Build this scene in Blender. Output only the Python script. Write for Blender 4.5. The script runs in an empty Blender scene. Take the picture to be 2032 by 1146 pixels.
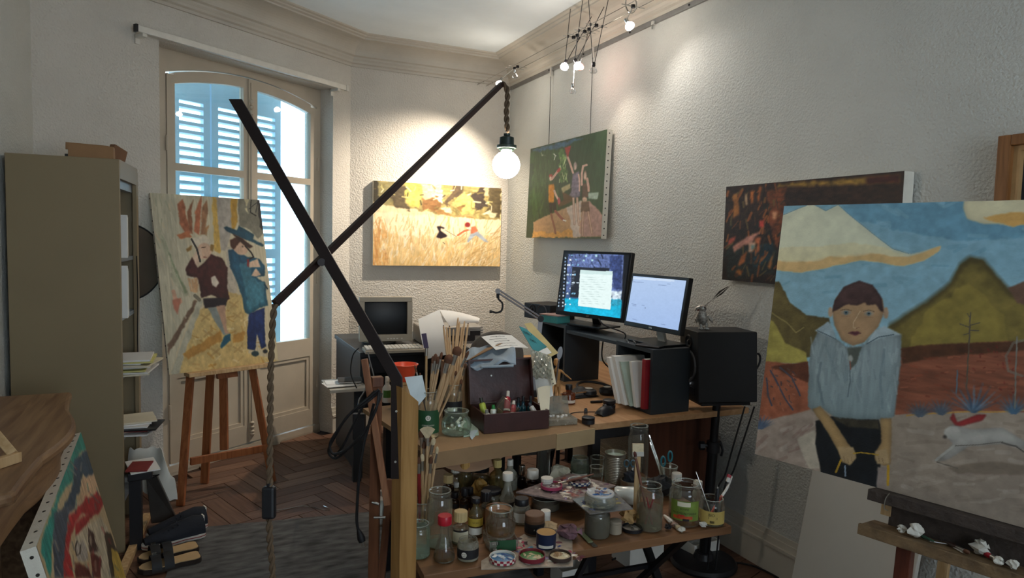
import bpy, math, random
import numpy as np
from mathutils import Vector, Matrix
random.seed(7); RNG = np.random.RandomState(11)
SC = bpy.context.scene; COL = SC.collection

# ---------------------------------------------------------------- camera
FPX, CXP, CYP, CAMH = 1345.0, 1016.0, 573.0, 1.5
def _axes(yaw, pitch, roll):
    y, p, r = map(math.radians, (yaw, pitch, roll))
    fw = Vector((math.sin(y)*math.cos(p), math.cos(y)*math.cos(p), -math.sin(p)))
    rt = Vector((math.cos(y), -math.sin(y), 0)); up = rt.cross(fw)
    return rt*math.cos(r)+up*math.sin(r), up*math.cos(r)-rt*math.sin(r), fw
RT, UP, FW = _axes(24.93, 3.97, 1.42)
CAM = Vector((0, 0, CAMH))
cd = bpy.data.cameras.new('camera'); cam = bpy.data.objects.new('camera', cd); COL.objects.link(cam)
cd.sensor_width = 36; cd.lens = FPX*36/2032; cd.clip_start = .05
mw = Matrix.Identity(4)
for i in range(3): mw[i][0], mw[i][1], mw[i][2], mw[i][3] = RT[i], UP[i], -FW[i], CAM[i]
cam.matrix_world = mw; SC.camera = cam

# ---------------------------------------------------------------- daylight, lamps of the room, exposure
SC.view_settings.view_transform = 'Standard'; SC.view_settings.look = 'None'
SC.view_settings.gamma = 1; SC.view_settings.use_curve_mapping = False
SC.view_settings.exposure = 1.0
SC.cycles.transparent_max_bounces = 32
wd = bpy.data.worlds.new('overcast_sky'); SC.world = wd; wd.use_nodes = True
bg = wd.node_tree.nodes['Background']; bg.inputs[0].default_value = (.74, .88, 1.0, 1); bg.inputs[1].default_value = 3.0
def area(name, loc, aim, sx, sy, power, color):
    l = bpy.data.lights.new(name, 'AREA'); l.shape = 'RECTANGLE'; l.size = sx; l.size_y = sy; l.energy = power; l.color = color
    o = bpy.data.objects.new(name, l); COL.objects.link(o); o.location = loc
    o.rotation_euler = (Vector(aim)-Vector(loc)).to_track_quat('-Z', 'Y').to_euler(); return o
def spot(name, loc, aim, power, color, ang=60, blend=.6, rad=.02):
    l = bpy.data.lights.new(name, 'SPOT'); l.energy = power; l.color = color; l.spot_size = math.radians(ang); l.spot_blend = blend; l.shadow_soft_size = rad
    o = bpy.data.objects.new(name, l); COL.objects.link(o); o.location = loc
    o.rotation_euler = (Vector(aim)-Vector(loc)).to_track_quat('-Z', 'Y').to_euler(); return o
# added cool fill light, set in an assumed, unseen window behind the photographer
area('rear_window_fill', (1.0, -2.35, 1.7), (1.0, 3, 1.5), 1.5, 1.9, 6, (.78, .9, 1.0))

# ---------------------------------------------------------------- pixel rays onto real planes
XR, YB, XL, YC, HC = 2.413, 5.323, -1.2, -2.3, 3.0
AZ = math.radians(55.7)
WD = Vector((math.sin(AZ), math.cos(AZ), 0)); WN = Vector((math.cos(AZ), -math.sin(AZ), 0)); WC = Vector((1.071, YB, 0))
def ray(px, py): return RT*((px-CXP)/FPX) - UP*((py-CYP)/FPX) + FW
def Pd(px, py, d): return CAM + ray(px, py)*d
def _ax(px, py, a, v):
    d = ray(px, py); return CAM + d*((v-CAM[a])/d[a])
def Px(px, py, x): return _ax(px, py, 0, x)
def Py(px, py, y): return _ax(px, py, 1, y)
def Pz(px, py, z): return _ax(px, py, 2, z)
def Ppl(px, py, o, n):
    d = ray(px, py); return CAM + d*((o-CAM).dot(n)/d.dot(n))
def W(s, off, z): return WC + WD*s - WN*off + Vector((0, 0, z))
def depth(P): return (Vector(P)-CAM).dot(FW)
def mpp(P): return depth(P)/FPX

# ---------------------------------------------------------------- materials
def lin(h):
    if not isinstance(h, str): return tuple(h)
    h = h.lstrip('#'); c = [int(h[i:i+2], 16)/255 for i in (0, 2, 4)]
    return tuple(x/12.92 if x <= .04045 else ((x+.055)/1.055)**2.4 for x in c)
MATS = {}
def mat(name, col, rough=.6, metal=0., var=.12, scale=14., bump=0., bscale=60., spec=.4, stretch=None, emit=0., coat=0., alpha=None, sub=0.):
    if name in MATS: return MATS[name]
    m = bpy.data.materials.new(name); m.use_nodes = True; MATS[name] = m
    nt = m.node_tree; N = nt.nodes; L = nt.links; bs = N['Principled BSDF']
    c = lin(col)
    bs.inputs['Roughness'].default_value = rough; bs.inputs['Metallic'].default_value = metal
    bs.inputs['Specular IOR Level'].default_value = spec
    if coat: bs.inputs['Coat Weight'].default_value = coat
    if sub:
        bs.inputs['Subsurface Weight'].default_value = sub; bs.inputs['Subsurface Radius'].default_value = (.02, .02, .02)
    tc = N.new('ShaderNodeTexCoord'); src = tc.outputs['Object']
    if stretch:
        mp = N.new('ShaderNodeMapping'); mp.inputs['Scale'].default_value = stretch; L.new(src, mp.inputs[0]); src = mp.outputs[0]
    nz = N.new('ShaderNodeTexNoise'); nz.inputs['Scale'].default_value = scale; nz.inputs['Detail'].default_value = 5; L.new(src, nz.inputs['Vector'])
    rp = N.new('ShaderNodeValToRGB'); L.new(nz.outputs['Fac'], rp.inputs[0])
    rp.color_ramp.elements[0].position = .3; rp.color_ramp.elements[1].position = .7
    rp.color_ramp.elements[0].color = tuple(x*(1-var) for x in c)+(1,); rp.color_ramp.elements[1].color = tuple(min(1, x*(1+var)) for x in c)+(1,)
    L.new(rp.outputs[0], bs.inputs['Base Color'])
    if bump:
        n2 = N.new('ShaderNodeTexNoise'); n2.inputs['Scale'].default_value = bscale; n2.inputs['Detail'].default_value = 4; L.new(src, n2.inputs['Vector'])
        bp = N.new('ShaderNodeBump'); bp.inputs['Strength'].default_value = bump; bp.inputs['Distance'].default_value = .02
        L.new(n2.outputs['Fac'], bp.inputs['Height']); L.new(bp.outputs[0], bs.inputs['Normal'])
    if emit:
        bs.inputs['Emission Color'].default_value = c+(1,); bs.inputs['Emission Strength'].default_value = emit
    return m
def wood(name, c1, c2, rough=.55, axis='z', scale=9., spec=.3):
    if name in MATS: return MATS[name]
    m = mat(name, c1, rough, 0, .1, spec=spec); nt = m.node_tree; N = nt.nodes; L = nt.links; bs = N['Principled BSDF']
    tc = N.new('ShaderNodeTexCoord'); mp = N.new('ShaderNodeMapping'); L.new(tc.outputs['Object'], mp.inputs[0])
    s = [6., 6., 6.]; s['xyz'.index(axis)] = .45; mp.inputs['Scale'].default_value = s
    nz = N.new('ShaderNodeTexNoise'); nz.inputs['Scale'].default_value = scale; nz.inputs['Detail'].default_value = 6; nz.inputs['Distortion'].default_value = .6
    L.new(mp.outputs[0], nz.inputs['Vector'])
    rp = N.new('ShaderNodeValToRGB'); L.new(nz.outputs['Fac'], rp.inputs[0]); e = rp.color_ramp.elements
    e[0].position = .33; e[1].position = .66; e[0].color = lin(c2)+(1,); e[1].color = lin(c1)+(1,)
    L.new(rp.outputs[0], bs.inputs['Base Color'])
    bp = N.new('ShaderNodeBump'); bp.inputs['Strength'].default_value = .12; bp.inputs['Distance'].default_value = .004
    L.new(nz.outputs['Fac'], bp.inputs['Height']); L.new(bp.outputs[0], bs.inputs['Normal'])
    return m
def plaster(name, col, bump=.35, scale=75., lo=None):
    """rough rolled plaster: granular relief at two sizes"""
    m = mat(name, col, .85, 0, .05, 3., spec=.15); nt = m.node_tree; N = nt.nodes; L = nt.links; bs = N['Principled BSDF']
    tc = N.new('ShaderNodeTexCoord')
    n1 = N.new('ShaderNodeTexNoise'); n1.inputs['Scale'].default_value = scale; n1.inputs['Detail'].default_value = 3; n1.inputs['Distortion'].default_value = .5
    v = N.new('ShaderNodeTexVoronoi'); v.inputs['Scale'].default_value = scale*.8; v.feature = 'SMOOTH_F1'
    ad = N.new('ShaderNodeMath'); ad.operation = 'ADD'
    for n in (n1, v): L.new(tc.outputs['Object'], n.inputs['Vector'])
    L.new(n1.outputs['Fac'], ad.inputs[0]); L.new(v.outputs['Distance'], ad.inputs[1])
    bp = N.new('ShaderNodeBump'); bp.inputs['Strength'].default_value = bump; bp.inputs['Distance'].default_value = .012
    L.new(ad.outputs[0], bp.inputs['Height']); L.new(bp.outputs[0], bs.inputs['Normal'])
    return m
def glass(name, tint='#eef4f0', dirt=.05, dirtcol='#b9b3a2', rough=.03, refl=.25):
    """thin clear glass: see-through, mirror-like at grazing angles, a film of dust"""
    if name in MATS: return MATS[name]
    m = bpy.data.materials.new(name); m.use_nodes = True; MATS[name] = m; nt = m.node_tree; N = nt.nodes; L = nt.links
    N.remove(N['Principled BSDF']); out = N['Material Output']
    tr = N.new('ShaderNodeBsdfTransparent'); tr.inputs[0].default_value = lin(tint)+(1,)
    gl = N.new('ShaderNodeBsdfGlossy'); gl.inputs['Roughness'].default_value = rough
    df = N.new('ShaderNodeBsdfDiffuse'); df.inputs[0].default_value = lin(dirtcol)+(1,)
    lw = N.new('ShaderNodeLayerWeight'); lw.inputs['Blend'].default_value = refl
    mr = N.new('ShaderNodeMapRange'); mr.inputs['To Min'].default_value = .05; mr.inputs['To Max'].default_value = .6; L.new(lw.outputs['Fresnel'], mr.inputs[0])
    m1 = N.new('ShaderNodeMixShader'); L.new(mr.outputs[0], m1.inputs[0]); L.new(tr.outputs[0], m1.inputs[1]); L.new(gl.outputs[0], m1.inputs[2])
    nz = N.new('ShaderNodeTexNoise'); nz.inputs['Scale'].default_value = 25; tc = N.new('ShaderNodeTexCoord'); L.new(tc.outputs['Object'], nz.inputs['Vector'])
    mu = N.new('ShaderNodeMath'); mu.operation = 'MULTIPLY'; mu.inputs[1].default_value = dirt*2; L.new(nz.outputs['Fac'], mu.inputs[0])
    m2 = N.new('ShaderNodeMixShader'); L.new(mu.outputs[0], m2.inputs[0]); L.new(m1.outputs[0], m2.inputs[1]); L.new(df.outputs[0], m2.inputs[2])
    L.new(m2.outputs[0], out.inputs[0]); return m
def emission(name, col, strength):
    if name in MATS: return MATS[name]
    m = bpy.data.materials.new(name); m.use_nodes = True; MATS[name] = m; N = m.node_tree.nodes; N.remove(N['Principled BSDF'])
    e = N.new('ShaderNodeEmission'); e.inputs[0].default_value = lin(col)+(1,); e.inputs[1].default_value = strength
    m.node_tree.links.new(e.outputs[0], N['Material Output'].inputs[0]); return m
def attrmat(name, emit=0., rough=.45, bump=.25, bs_=180., spec=.4):
    if name in MATS: return MATS[name]
    m = bpy.data.materials.new(name); m.use_nodes = True; MATS[name] = m; nt = m.node_tree; N = nt.nodes; L = nt.links; b = N['Principled BSDF']
    a = N.new('ShaderNodeAttribute'); a.attribute_name = 'pigment'
    b.inputs['Roughness'].default_value = rough; b.inputs['Specular IOR Level'].default_value = spec
    if emit:
        b.inputs['Base Color'].default_value = (.01, .01, .012, 1); L.new(a.outputs['Color'], b.inputs['Emission Color']); b.inputs['Emission Strength'].default_value = emit
    else:
        L.new(a.outputs['Color'], b.inputs['Base Color'])
        tc = N.new('ShaderNodeTexCoord'); nz = N.new('ShaderNodeTexNoise'); nz.inputs['Scale'].default_value = bs_; nz.inputs['Detail'].default_value = 3
        L.new(tc.outputs['Object'], nz.inputs['Vector']); bp = N.new('ShaderNodeBump'); bp.inputs['Strength'].default_value = bump; bp.inputs['Distance'].default_value = .003
        L.new(nz.outputs['Fac'], bp.inputs['Height']); L.new(bp.outputs[0], b.inputs['Normal'])
    return m

# ---------------------------------------------------------------- objects
def tag(o, label=None, cat=None, group=None, kind=None):
    if label: o['label'] = label
    if cat: o['category'] = cat
    if group: o['group'] = group
    if kind: o['kind'] = kind
    return o
def thing(name, label, cat, loc=(0, 0, 0), rotz=0., group=None):
    o = bpy.data.objects.new(name, None); COL.objects.link(o); o.empty_display_size = .05
    o.location = loc; o.rotation_euler = (0, 0, rotz); return tag(o, label, cat, group)
def copy_tree(o, parent=None, loc=None, rotz=None, label=None):
    c = o.copy(); COL.objects.link(c); c.parent = parent
    if loc is not None: c.location = loc
    if rotz is not None: c.rotation_euler = (0, 0, rotz)
    if label: c['label'] = label
    for ch in list(o.children): copy_tree(ch, c)
    return c
def V(*a): return Vector(a)
class B:
    """collects simple solids, builds ONE mesh object"""
    def __init__(s): s.v = []; s.f = []
    def add(s, vs, fs):
        n = len(s.v); s.v += [Vector(v) for v in vs]; s.f += [tuple(i+n for i in f) for f in fs]; return s
    def box(s, x0, x1, y0, y1, z0, z1):
        return s.ob(V((x0+x1)/2, (y0+y1)/2, (z0+z1)/2), V((x1-x0)/2, 0, 0), V(0, (y1-y0)/2, 0), V(0, 0, (z1-z0)/2))
    def ob(s, c, a, b, d):
        c, a, b, d = map(Vector, (c, a, b, d))
        vs = [c+a*i+b*j+d*k for k in (-1, 1) for j in (-1, 1) for i in (-1, 1)]
        fs = [(0, 2, 3, 1), (4, 5, 7, 6), (0, 1, 5, 4), (2, 6, 7, 3), (0, 4, 6, 2), (1, 3, 7, 5)]
        if a.cross(b).dot(d) < 0: fs = [f[::-1] for f in fs]
        return s.add(vs, fs)
    def bar(s, p, q, w, t, side=(0, 0, 1)):
        """bar p->q, width w measured along 'side', thickness t across it"""
        p, q = Vector(p), Vector(q); d = (q-p); u = d.normalized(); sd = Vector(side); sd = (sd-u*sd.dot(u))
        if sd.length < 1e-5: sd = u.orthogonal()
        sd.normalize(); n = u.cross(sd); return s.ob((p+q)/2, d/2, sd*w/2, n*t/2)
    def cone(s, p, q, r0, r1=None, n=12, caps=True):
        p, q = Vector(p), Vector(q); r1 = r0 if r1 is None else r1; u = (q-p).normalized(); a = u.orthogonal().normalized(); b = u.cross(a)
        vs = []
        for c, r in ((p, r0), (q, r1)):
            for i in range(n):
                t = 2*math.pi*i/n; vs.append(c+(a*math.cos(t)+b*math.sin(t))*r)
        fs = [(i, (i+1) % n, n+(i+1) % n, n+i) for i in range(n)]
        if caps: fs += [tuple(range(n))[::-1], tuple(range(n, 2*n))]
        return s.add(vs, fs)
    def lathe(s, prof, n=24, base=(0, 0, 0), ax=(0, 0, 1), close=False, flute=0, fl=0.):
        base = Vector(base); u = Vector(ax).normalized()
        if abs(u.z) > .999: a, b = V(1, 0, 0), V(0, 1, 0) if u.z > 0 else V(0, -1, 0)
        else: a = u.orthogonal().normalized(); b = u.cross(a)
        vs = []
        for r, z in prof:
            for i in range(n):
                t = 2*math.pi*i/n; rr = r*(1+fl*(1 if i % 2 else -1)) if flute else r
                vs.append(base+u*z+(a*math.cos(t)+b*math.sin(t))*max(rr, 1e-5))
        fs = []
        for k in range(len(prof)-1):
            for i in range(n): j = (i+1) % n; fs.append((k*n+i, k*n+j, (k+1)*n+j, (k+1)*n+i))
        if close: fs += [tuple(range(n))[::-1], tuple(range((len(prof)-1)*n, len(prof)*n))]
        return s.add(vs, fs)
    def tube(s, pts, r, n=8, closed=False):
        pts = [Vector(p) for p in pts]; m = len(pts); vs = []; prev = None
        for i, p in enumerate(pts):
            if closed: d = pts[(i+1) % m]-pts[i-1]
            else: d = pts[min(i+1, m-1)]-pts[max(i-1, 0)]
            d.normalize()
            if prev is None: a = d.orthogonal().normalized()
            else: a = (prev-d*prev.dot(d)).normalized()
            prev = a; b = d.cross(a); rr = r[i] if isinstance(r, (list, tuple)) else r
            for k in range(n):
                t = 2*math.pi*k/n; vs.append(p+(a*math.cos(t)+b*math.sin(t))*rr)
        fs = []
        for i in range(m if closed else m-1):
            j = (i+1) % m
            for k in range(n): l = (k+1) % n; fs.append((i*n+k, i*n+l, j*n+l, j*n+k))
        if not closed: fs += [tuple(range(n))[::-1], tuple(range((m-1)*n, m*n))]
        return s.add(vs, fs)
    def prism(s, poly, o, a, b, d):
        """polygon (i,j) in the plane o+a*i+b*j, extruded by vector d"""
        o, a, b, d = map(Vector, (o, a, b, d)); n = len(poly); ar = sum(poly[i][0]*poly[(i+1) % n][1]-poly[(i+1) % n][0]*poly[i][1] for i in range(n))
        if (a.cross(b).dot(d) > 0) != (ar > 0): poly = poly[::-1]
        vs = [o+a*p[0]+b*p[1] for p in poly]; vs += [v+d for v in vs]
        fs = [tuple(range(n))[::-1], tuple(range(n, 2*n))]+[(i, (i+1) % n, n+(i+1) % n, n+i) for i in range(n)]
        return s.add(vs, fs)
    def grid(s, fn, nu, nv):
        vs = [fn(i/nu, j/nv) for j in range(nv+1) for i in range(nu+1)]
        fs = [(j*(nu+1)+i, j*(nu+1)+i+1, (j+1)*(nu+1)+i+1, (j+1)*(nu+1)+i) for j in range(nv) for i in range(nu)]
        return s.add(vs, fs)
    def sheet(s, fn, nu, nv, t=.0015):
        """a sheet with thickness: top fn, bottom offset in -z"""
        top = [Vector(fn(i/nu, j/nv)) for j in range(nv+1) for i in range(nu+1)]; n = len(top)
        fs = [(j*(nu+1)+i, j*(nu+1)+i+1, (j+1)*(nu+1)+i+1, (j+1)*(nu+1)+i) for j in range(nv) for i in range(nu)]
        e1 = top[1]-top[0]; e2 = top[nu+1]-top[0]; nn = e1.cross(e2).normalized()
        f2 = [tuple(i+n for i in f[::-1]) for f in fs]
        rim = [i for i in range(nu+1)]+[(j*(nu+1)+nu) for j in range(1, nv+1)]+[nv*(nu+1)+i for i in range(nu-1, -1, -1)]+[j*(nu+1) for j in range(nv-1, 0, -1)]
        f3 = [(rim[(k+1) % len(rim)], rim[k], rim[k]+n, rim[(k+1) % len(rim)]+n) for k in range(len(rim))]
        return s.add(top+[v-nn*t for v in top], fs+f2+f3)
    def xf(s, M):
        s.v = [M @ v for v in s.v]; return s
    def build(s, name, m, parent=None, world=True, smooth=False, bev=0., kind=None):
        vs = s.v
        if parent is not None and world:
            p = parent; L = []
            while p is not None: L.append(p); p = p.parent
            for q in L[::-1]:
                R = Matrix.Rotation(-q.rotation_euler.z, 3, 'Z'); lo = q.location; vs = [R @ (v-lo) for v in vs]
        me = bpy.data.meshes.new(name); me.from_pydata([tuple(v) for v in vs], [], s.f)
        if m is not None: me.materials.append(m)
        if smooth:
            me.polygons.foreach_set('use_smooth', [True]*len(me.polygons))
            try: me.set_sharp_from_angle(angle=math.radians(40))
            except Exception: pass
        me.update(); o = bpy.data.objects.new(name, me); COL.objects.link(o); o.parent = parent
        if bev:
            bm_ = o.modifiers.new('bevel', 'BEVEL'); bm_.width = bev; bm_.segments = 2; bm_.limit_method = 'ANGLE'
        if kind: o['kind'] = kind
        return o
def struct(b, name, m, label, parent=None, **k):
    o = b.build(name, m, parent, **k); o['kind'] = 'structure'
    if label: o['label'] = label; o['category'] = name.split('_')[0]
    return o
def text_geo(s, size):
    """flat lettering as verts/faces in the x,y plane, centred on x"""
    cu = bpy.data.curves.new('lettering', 'FONT'); cu.body = s; cu.size = size; cu.align_x = 'CENTER'; cu.align_y = 'CENTER'; cu.resolution_u = 2
    o = bpy.data.objects.new('lettering', cu); COL.objects.link(o); dg = bpy.context.evaluated_depsgraph_get()
    me = o.evaluated_get(dg).to_mesh(); vs = [v.co.copy() for v in me.vertices]; fs = [tuple(p.vertices) for p in me.polygons]
    o.evaluated_get(dg).to_mesh_clear(); bpy.data.objects.remove(o); bpy.data.curves.remove(cu); return vs, fs
def text_flat(s, size, o, a, b):
    vs, fs = text_geo(s, size); o, a, b = Vector(o), Vector(a).normalized(), Vector(b).normalized()
    return B().add([o+a*v.x+b*v.y for v in vs], fs)
def text_round(s, size, c, r, z, ang):
    """lettering wrapped round a vertical cylinder about c, radius r, height z, centred on direction ang"""
    vs, fs = text_geo(s, size)
    return B().add([V(c[0]+r*math.cos(ang+v.x/r), c[1]+r*math.sin(ang+v.x/r), z+v.y) for v in vs], fs)
# ================================================================ THE ROOM
m_wall = plaster('rough_white_plaster', '#c4c4be', .42, 120.)
m_wallb = plaster('rough_cream_plaster', '#c8c2b8', .45, 110.)
m_ceil = plaster('ceiling_paint', '#dfe6e9', .04, 30.)
m_trim = mat('old_gloss_paint', '#c9c2b4', .5, 0, .06, 5., .05, 30.)
m_cove = mat('cornice_paint', '#b7b0a4', .6, 0, .07, 4., .06, 40.)
m_door = mat('door_cream_paint', '#b7aa97', .45, 0, .06, 6., .05, 25.)
m_floorbase = wood('floor_joint_brown', '#3a2a22', '#2c1f19', .7, 'y')
fl = struct(B().box(XL-.1, XR+.1, YC-.1, YB+.6, -.08, -.012), 'floor', m_floorbase, 'worn brown herringbone parquet floor')
mp = [wood('parquet_a', '#6f5242', '#563d30', .55, 'x'), wood('parquet_b', '#7b5c4a', '#5f4435', .5, 'x'), wood('parquet_c', '#63473a', '#4b3529', .6, 'x')]
# herringbone: alternate planks at +-45 degrees, only where floor shows; the rest is one stuff-part
pl, pw = .42, .105; proto = {}; rest = B()
for i in range(-60, 60):
    for j in range(-30, 30):
        for k in (0, 1):
            cx_ = i*pw + (pl/2 if k == 0 else -pw/2) + j*pl; cy_ = i*pw + (pw/2 if k == 0 else pl/2) - j*pl
            a = math.radians(20); x = cx_*math.cos(a)-cy_*math.sin(a); y = cx_*math.sin(a)+cy_*math.cos(a)+3.2
            if not (XL-.1 < x < XR+.05 and YC < y < YB+.35) or y > 4.25+(x+.735)*.683: continue
            vis = -.35 < x < 1.35 and 3.35 < y
            hx, hy = pl/2-.0022, pw/2-.0022; ang = a + (0 if k == 0 else math.pi/2)
            if vis:
                mi = random.randrange(3)
                if mi not in proto: o = proto[mi] = B().box(-hx, hx, -hy, hy, -.012, 0).build('plank', mp[mi], fl, world=False)
                else: o = proto[mi].copy(); COL.objects.link(o); o.parent = fl
                o.location = (x, y, random.uniform(-.0008, 0)); o.rotation_euler = (0, 0, ang)
            else:
                c, s_ = math.cos(ang), math.sin(ang)
                rest.ob(V(x, y, -.006), V(c, s_, 0)*hx, V(-s_, c, 0)*hy, V(0, 0, .006))
o = rest.build('plank_field', mp[0], fl, world=False, kind='stuff')
# walls
TH = .3
struct(B().box(XR, XR+TH, YC-TH, YB+TH, 0, HC), 'wall_right', m_wall, 'long white rough plaster wall on the right')
struct(B().box(1.071-.02, XR, YB, YB+TH, 0, HC), 'wall_back', m_wallb, 'cream rough plaster wall behind the desks')
def wbox(b, s0, s1, o0, o1, z0, z1):
    return b.ob(W((s0+s1)/2, (o0+o1)/2, (z0+z1)/2), WD*(s1-s0)/2, -WN*(o1-o0)/2, V(0, 0, (z1-z0)/2))
b = B(); wbox(b, -2.35, -1.53, 0, TH, 0, HC); wbox(b, -.18, .0, 0, TH, 0, HC); wbox(b, -1.53, -.18, 0, TH, 2.6, HC)
struct(b, 'wall_window', m_wallb, 'angled plaster wall around the tall French window')
WL = W(-2.187, 0, 0)
b = B(); d = (V(XL, YC, 0)-WL); n = V(-d.y, d.x, 0).normalized(); n = n if n.x < 0 else -n
b.ob((WL+V(XL, YC, 0))/2+n*TH/2+V(0, 0, HC/2), d/2*1.02, n*TH/2, V(0, 0, HC/2))
struct(b, 'wall_left', m_wall, 'plain pale plaster wall at the left behind the metal cabinet')
# wall behind the photographer ; its window opening is assumed, added to let cool light in
b = B(); b.box(XL-.1, .2, YC-TH, YC, 0, HC); b.box(1.8, XR, YC-TH, YC, 0, HC); b.box(.2, 1.8, YC-TH, YC, 0, .7); b.box(.2, 1.8, YC-TH, YC, 2.7, HC)
struct(b, 'wall_front', m_wall, 'plaster wall behind the photographer with an added, unseen window opening')
struct(B().box(XL-.3, XR+.3, YC-.3, YB+.6, HC, HC+.1), 'ceiling', m_ceil, 'smooth white ceiling above the studio')
# cornice: one moulded profile swept along every wall, mitred at the corners
path = [V(XR, YC, 0), V(XR, YB, 0), V(1.071, YB, 0), WL.copy(), V(XL, YC, 0)]
prof = [(0, 2.805), (.012, 2.805), (.014, 2.822), (.028, 2.83), (.03, 2.845), (.04, 2.858), (.042, 2.87), (.06, 2.878), (.062, 2.889)]
for t in range(0, 9): a = math.pi/2*t/8; prof.append((.062+.125*(1-math.cos(a)), 2.889+.076*math.sin(a)))
prof += [(.2, 2.965), (.202, 2.975), (.222, 2.98), (.224, 2.988), (.246, 2.992), (.25, 3.0)]
def inset(k, o):
    def nrm(p, q): d = (q-p).normalized(); return V(-d.y, d.x, 0)
    p = path[k]
    if k == 0: return p+nrm(path[0], path[1])*o
    if k == len(path)-1: return p+nrm(path[-2], path[-1])*o
    n1, n2 = nrm(path[k-1], p), nrm(p, path[k+1]); m_ = (n1+n2).normalized(); return p+m_*(o/m_.dot(n1))
for k, nm in enumerate(('right', 'back', 'window', 'left')):
    b = B(); np_ = len(prof)
    vs = [inset(k, o)+V(0, 0, z) for o, z in prof]+[inset(k+1, o)+V(0, 0, z) for o, z in prof]
    b.add(vs, [(i, i+1, np_+i+1, np_+i) for i in range(np_-1)])
    struct(b, 'trim_%d' % (k+1), m_cove, 'moulded plaster cornice along the top of the %s wall' % nm, smooth=False)
# skirting boards
def skirting(name, p, q, label):
    d = (q-p); u = d.normalized(); n = V(-u.y, u.x, 0); b = B()
    for o, z0, z1 in ((.016, 0, .125), (.022, .125, .14), (.012, .14, .17), (.007, .17, .195)): b.ob((p+q)/2+n*o/2+V(0, 0, (z0+z1)/2), d/2, n*o/2, V(0, 0, (z1-z0)/2))
    struct(b, name, m_trim, label)
skirting('baseboard_right', V(XR, YC, 0), V(XR, YB, 0), 'painted skirting board along the right wall')
skirting('baseboard_back', V(XR, YB, 0), V(1.071, YB, 0), 'painted skirting board along the back wall')
skirting('baseboard_window', W(0, 0, 0), W(-.18, 0, 0), 'short skirting beside the French window')
skirting('baseboard_left', W(-1.53, 0, 0), WL, 'skirting board left of the French window behind the cabinet')

# ---------------------------------------------------------------- French window
dr = thing('door_1', 'cream French window with two arched glazed leaves and lower panels', 'door', W(-.855, .14, 0)); dr['kind'] = 'structure'
SM = -.815
def zo(s): return 2.552-.092*((s-SM)/.595)**2
def zi(s): return 2.482-.078*((s-SM)/.545)**2
def wpoly(b, poly, o0, o1): b.prism(poly, W(0, o0, 0), WD, V(0, 0, 1), -WN*(o1-o0)); return b
b = B()
wbox(b, -1.53, -1.411, .13, .2, 0, 2.6); wbox(b, -.217, -.18, .13, .2, 0, 2.6); wbox(b, -1.53, -.18, .12, .2, 0, .055)
S = [-1.411+(1.411-.217)*i/20 for i in range(21)]
for i in range(20): wpoly(b, [(S[i], zo(S[i])+.006), (S[i+1], zo(S[i+1])+.006), (S[i+1], 2.6), (S[i], 2.6)], .13, .2)
b.build('door_frame', m_door, dr)
m_pane = glass('window_pane', '#e9f6fb', .02, '#dfeaf0', .02, .2)
for nm, s0, s1, p0, p1 in (('leaf', -1.408, -.822, -1.357, -.868), ('leaf', -.812, -.22, -.757, -.285)):
    b = B(); n = 12
    o0, o1 = .122, .165
    wbox(b, s0, p0, o0, o1, .065, min(zo(s0), zo(p0))-.004); wbox(b, p1, s1, o0, o1, .065, min(zo(s1), zo(p1))-.004)
    wbox(b, p0, p1, o0, o1, 1.885, 1.93); wbox(b, p0, p1, o0, o1, .60, .735); wbox(b, p0, p1, o0, o1, .065, .19)
    for i in range(n):
        a, c = p0+(p1-p0)*i/n, p0+(p1-p0)*(i+1)/n
        wpoly(b, [(a, zi(a)), (c, zi(c)), (c, zo(c)-.004), (a, zo(a)-.004)], o0, o1)
    lf = b.build(nm, m_door, dr)
    # lower panel with a raised field
    b = B(); wbox(b, p0, p1, .14, .155, .19, .60); b.build('panel', m_door, lf)
    b = B()
    for (a, c, z0, z1) in ((p0, p1, .575, .60), (p0, p1, .19, .215), (p0, p0+.025, .215, .575), (p1-.025, p1, .215, .575)): wbox(b, a, c, .128, .141, z0, z1)
    b.build('panel_moulding', m_door, lf)
    b = B(); wbox(b, p0-.003, p1+.003, .146, .15, .735, 1.885); b.build('pane', m_pane, lf)
    b = B()
    S2 = [p0+(p1-p0)*i/n for i in range(n+1)]
    wpoly(b, [(p0, 1.93), (p1, 1.93)]+[(s, zi(s)) for s in S2[::-1]], .146, .15); b.build('pane', m_pane, lf)
    b = B(); sx = s0-.008 if s0 < -1 else s1-.0
    for z in (.35, 1.15, 2.0): b.cone(W(sx+.004, .118, z), W(sx+.004, .118, z+.09), .008)
    b.build('hinges', m_door, lf, smooth=True)
b = B(); b.cone(W(SM, .112, .1), W(SM, .112, 2.52), .0075); wbox(b, SM-.02, SM+.025, .112, .125, .07, zo(SM)-.01)
for z in (.12, .14, .17, .2, 1.0, 1.05, 1.1, 2.3, 2.33, 2.36, 2.4): b.lathe([(.006, -.015), (.015, -.006), (.016, .006), (.006, .015)], 12, W(SM, .11, z))
b.build('bolt_rod', m_door, dr, smooth=True)
b = B(); wbox(b, -1.53, -.18, .12, .3, -.01, .012); b.build('threshold', m_door, dr)

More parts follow.
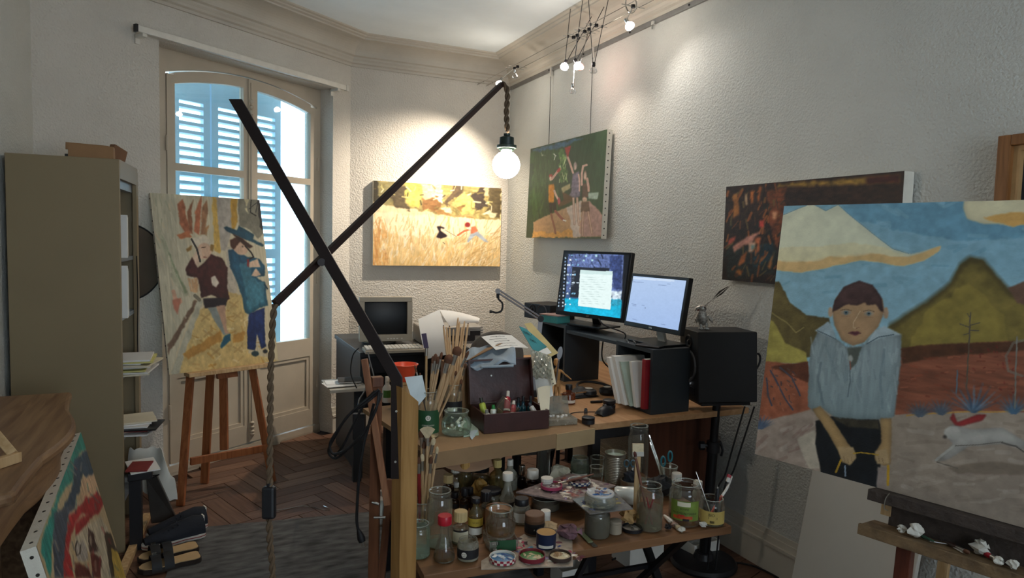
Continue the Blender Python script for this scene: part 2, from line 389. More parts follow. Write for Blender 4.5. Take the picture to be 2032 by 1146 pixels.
# shutters folded outside the panes
m_shut = mat('shutter_pale_blue_paint', '#a9c6d6', .6, 0, .05, 5.)
sh = thing('window_shutters', 'pale blue louvred folding shutters seen through the French window', 'shutter', W(-1.1, .5, .02))
OF = .42
def sW(px, py=400):
    P = Ppl(px, py, W(0, OF, 0), WN); return (P-WC).dot(WD)
slat = None
ZB, ZT = .05, 2.62
for (pa, qa, qb, pb) in ((338, 357, 405, 418), (421, 434, 481, 496), (498, 511, 546, 557)):
    a, qa, qb, c = sW(pa), sW(qa), sW(qb), sW(pb); b = B()
    wbox(b, a, qa, OF, OF+.035, ZB, ZT); wbox(b, qb, c, OF, OF+.035, ZB, ZT)
    for z0, z1 in ((ZB, .2), (1.33, 1.40), (2.38, ZT)): wbox(b, qa, qb, OF, OF+.035, z0, z1)
    lf = b.build('shutter_leaf', m_shut, sh); z = .215
    while z < 2.37:
        if not (1.31 < z < 1.415):
            w2 = (qb-qa)/2
            bb = B().ob(W((qa+qb)/2, OF+.018, z), WD*w2, (-WN*.016+V(0, 0, -.004)), V(0, 0, .011)); bb.build('slat', m_shut, lf)
        z += .056
# ================================================================ PAINTINGS (pigment laid on a fine grid of the canvas itself)
def vnoise(ny, nx, cy, cx, seed, oct=3):
    r = np.random.RandomState(seed); out = np.zeros((ny, nx)); amp = 1.; tot = 0
    for o in range(oct):
        gy, gx = max(2, int(ny/cy)+2), max(2, int(nx/cx)+2); g = r.rand(gy, gx)
        y = np.linspace(0, gy-1.001, ny); x = np.linspace(0, gx-1.001, nx); yi, xi = y.astype(int), x.astype(int); fy, fx = y-yi, x-xi
        fy, fx = fy*fy*(3-2*fy), fx*fx*(3-2*fx)
        a = g[yi][:, xi]*(1-fx)+g[yi][:, xi+1]*fx; c = g[yi+1][:, xi]*(1-fx)+g[yi+1][:, xi+1]*fx
        out += amp*(a*(1-fy)[:, None]+c*fy[:, None]); tot += amp; amp *= .5; cy /= 2; cx /= 2
    return out/tot
def blur(m, r):
    for ax in (0, 1):
        p = np.concatenate([np.repeat(np.take(m, [0], ax), r+1, ax), m, np.repeat(np.take(m, [-1], ax), r, ax)], ax); c = np.cumsum(p, ax); n = m.shape[ax]
        m = (np.take(c, np.arange(2*r+1, 2*r+1+n), ax)-np.take(c, np.arange(0, n), ax))/(2*r+1)
    return m
class Paint:
    def __init__(s, O, eu, ev, w, h, nx, ny, seed=1):
        s.O, s.eu, s.ev, s.w, s.h, s.nx, s.ny = Vector(O), Vector(eu).normalized(), Vector(ev).normalized(), w, h, nx, ny
        u, v = np.meshgrid(np.linspace(0, w, nx), np.linspace(0, h, ny))
        P = np.array(s.O)[None, None]+u[..., None]*np.array(s.eu)+v[..., None]*np.array(s.ev)-np.array(CAM)
        q = [P @ np.array(a) for a in (RT, UP, FW)]; z = np.maximum(q[2], .05)
        s.X = CXP+FPX*q[0]/z; s.Y = CYP-FPX*q[1]/z; s.u = u/w; s.v = v/h
        s.n1 = vnoise(ny, nx, ny/14, nx/14, seed)-.5; s.n2 = vnoise(ny, nx, ny/14, nx/14, seed+1)-.5
        s.img = np.zeros((ny, nx, 3)); s.seed = seed
        s.br = vnoise(ny, nx, ny/90, nx/12, seed+5)-.5; s.bv = vnoise(ny, nx, ny/12, nx/90, seed+6)-.5; s.sp = vnoise(ny, nx, ny/40, nx/40, seed+7)-.5; s.n3 = vnoise(ny, nx, ny/40, nx/40, seed+8)-.5
    def C(s, c): return np.array([int(c[i:i+2], 16)/255 for i in (1, 3, 5)])
    def tone(s, c, c2, axis, rng, mott, br):
        base = np.broadcast_to(s.C(c), s.img.shape).copy()
        if c2:
            t = {'y': s.Y, 'x': s.X}[axis]; t = np.clip((t-rng[0])/(rng[1]-rng[0]), 0, 1)[..., None]; base = base*(1-t)+s.C(c2)*t
        n = {'h': s.br, 'v': s.bv, 's': s.sp}[br]
        return base*(1+mott*2*n[..., None]+mott*s.n1[..., None])
    def fill(s, c, c2=None, axis='y', rng=(0, 1), mott=.12, br='s'): s.img = s.tone(c, c2, axis, rng, mott, br)
    def pts(s, p, fr):
        a = np.array([[float(k) for k in q.split(',')] for q in p.split()]) if isinstance(p, str) else np.array(p, float)
        if fr: a = a/fr[2]+np.array(fr[:2])
        return a
    def poly(s, p, c, c2=None, axis='y', rng=None, warp=3., soft=0, mott=.12, br='s', fr=None, al=1., vol=.0):
        a = s.pts(p, fr if fr is not None else s.fr); mg = warp+2
        X = s.X+(s.n1+.5*s.sp)*warp*2; Y = s.Y+(s.n2+.5*s.n3)*warp*2
        bb = (X > a[:, 0].min()-mg) & (X < a[:, 0].max()+mg) & (Y > a[:, 1].min()-mg) & (Y < a[:, 1].max()+mg)
        r_, c_ = np.nonzero(bb.any(1))[0], np.nonzero(bb.any(0))[0]
        if not len(r_): return
        k = max(2, int(.05*max(r_[-1]-r_[0], c_[-1]-c_[0]))) if vol else 1
        sl = (slice(max(r_[0]-k-2, 0), r_[-1]+k+3), slice(max(c_[0]-k-2, 0), c_[-1]+k+3))
        x, y = X[sl], Y[sl]; ins = np.zeros(x.shape, bool); n = len(a)
        for i in range(n):
            x0, y0 = a[i]; x1, y1 = a[(i+1) % n]
            if y0 == y1: continue
            ins ^= ((y0 > y) != (y1 > y)) & (x < (x1-x0)*(y-y0)/(y1-y0)+x0)
        if rng is None: j = 0 if axis == 'x' else 1; rng = (a[:, j].min(), a[:, j].max())
        t = s.tone(c, c2, axis, rng, mott, br)[sl]; m = (blur(ins.astype(float), 1) if warp > .25 else ins.astype(float))*al
        if vol: t = t*(1-vol*(1-np.clip(blur(blur(ins.astype(float), k), k)*1.25-.2, 0, 1)))[..., None]
        s.img[sl] = s.img[sl]*(1-m[..., None])+t*m[..., None]
    def line(s, p, w, c, warp=1.5, mott=.1, fr=None, al=1., soft=.6):
        a = s.pts(p, fr if fr is not None else s.fr); X = s.X+s.n1*warp*2; Y = s.Y+s.n2*warp*2; d = np.full(X.shape, 1e9)
        bb = (X > a[:, 0].min()-w-3) & (X < a[:, 0].max()+w+3) & (Y > a[:, 1].min()-w-3) & (Y < a[:, 1].max()+w+3); ii = np.nonzero(bb)
        if not len(ii[0]): return
        x, y = X[ii], Y[ii]; d = np.full(x.shape, 1e9)
        for k in range(len(a)-1):
            dx, dy = a[k+1]-a[k]; l2 = dx*dx+dy*dy+1e-9; t = np.clip(((x-a[k, 0])*dx+(y-a[k, 1])*dy)/l2, 0, 1)
            d = np.minimum(d, np.hypot(x-a[k, 0]-t*dx, y-a[k, 1]-t*dy))
        m = np.clip((w/2-d)/max(soft, .01)+.5, 0, 1)*al; cc = s.C(c)*(1+mott*s.sp[ii][:, None]*2)
        s.img[ii] = s.img[ii]*(1-m[:, None])+cc*m[:, None]
    def ell(s, x, y, rx, ry, c, rot=0, fr=None, **k):
        a = [(x+rx*math.cos(t)*math.cos(rot)-ry*math.sin(t)*math.sin(rot), y+rx*math.cos(t)*math.sin(rot)+ry*math.sin(t)*math.cos(rot)) for t in np.linspace(0, 6.283, 20)[:-1]]
        s.poly(a, c, fr=fr, **k)
    def strokes(s, n, area, cols, ln=(8, 20), w=(2, 5), ang=0, dang=.4, al=.8, seed=3, fr=None):
        r = random.Random(seed); a = s.pts(area, fr if fr is not None else s.fr); k = 0
        def ins(x, y):
            c = False
            for i in range(len(a)):
                x0, y0 = a[i]; x1, y1 = a[i-1]
                if (y0 > y) != (y1 > y) and x < (x1-x0)*(y-y0)/(y1-y0)+x0: c = not c
            return c
        while k < n:
            x, y = r.uniform(a[:, 0].min(), a[:, 0].max()), r.uniform(a[:, 1].min(), a[:, 1].max()); k += 1
            if not ins(x, y): continue
            t = ang+r.uniform(-dang, dang); l = r.uniform(*ln)/2; s.line([(x-l*math.cos(t), y-l*math.sin(t)), (x+l*math.cos(t), y+l*math.sin(t))], r.uniform(*w), r.choice(cols), fr=(0, 0, 1), al=al, soft=1.2)
    fr = (0, 0, 1)
    def surface(s, parent, name, m, lift=0., seed=0, gain=1.):
        im = np.clip(s.img*gain, 0.004, 1); l = np.where(im <= .04045, im/12.92, ((im+.055)/1.055)**2.4)
        n = s.eu.cross(s.ev).normalized(); ny, nx = s.ny, s.nx
        u, v = np.meshgrid(np.linspace(0, s.w, nx), np.linspace(0, s.h, ny)); O = np.array(s.O+n*lift)
        P = (O+u[..., None]*np.array(s.eu)+v[..., None]*np.array(s.ev)).reshape(-1, 3)
        if parent is not None:
            R = np.array(Matrix.Rotation(-parent.rotation_euler.z, 3, 'Z')); P = (P-np.array(parent.location)) @ R.T
        i = np.arange(ny*nx).reshape(ny, nx); F = np.stack([i[:-1, :-1], i[:-1, 1:], i[1:, 1:], i[1:, :-1]], -1).reshape(-1, 4)
        me = bpy.data.meshes.new(name); me.vertices.add(len(P)); me.vertices.foreach_set('co', P.ravel().astype('f'))
        me.loops.add(F.size); me.loops.foreach_set('vertex_index', F.ravel().astype('i')); me.polygons.add(len(F)); me.polygons.foreach_set('loop_start', (np.arange(len(F))*4).astype('i'))
        me.update(calc_edges=True); at = me.color_attributes.new('pigment', 'FLOAT_COLOR', 'POINT')
        at.data.foreach_set('color', np.concatenate([l.reshape(-1, 3), np.ones((len(P), 1))], 1).ravel().astype('f'))
        me.materials.append(m); o = bpy.data.objects.new(name, me); COL.objects.link(o); o.parent = parent; return o
m_paint = attrmat('oil_pigment', 0, .5, .3); m_canv = mat('primed_canvas', '#d8d2c4', .8, 0, .05, 30., .15, 300.)
m_tack = mat('blued_tack', '#3a3733', .35, .8)
def canvas_on(p, name, label, thick=.03, sides='', tacks=0, loc=None, rot=0., tmat=None, group=None, edge=None):
    """stretched canvas behind painting p; tacks along the named edges"""
    n = p.eu.cross(p.ev).normalized(); c = p.O+p.eu*p.w/2
    t = thing(name, label, 'painting', loc or (c.x, c.y, c.z), 0, group)
    cv_ = B().ob(p.O+p.eu*p.w/2+p.ev*p.h/2-n*thick/2, p.eu*p.w/2, p.ev*p.h/2, n*(thick/2-.0004)).build('stretched_canvas', edge or m_canv, t)
    p.surface(t, 'painted_surface', m_paint, .0008)
    pr = None
    for sd in sides:
        L = p.h if sd in 'lr' else p.w
        for k in range(tacks):
            f = (k+.5)/tacks
            base = {'l': p.O+p.ev*p.h*f, 'r': p.O+p.eu*p.w+p.ev*p.h*f, 't': p.O+p.ev*p.h+p.eu*p.w*f, 'b': p.O+p.eu*p.w*f}[sd]
            ax = {'l': -p.eu, 'r': p.eu, 't': p.ev, 'b': -p.ev}[sd]; q = base-n*thick*.45
            B().lathe([(.0048, 0), (.0042, .0014), (.0002, .0022)], 8, q, ax).build('tack', m_tack, cv_, smooth=True)
    return t
def rowdir(azd): a = math.radians(azd); return V(math.sin(a), math.cos(a), 0)

# --- field painting on the back wall: running dress and pulling figure in wheat
bl = Py(739.7, 526.2, YB-.05); br = Py(992, 525.2, YB-.05); tl = Py(735.5, 357.7, YB-.05)
p = Paint((bl.x, YB-.05, bl.z), (1, 0, 0), (0, 0, 1), br.x-bl.x, tl.z-bl.z, 250, 165, 21); p.fr = (680, 320, 4.776)
p.fill('#ecd6a8', '#dfb878', 'y', (425, 530), .14, 'v')
p.poly('270,470 560,500 900,520 1490,560 1490,700 1000,720 600,700 270,640', '#f7e3bb', warp=6, mott=.08, br='v')
p.strokes(420, '270,520 1490,580 1490,985 270,985', ['#dcb066', '#ecd6a4', '#cfa468', '#f2e4c4', '#d6b27a', '#f4e8d0'], (10, 26), (1.2, 3), 1.75, .5, .55, 5)
p.strokes(160, '1100,720 1490,640 1490,985 1000,985', ['#b8945c', '#dfc796', '#c4a06a', '#ead9b4'], (10, 30), (1, 2.6), 2.3, .6, .6, 6)
p.strokes(60, '270,600 420,600 420,985 270,985', ['#c98a4e', '#e2b070', '#d99a50'], (14, 34), (1.5, 3.5), 1.5, .3, .6, 9)
p.poly('265,180 1492,225 1492,560 1300,545 1100,520 900,500 740,470 630,450 480,420 265,380', '#a8955c', warp=4, mott=.3)
for (q, c) in (('265,185 360,190 350,400 265,375', '#3c3524'), ('330,190 500,190 540,300 400,420 340,330', '#8f8458'), ('480,220 600,250 590,330 630,460 480,420 440,320', '#5c4f38'),
               ('590,205 760,205 770,280 730,450 640,430 590,300', '#c9bd5e'), ('640,300 730,290 720,430 640,420', '#d8c763'), ('740,210 950,215 930,300 900,350 760,350', '#d9cf9a'),
               ('880,250 960,280 940,400 860,350', '#f3ead2'), ('760,350 900,335 930,420 860,470 760,460', '#93693f'), ('930,215 1050,220 1060,300 960,300', '#b59055'),
               ('1040,220 1190,215 1150,300 1020,390 990,420 960,400 1050,300', '#5d4d3a'), ('1060,360 1200,280 1270,400 1240,500 1120,500', '#c8bc6c'), ('1200,330 1340,230 1340,360 1370,420 1270,470 1260,390', '#4a3f35'),
               ('1320,230 1430,230 1400,320 1350,330', '#cdbb92'), ('1380,240 1490,230 1490,540 1330,510 1380,420', '#5f5238'), ('1320,500 1400,460 1460,500 1420,540', '#e9dcae'),
               ('860,470 930,440 1040,510 1200,520 1300,545 1100,530 940,505', '#b0854d'), ('930,430 1010,420 1030,470 960,480', '#f0e0b4'), ('1080,430 1170,410 1130,480', '#8a6a3e'), ('1140,230 1230,225 1210,310 1130,300', '#8f8450')):
    p.poly(q, c, warp=5, mott=.2)
p.strokes(70, '270,190 1490,230 1490,540 700,460 270,380', ['#3f3627', '#d9cc84', '#6d5a3b', '#f0e4bd', '#8e7d47'], (5, 14), (1.5, 3.5), .6, 1.5, .7, 8)
p.poly('890,615 930,612 968,630 962,640 930,632 925,655 990,700 985,715 930,732 885,720 912,665', '#2a1c22', warp=.6, vol=0.3)
p.line('970,650 1075,710', .8, '#4a3f38', warp=.3)
p.ell(1183, 600, 27, 24, '#8f2f2c', warp=1)
p.poly('1215,620 1260,612 1282,655 1270,690 1210,690', '#d27a55', warp=.8); p.line('1215,640 1150,660 1090,700', 3.6, '#c8704a', warp=.5); p.ell(1205, 635, 14, 16, '#efd6c0', warp=.5)
p.poly('1210,690 1280,665 1385,765 1340,760 1260,700 1190,765 1175,760', '#aab3bb', warp=1)
p.line('955,770 970,785', 1.4, '#5a5044')
tf = canvas_on(p, 'painting', 'wide golden wheat field painting with a black dress and stooping figure', .045)

# --- green painting of three figures on the right wall, hung from wires
gx = XR-.075
bl = Px(1060, 470, gx); br = Px(1208, 468, gx); tl = Px(1056, 297, gx)
p = Paint((gx, 4.79, 1.535), (0, -1, 0), (.028, 0, .9996), 1.09, .69, 230, 190, 31); p.fr = (1040, 250, 4.984)
p.fill('#2c4231', '#354c33', 'x', (1055, 1210), .14, 'v')
p.poly('75,245 330,170 330,480 80,930', '#33502f', warp=8, mott=.2, br='v'); p.poly('70,240 600,110 480,180 320,230 150,260', '#3a5c70', warp=4, mott=.25)
p.strokes(60, '90,300 340,300 340,860 90,900', ['#4d6c3c', '#2a4428', '#3f6238'], (8, 18), (1.5, 3), 1.55, .2, .5, 4)
p.poly('340,230 410,230 430,560 345,560', '#47693a', warp=6, mott=.3); p.strokes(36, '350,300 425,300 430,560 350,560', ['#a9c27c', '#dbe0b0', '#6d9a50'], (3, 9), (.8, 1.6), 1.5, .3, .8, 2)
p.poly('90,945 340,830 480,780 560,745 640,740 860,960 845,1090 90,1105', '#c0997a', '#b58a5f', 'y', None, warp=2, mott=.1)
p.poly('330,1105 90,1105 90,1040 300,1060 500,1020 530,1090', '#d69a52', warp=5); p.poly('420,800 560,745 560,1090 480,1095 470,980', '#c6b3a6', warp=4)
p.poly('640,740 860,960 850,1090 560,1095 570,900', '#a98479', warp=3, mott=.15)
p.poly('370,640 480,700 475,745 340,800 330,760 400,730', '#5b4430', warp=2); p.poly('368,615 455,565 460,610 385,660', '#b0a076', warp=1)
# standing figure in lilac dress
p.poly('480,460 545,450 560,600 550,700 500,720 445,690 470,600', '#7f7484', warp=1.5, mott=.25, vol=0.3); p.line('485,460 455,370 432,305', 4, '#d0a695', warp=.5); p.poly('402,215 465,195 440,300 425,300', '#9a3a35', warp=1)
p.ell(505, 395, 17, 42, '#a8938c', warp=1); p.ell(507, 410, 9, 22, '#d8bbab', warp=.5); p.line('540,480 550,560 548,640', 3, '#d2ab9c', warp=.5)
for q in ('488,715 496,900 500,970', '525,715 535,900 545,975'): p.line(q, 4.6, '#b08a76', warp=.5); p.line(q, 1.5, '#d7bca8', warp=.5)
# orange shirt boy
p.poly('240,575 295,570 305,640 300,755 245,760', '#d8882c', warp=1, mott=.15, vol=0.3); p.ell(265, 495, 20, 24, '#a83c34', warp=1); p.ell(262, 520, 14, 24, '#e0c3ae', warp=.6)
p.line('275,525 310,480 335,445', 4.4, '#cf9d8c', warp=.4); p.ell(345, 435, 16, 24, '#b23c3c', .5, warp=.6); p.line('300,640 325,700 345,730', 4, '#d8b09c', warp=.4); p.ell(345, 740, 14, 34, '#b8505c', warp=.6)
p.poly('248,760 315,755 320,830 290,830 282,780 272,870 255,850', '#2a2226', warp=.6); p.line('268,870 295,980 312,1060', 4, '#96604c', warp=.4); p.line('310,840 370,910 400,935', 5, '#9a5a4e', warp=.4); p.line('390,930 412,936', 3, '#e8e0d4', warp=.3)
# brown outfit figure
p.poly('575,570 630,560 640,700 570,715', '#5f4a3c', warp=.8, vol=0.3); p.ell(600, 725, 26, 24, '#cfab92', warp=.5); p.poly('570,750 640,745 648,845 560,850', '#6b5240', warp=.8, vol=0.3)
p.ell(605, 490, 18, 50, '#8d6d5c', warp=.8); p.ell(604, 495, 12, 36, '#d8b9a4', warp=.5); p.line('572,580 570,470 585,395 620,385', 4, '#d0a795', warp=.4); p.line('625,520 638,600 640,640', 4.6, '#c79c88', warp=.4)
for q in ('585,850 580,960 575,1080', '635,850 655,960 672,1060'): p.line(q, 5, '#9a7462', warp=.4); p.line(q, 1.8, '#c9a690', warp=.4)
p.poly('635,660 740,655 725,725 635,715', '#9fb0a0', warp=.5); p.poly('165,250 180,285 210,290 175,295', '#b8c0b0', warp=.4); p.line('300,275 310,295 298,335', 1.3, '#cdd3c8', warp=.3); p.line('290,275 320,295', 1.1, '#cdd3c8', warp=.3)
p.poly('800,890 838,890 838,960 810,940', '#6b2c28', warp=2)
tg = canvas_on(p, 'painting', 'square dark green painting of three figures hanging on two wires', .04, 'r', 16)

# --- dark red-brown painting behind the big easel painting
dx = XR-.06
p = Paint((dx, 2.6, 1.34), (0, -1, 0), (.0, 0, 1), .925, .455, 190, 100, 41); p.fr = (1430, 340, 4.982)
p.fill('#2e1d16', '#231712', 'y', (380, 560), .5, 's')
p.poly('580,130 1770,30 1770,110 560,160', '#8a6a2c', warp=3, mott=.35); p.poly('1440,60 1770,25 1770,110 1450,125', '#431a16', warp=2, mott=.2)
p.poly('460,200 640,160 640,330 620,560 560,760 480,560', '#6e3a1f', warp=6, mott=.4); p.poly('60,700 320,720 520,700 560,800 540,1000 60,1080', '#1e2422', warp=5, mott=.5)
p.poly('330,740 520,700 520,900 330,960', '#15303a', warp=5, mott=.4)
p.strokes(130, '60,180 640,150 560,1080 50,1080', ['#8a4c24', '#2a1610', '#5c3420', '#3b2c1c', '#6e5a30', '#1c2a26', '#a8602c'], (6, 20), (1.5, 4.5), 1.9, .6, .75, 12)
for q, c in (('120,230 165,220 190,420 130,460', '#a5682f'), ('240,215 262,230 268,330 250,330', '#c8a47c'), ('300,200 330,190 330,300 305,320', '#b5672e'), ('375,150 405,150 390,280 370,320', '#a35a2c'), ('385,480 430,470 430,540 385,550', '#c9483a'),
             ('115,740 250,650 410,585 340,650 300,720 240,720 130,800', '#c98a78'), ('280,700 350,690 310,800 275,800', '#d2a68c'), ('330,660 400,650 380,790 345,810 360,720', '#b4623a'), ('80,680 150,640 140,680 75,730', '#b2503e'),
             ('485,380 560,350 570,430 510,540 480,530', '#8a4a2c'), ('510,400 560,390 540,480 515,470', '#d0946c'), ('170,940 200,830 260,790 240,900', '#a05a2c'), ('460,950 530,780 500,960', '#a86a34'), ('150,990 200,970 210,1030', '#a8662c'), ('300,720 340,730 310,780', '#6f9a94')):
    p.poly(q, c, warp=1.5, mott=.2)
canvas_on(p, 'painting', 'dark red and brown gestural painting hanging partly behind the big canvas', .055)

# --- easel painting: feather-crowned child and blue-hatted child
U = rowdir(65.8); Mn = V(U.y, -U.x, 0); tt = math.radians(13); E2 = V(0, 0, math.cos(tt))-Mn*math.sin(tt)
bl = Pd(336, 743, 3.76)
p = Paint(bl, U, E2, .662, 1.035, 210, 320, 51); p.fr = (290, 360, 2.937); EP = (bl.copy(), U.copy(), E2.copy(), Mn.copy())
p.fill('#c8bfa4', '#c4b594', 'y', (370, 740), .1, 'v')
p.poly('22,18 160,40 300,640 135,1125 120,1000', '#b9b29a', warp=3, mott=.12, br='v')
for q, c in (('380,50 410,55 440,420 400,400', '#c9a455'), ('400,55 490,65 500,280 470,400 440,400', '#a89f93'), ('488,65 530,68 525,260 500,300', '#bf9440'), ('530,68 640,80 690,300 650,330 600,280 540,260', '#7c7868'), ('560,72 610,78 580,160 600,200', '#c3b690'),
             ('645,70 668,72 690,300 660,260', '#2f2d2c'), ('470,380 520,400 530,640 470,680', '#b5aa98'), ('470,640 560,660 590,760 600,1000 770,1045 760,1060 180,1130 300,760', '#c6ab70'),
             ('180,1130 330,700 300,690 140,1120', '#aeaa96'), ('285,690 300,700 130,1010 125,950', '#6b5544'), ('60,260 250,660 230,680 150,560', '#a9a68c'), ('75,270 240,650 225,655', '#7f8a6c'), ('240,560 300,560 300,650 260,640', '#c29a72')):
    p.poly(q, c, warp=3, mott=.14)
p.strokes(120, '30,40 370,60 300,640 130,900', ['#d2c9b0', '#a8a08a', '#c9b694', '#b4a88c', '#8f9078'], (10, 34), (1.5, 4), 1.35, .3, .45, 14)
p.strokes(80, '300,760 560,700 760,1040 200,1110', ['#a98040', '#d8c48c', '#b8925a', '#e0d2a4', '#b07f34'], (6, 16), (2, 4), .4, 1.2, .55, 15)
for x, y in ((510, 715), (530, 780), (360, 885), (345, 790), (535, 975), (405, 990)): p.line([(x-24, y-14), (x+24, y+16)], 4, '#a88a55', warp=2, al=.6); p.line([(x+22, y-18), (x-20, y+20)], 4, '#a88a55', warp=2, al=.6)
p.poly('215,1000 430,870 445,920 240,1040', '#b28440', warp=4); p.poly('500,890 580,870 570,930 510,930', '#b28440', warp=4)
# feather crown child
for q, c in (('180,130 215,100 235,200 265,300 230,310 195,240', '#a9684a'), ('240,180 275,100 262,200 275,310 250,280', '#8a5a40'), ('285,180 325,65 318,200 310,310 280,290', '#b06a4a'), ('325,150 355,105 360,180 345,310 318,310', '#9a7050'), ('335,280 372,250 350,320', '#a27850'), ('180,310 240,290 270,320 200,335', '#b8704a')): p.poly(q, c, warp=2, mott=.2)
p.poly('262,330 350,315 385,360 350,380 270,370', '#d2c6b0', warp=1.5); p.ell(340, 405, 44, 48, '#c8a68c', warp=1.5); p.poly('235,395 270,370 265,400 240,415', '#8a6a38', warp=2); p.poly('375,360 400,370 390,410 375,400', '#8a6a38', warp=2)
p.ell(300, 440, 24, 55, '#d0b49c', .3, warp=1.5); p.line('265,335 295,390 315,465', 4, '#3a3634', warp=.6); p.line('325,385 345,382', 2, '#6a5040', warp=.4); p.line('335,440 352,442', 1.6, '#8a5040', warp=.4)
p.poly('270,440 300,500 340,470 380,425 440,445 475,500 470,620 485,680 460,705 380,660 320,680 300,560 235,545 230,510', '#4c2422', '#3c1c1c', 'y', None, warp=2, mott=.2, vol=0.35); p.poly('375,560 400,545 425,590 405,618 385,605', '#d8cbb8', warp=1)
p.poly('330,682 470,675 465,725 340,740', '#241c22', warp=1); p.poly('355,735 410,730 480,890 450,895', '#7d8480', warp=1.5); p.poly('410,725 460,715 470,870 490,885 462,890', '#b08c74', warp=1.5); p.poly('455,900 490,885 490,925 440,972 430,960', '#23566a', warp=1)
p.line('160,640 170,690 200,700', 8, '#c49a80', warp=1.5); p.poly('150,690 205,680 180,780 160,740', '#b0705a', warp=2); p.line('285,665 310,690', 7, '#77705f', warp=.6)
# blue child
p.poly('480,400 540,395 590,440 660,450 695,490 690,550 640,560 690,590 712,720 660,740 600,775 575,760 560,680 520,560 490,500', '#1f4e68', '#2f6678', 'y', None, warp=2, mott=.2, vol=0.35)
p.poly('540,480 600,460 610,560 680,590 690,700 600,750 570,620', '#4a8090', warp=4, mott=.2, al=.7); p.ell(548, 375, 44, 55, '#caa78d', -.4, warp=1); p.poly('490,340 520,325 560,330 510,400 492,380', '#4a2c20', warp=1)
p.poly('452,270 470,262 530,285 540,258 630,310 622,335 684,365 680,380 560,330 470,290', '#20485a', '#2a5a6c', 'x', None, warp=1, vol=0.3); p.poly('500,300 560,330 622,380 600,390 540,345', '#3a241c', warp=1)
p.poly('600,470 650,450 668,500 600,500', '#d0b096', warp=1); p.poly('610,550 640,505 668,545 640,556', '#d0b096', warp=1); p.line('578,375 612,415 625,440 604,450', 3, '#2a2422', warp=.4); p.ell(562, 378, 5, 4, '#3a2a24', warp=.3); p.poly('588,450 600,455 598,500 588,490', '#8a2c2a', warp=.5)
p.poly('600,770 690,735 690,860 700,960 670,975 645,880 635,985 590,975 590,860', '#20356a', '#1c2c58', 'y', None, warp=1.5, mott=.25, vol=0.35); p.ell(636, 1003, 22, 16, '#24383c', warp=.8); p.ell(694, 988, 14, 12, '#262a2c', warp=.8)
p.line('690,600 706,625', 3, '#1c3a4a', warp=.5); p.line('612,110 608,180 640,200', 2.2, '#2c2a28', warp=1); p.line('600,160 650,120 640,180', 1.6, '#3a3834', warp=1)
canvas_on(p, 'painting', 'tall canvas of a feather-crowned child and blue-hatted child standing on the small easel', .02, 'l', 16)

# --- big desert portrait on the right-hand easel
UB = -rowdir(-15.7); MB = V(-math.cos(math.radians(15.7)), -math.sin(math.radians(15.7)), 0); tb = math.radians(7.5)
EB = V(0, 0, math.cos(tb))-MB*math.sin(tb); bl = Pd(1498, 900, 2.1); BIG = (bl.copy(), UB.copy(), EB.copy(), MB.copy())
p = Paint(bl, UB, EB, .82, .775, 480, 430, 61); p.fr = (0, 0, 1)
p.fill('#7fa9ba', '#8fb6c4', 'y', (380, 640), .09, 's'); p.poly('1400,800 2200,800 2200,1300 1400,1300', '#9c8c7c', warp=1)
p.poly('1540,380 2100,340 2100,470 1900,480 1700,440 1660,400 1560,395', '#6d9aaf', warp=8, mott=.12); p.strokes(160, '1540,385 2060,350 2060,560 1900,540 1540,640', ['#8ab2c0', '#6a97ac', '#93bccb', '#7aa4b4'], (14, 36), (4, 9), .1, .6, .4, 21)
p.fr = (1420, 250, 2.2467)
p.poly('285,400 360,372 430,345 490,378 545,352 600,395 690,470 790,545 870,570 950,550 1005,535 1000,555 930,600 840,625 740,610 640,598 520,625 380,655 270,640', '#dcdcc0', warp=1.5, mott=.05, vol=0.12)
p.poly('272,600 400,600 560,575 700,565 850,585 1005,535 1000,555 930,600 840,625 740,610 640,598 520,625 380,655 270,640', '#d9b47a', warp=3, mott=.1); p.poly('275,550 600,520 760,540 850,580 700,572 560,582 400,606 272,606', '#dfd4a8', warp=5, mott=.08, al=.75)
p.line('290,400 360,372 430,345 490,378 545,352 600,395 690,470 790,545 860,568', 1.4, '#51788c', warp=1.5, al=.6)
p.poly('1100,370 1110,320 1200,280 1290,250 1480,235 1500,420 1330,445 1180,435 1120,415', '#d8cda8', warp=4, mott=.06, vol=0.15); p.poly('1190,405 1300,390 1500,380 1500,425 1330,445 1240,430', '#d9a860', warp=6, mott=.1)
p.fr = (0, 0, 1)
# hills
p.poly('1520,560 1545,558 1570,600 1600,625 1645,630 1650,700 1480,730', '#6a5c34', '#5e5230', 'y', None, warp=3, mott=.2, vol=0.3); p.poly('1520,630 1535,635 1560,680 1600,700 1605,720 1500,722', '#a3964c', warp=3, mott=.15); p.line('1532,620 1560,640 1580,660 1595,650', 2.5, '#8c7d4c', warp=2)
p.poly('1760,650 1840,600 1890,560 1905,525 1925,511 1950,515 1975,545 2010,580 2080,600 2600,650 2600,747 2000,690 1790,690', '#7d6d38', '#7a6a33', 'y', None, warp=3, mott=.18, vol=0.35)
p.poly('1850,610 1920,560 1990,620 2000,680 1800,688', '#96843e', warp=14, mott=.12, al=.6); p.line('1770,645 1840,600 1890,560 1908,525 1925,513 1950,517 1975,548 2010,582 2070,600', 12, '#4c4224', warp=3, al=.7, soft=8); p.poly('2000,570 2040,555 2080,560 2080,612 2020,600', '#6b4f40', warp=2)
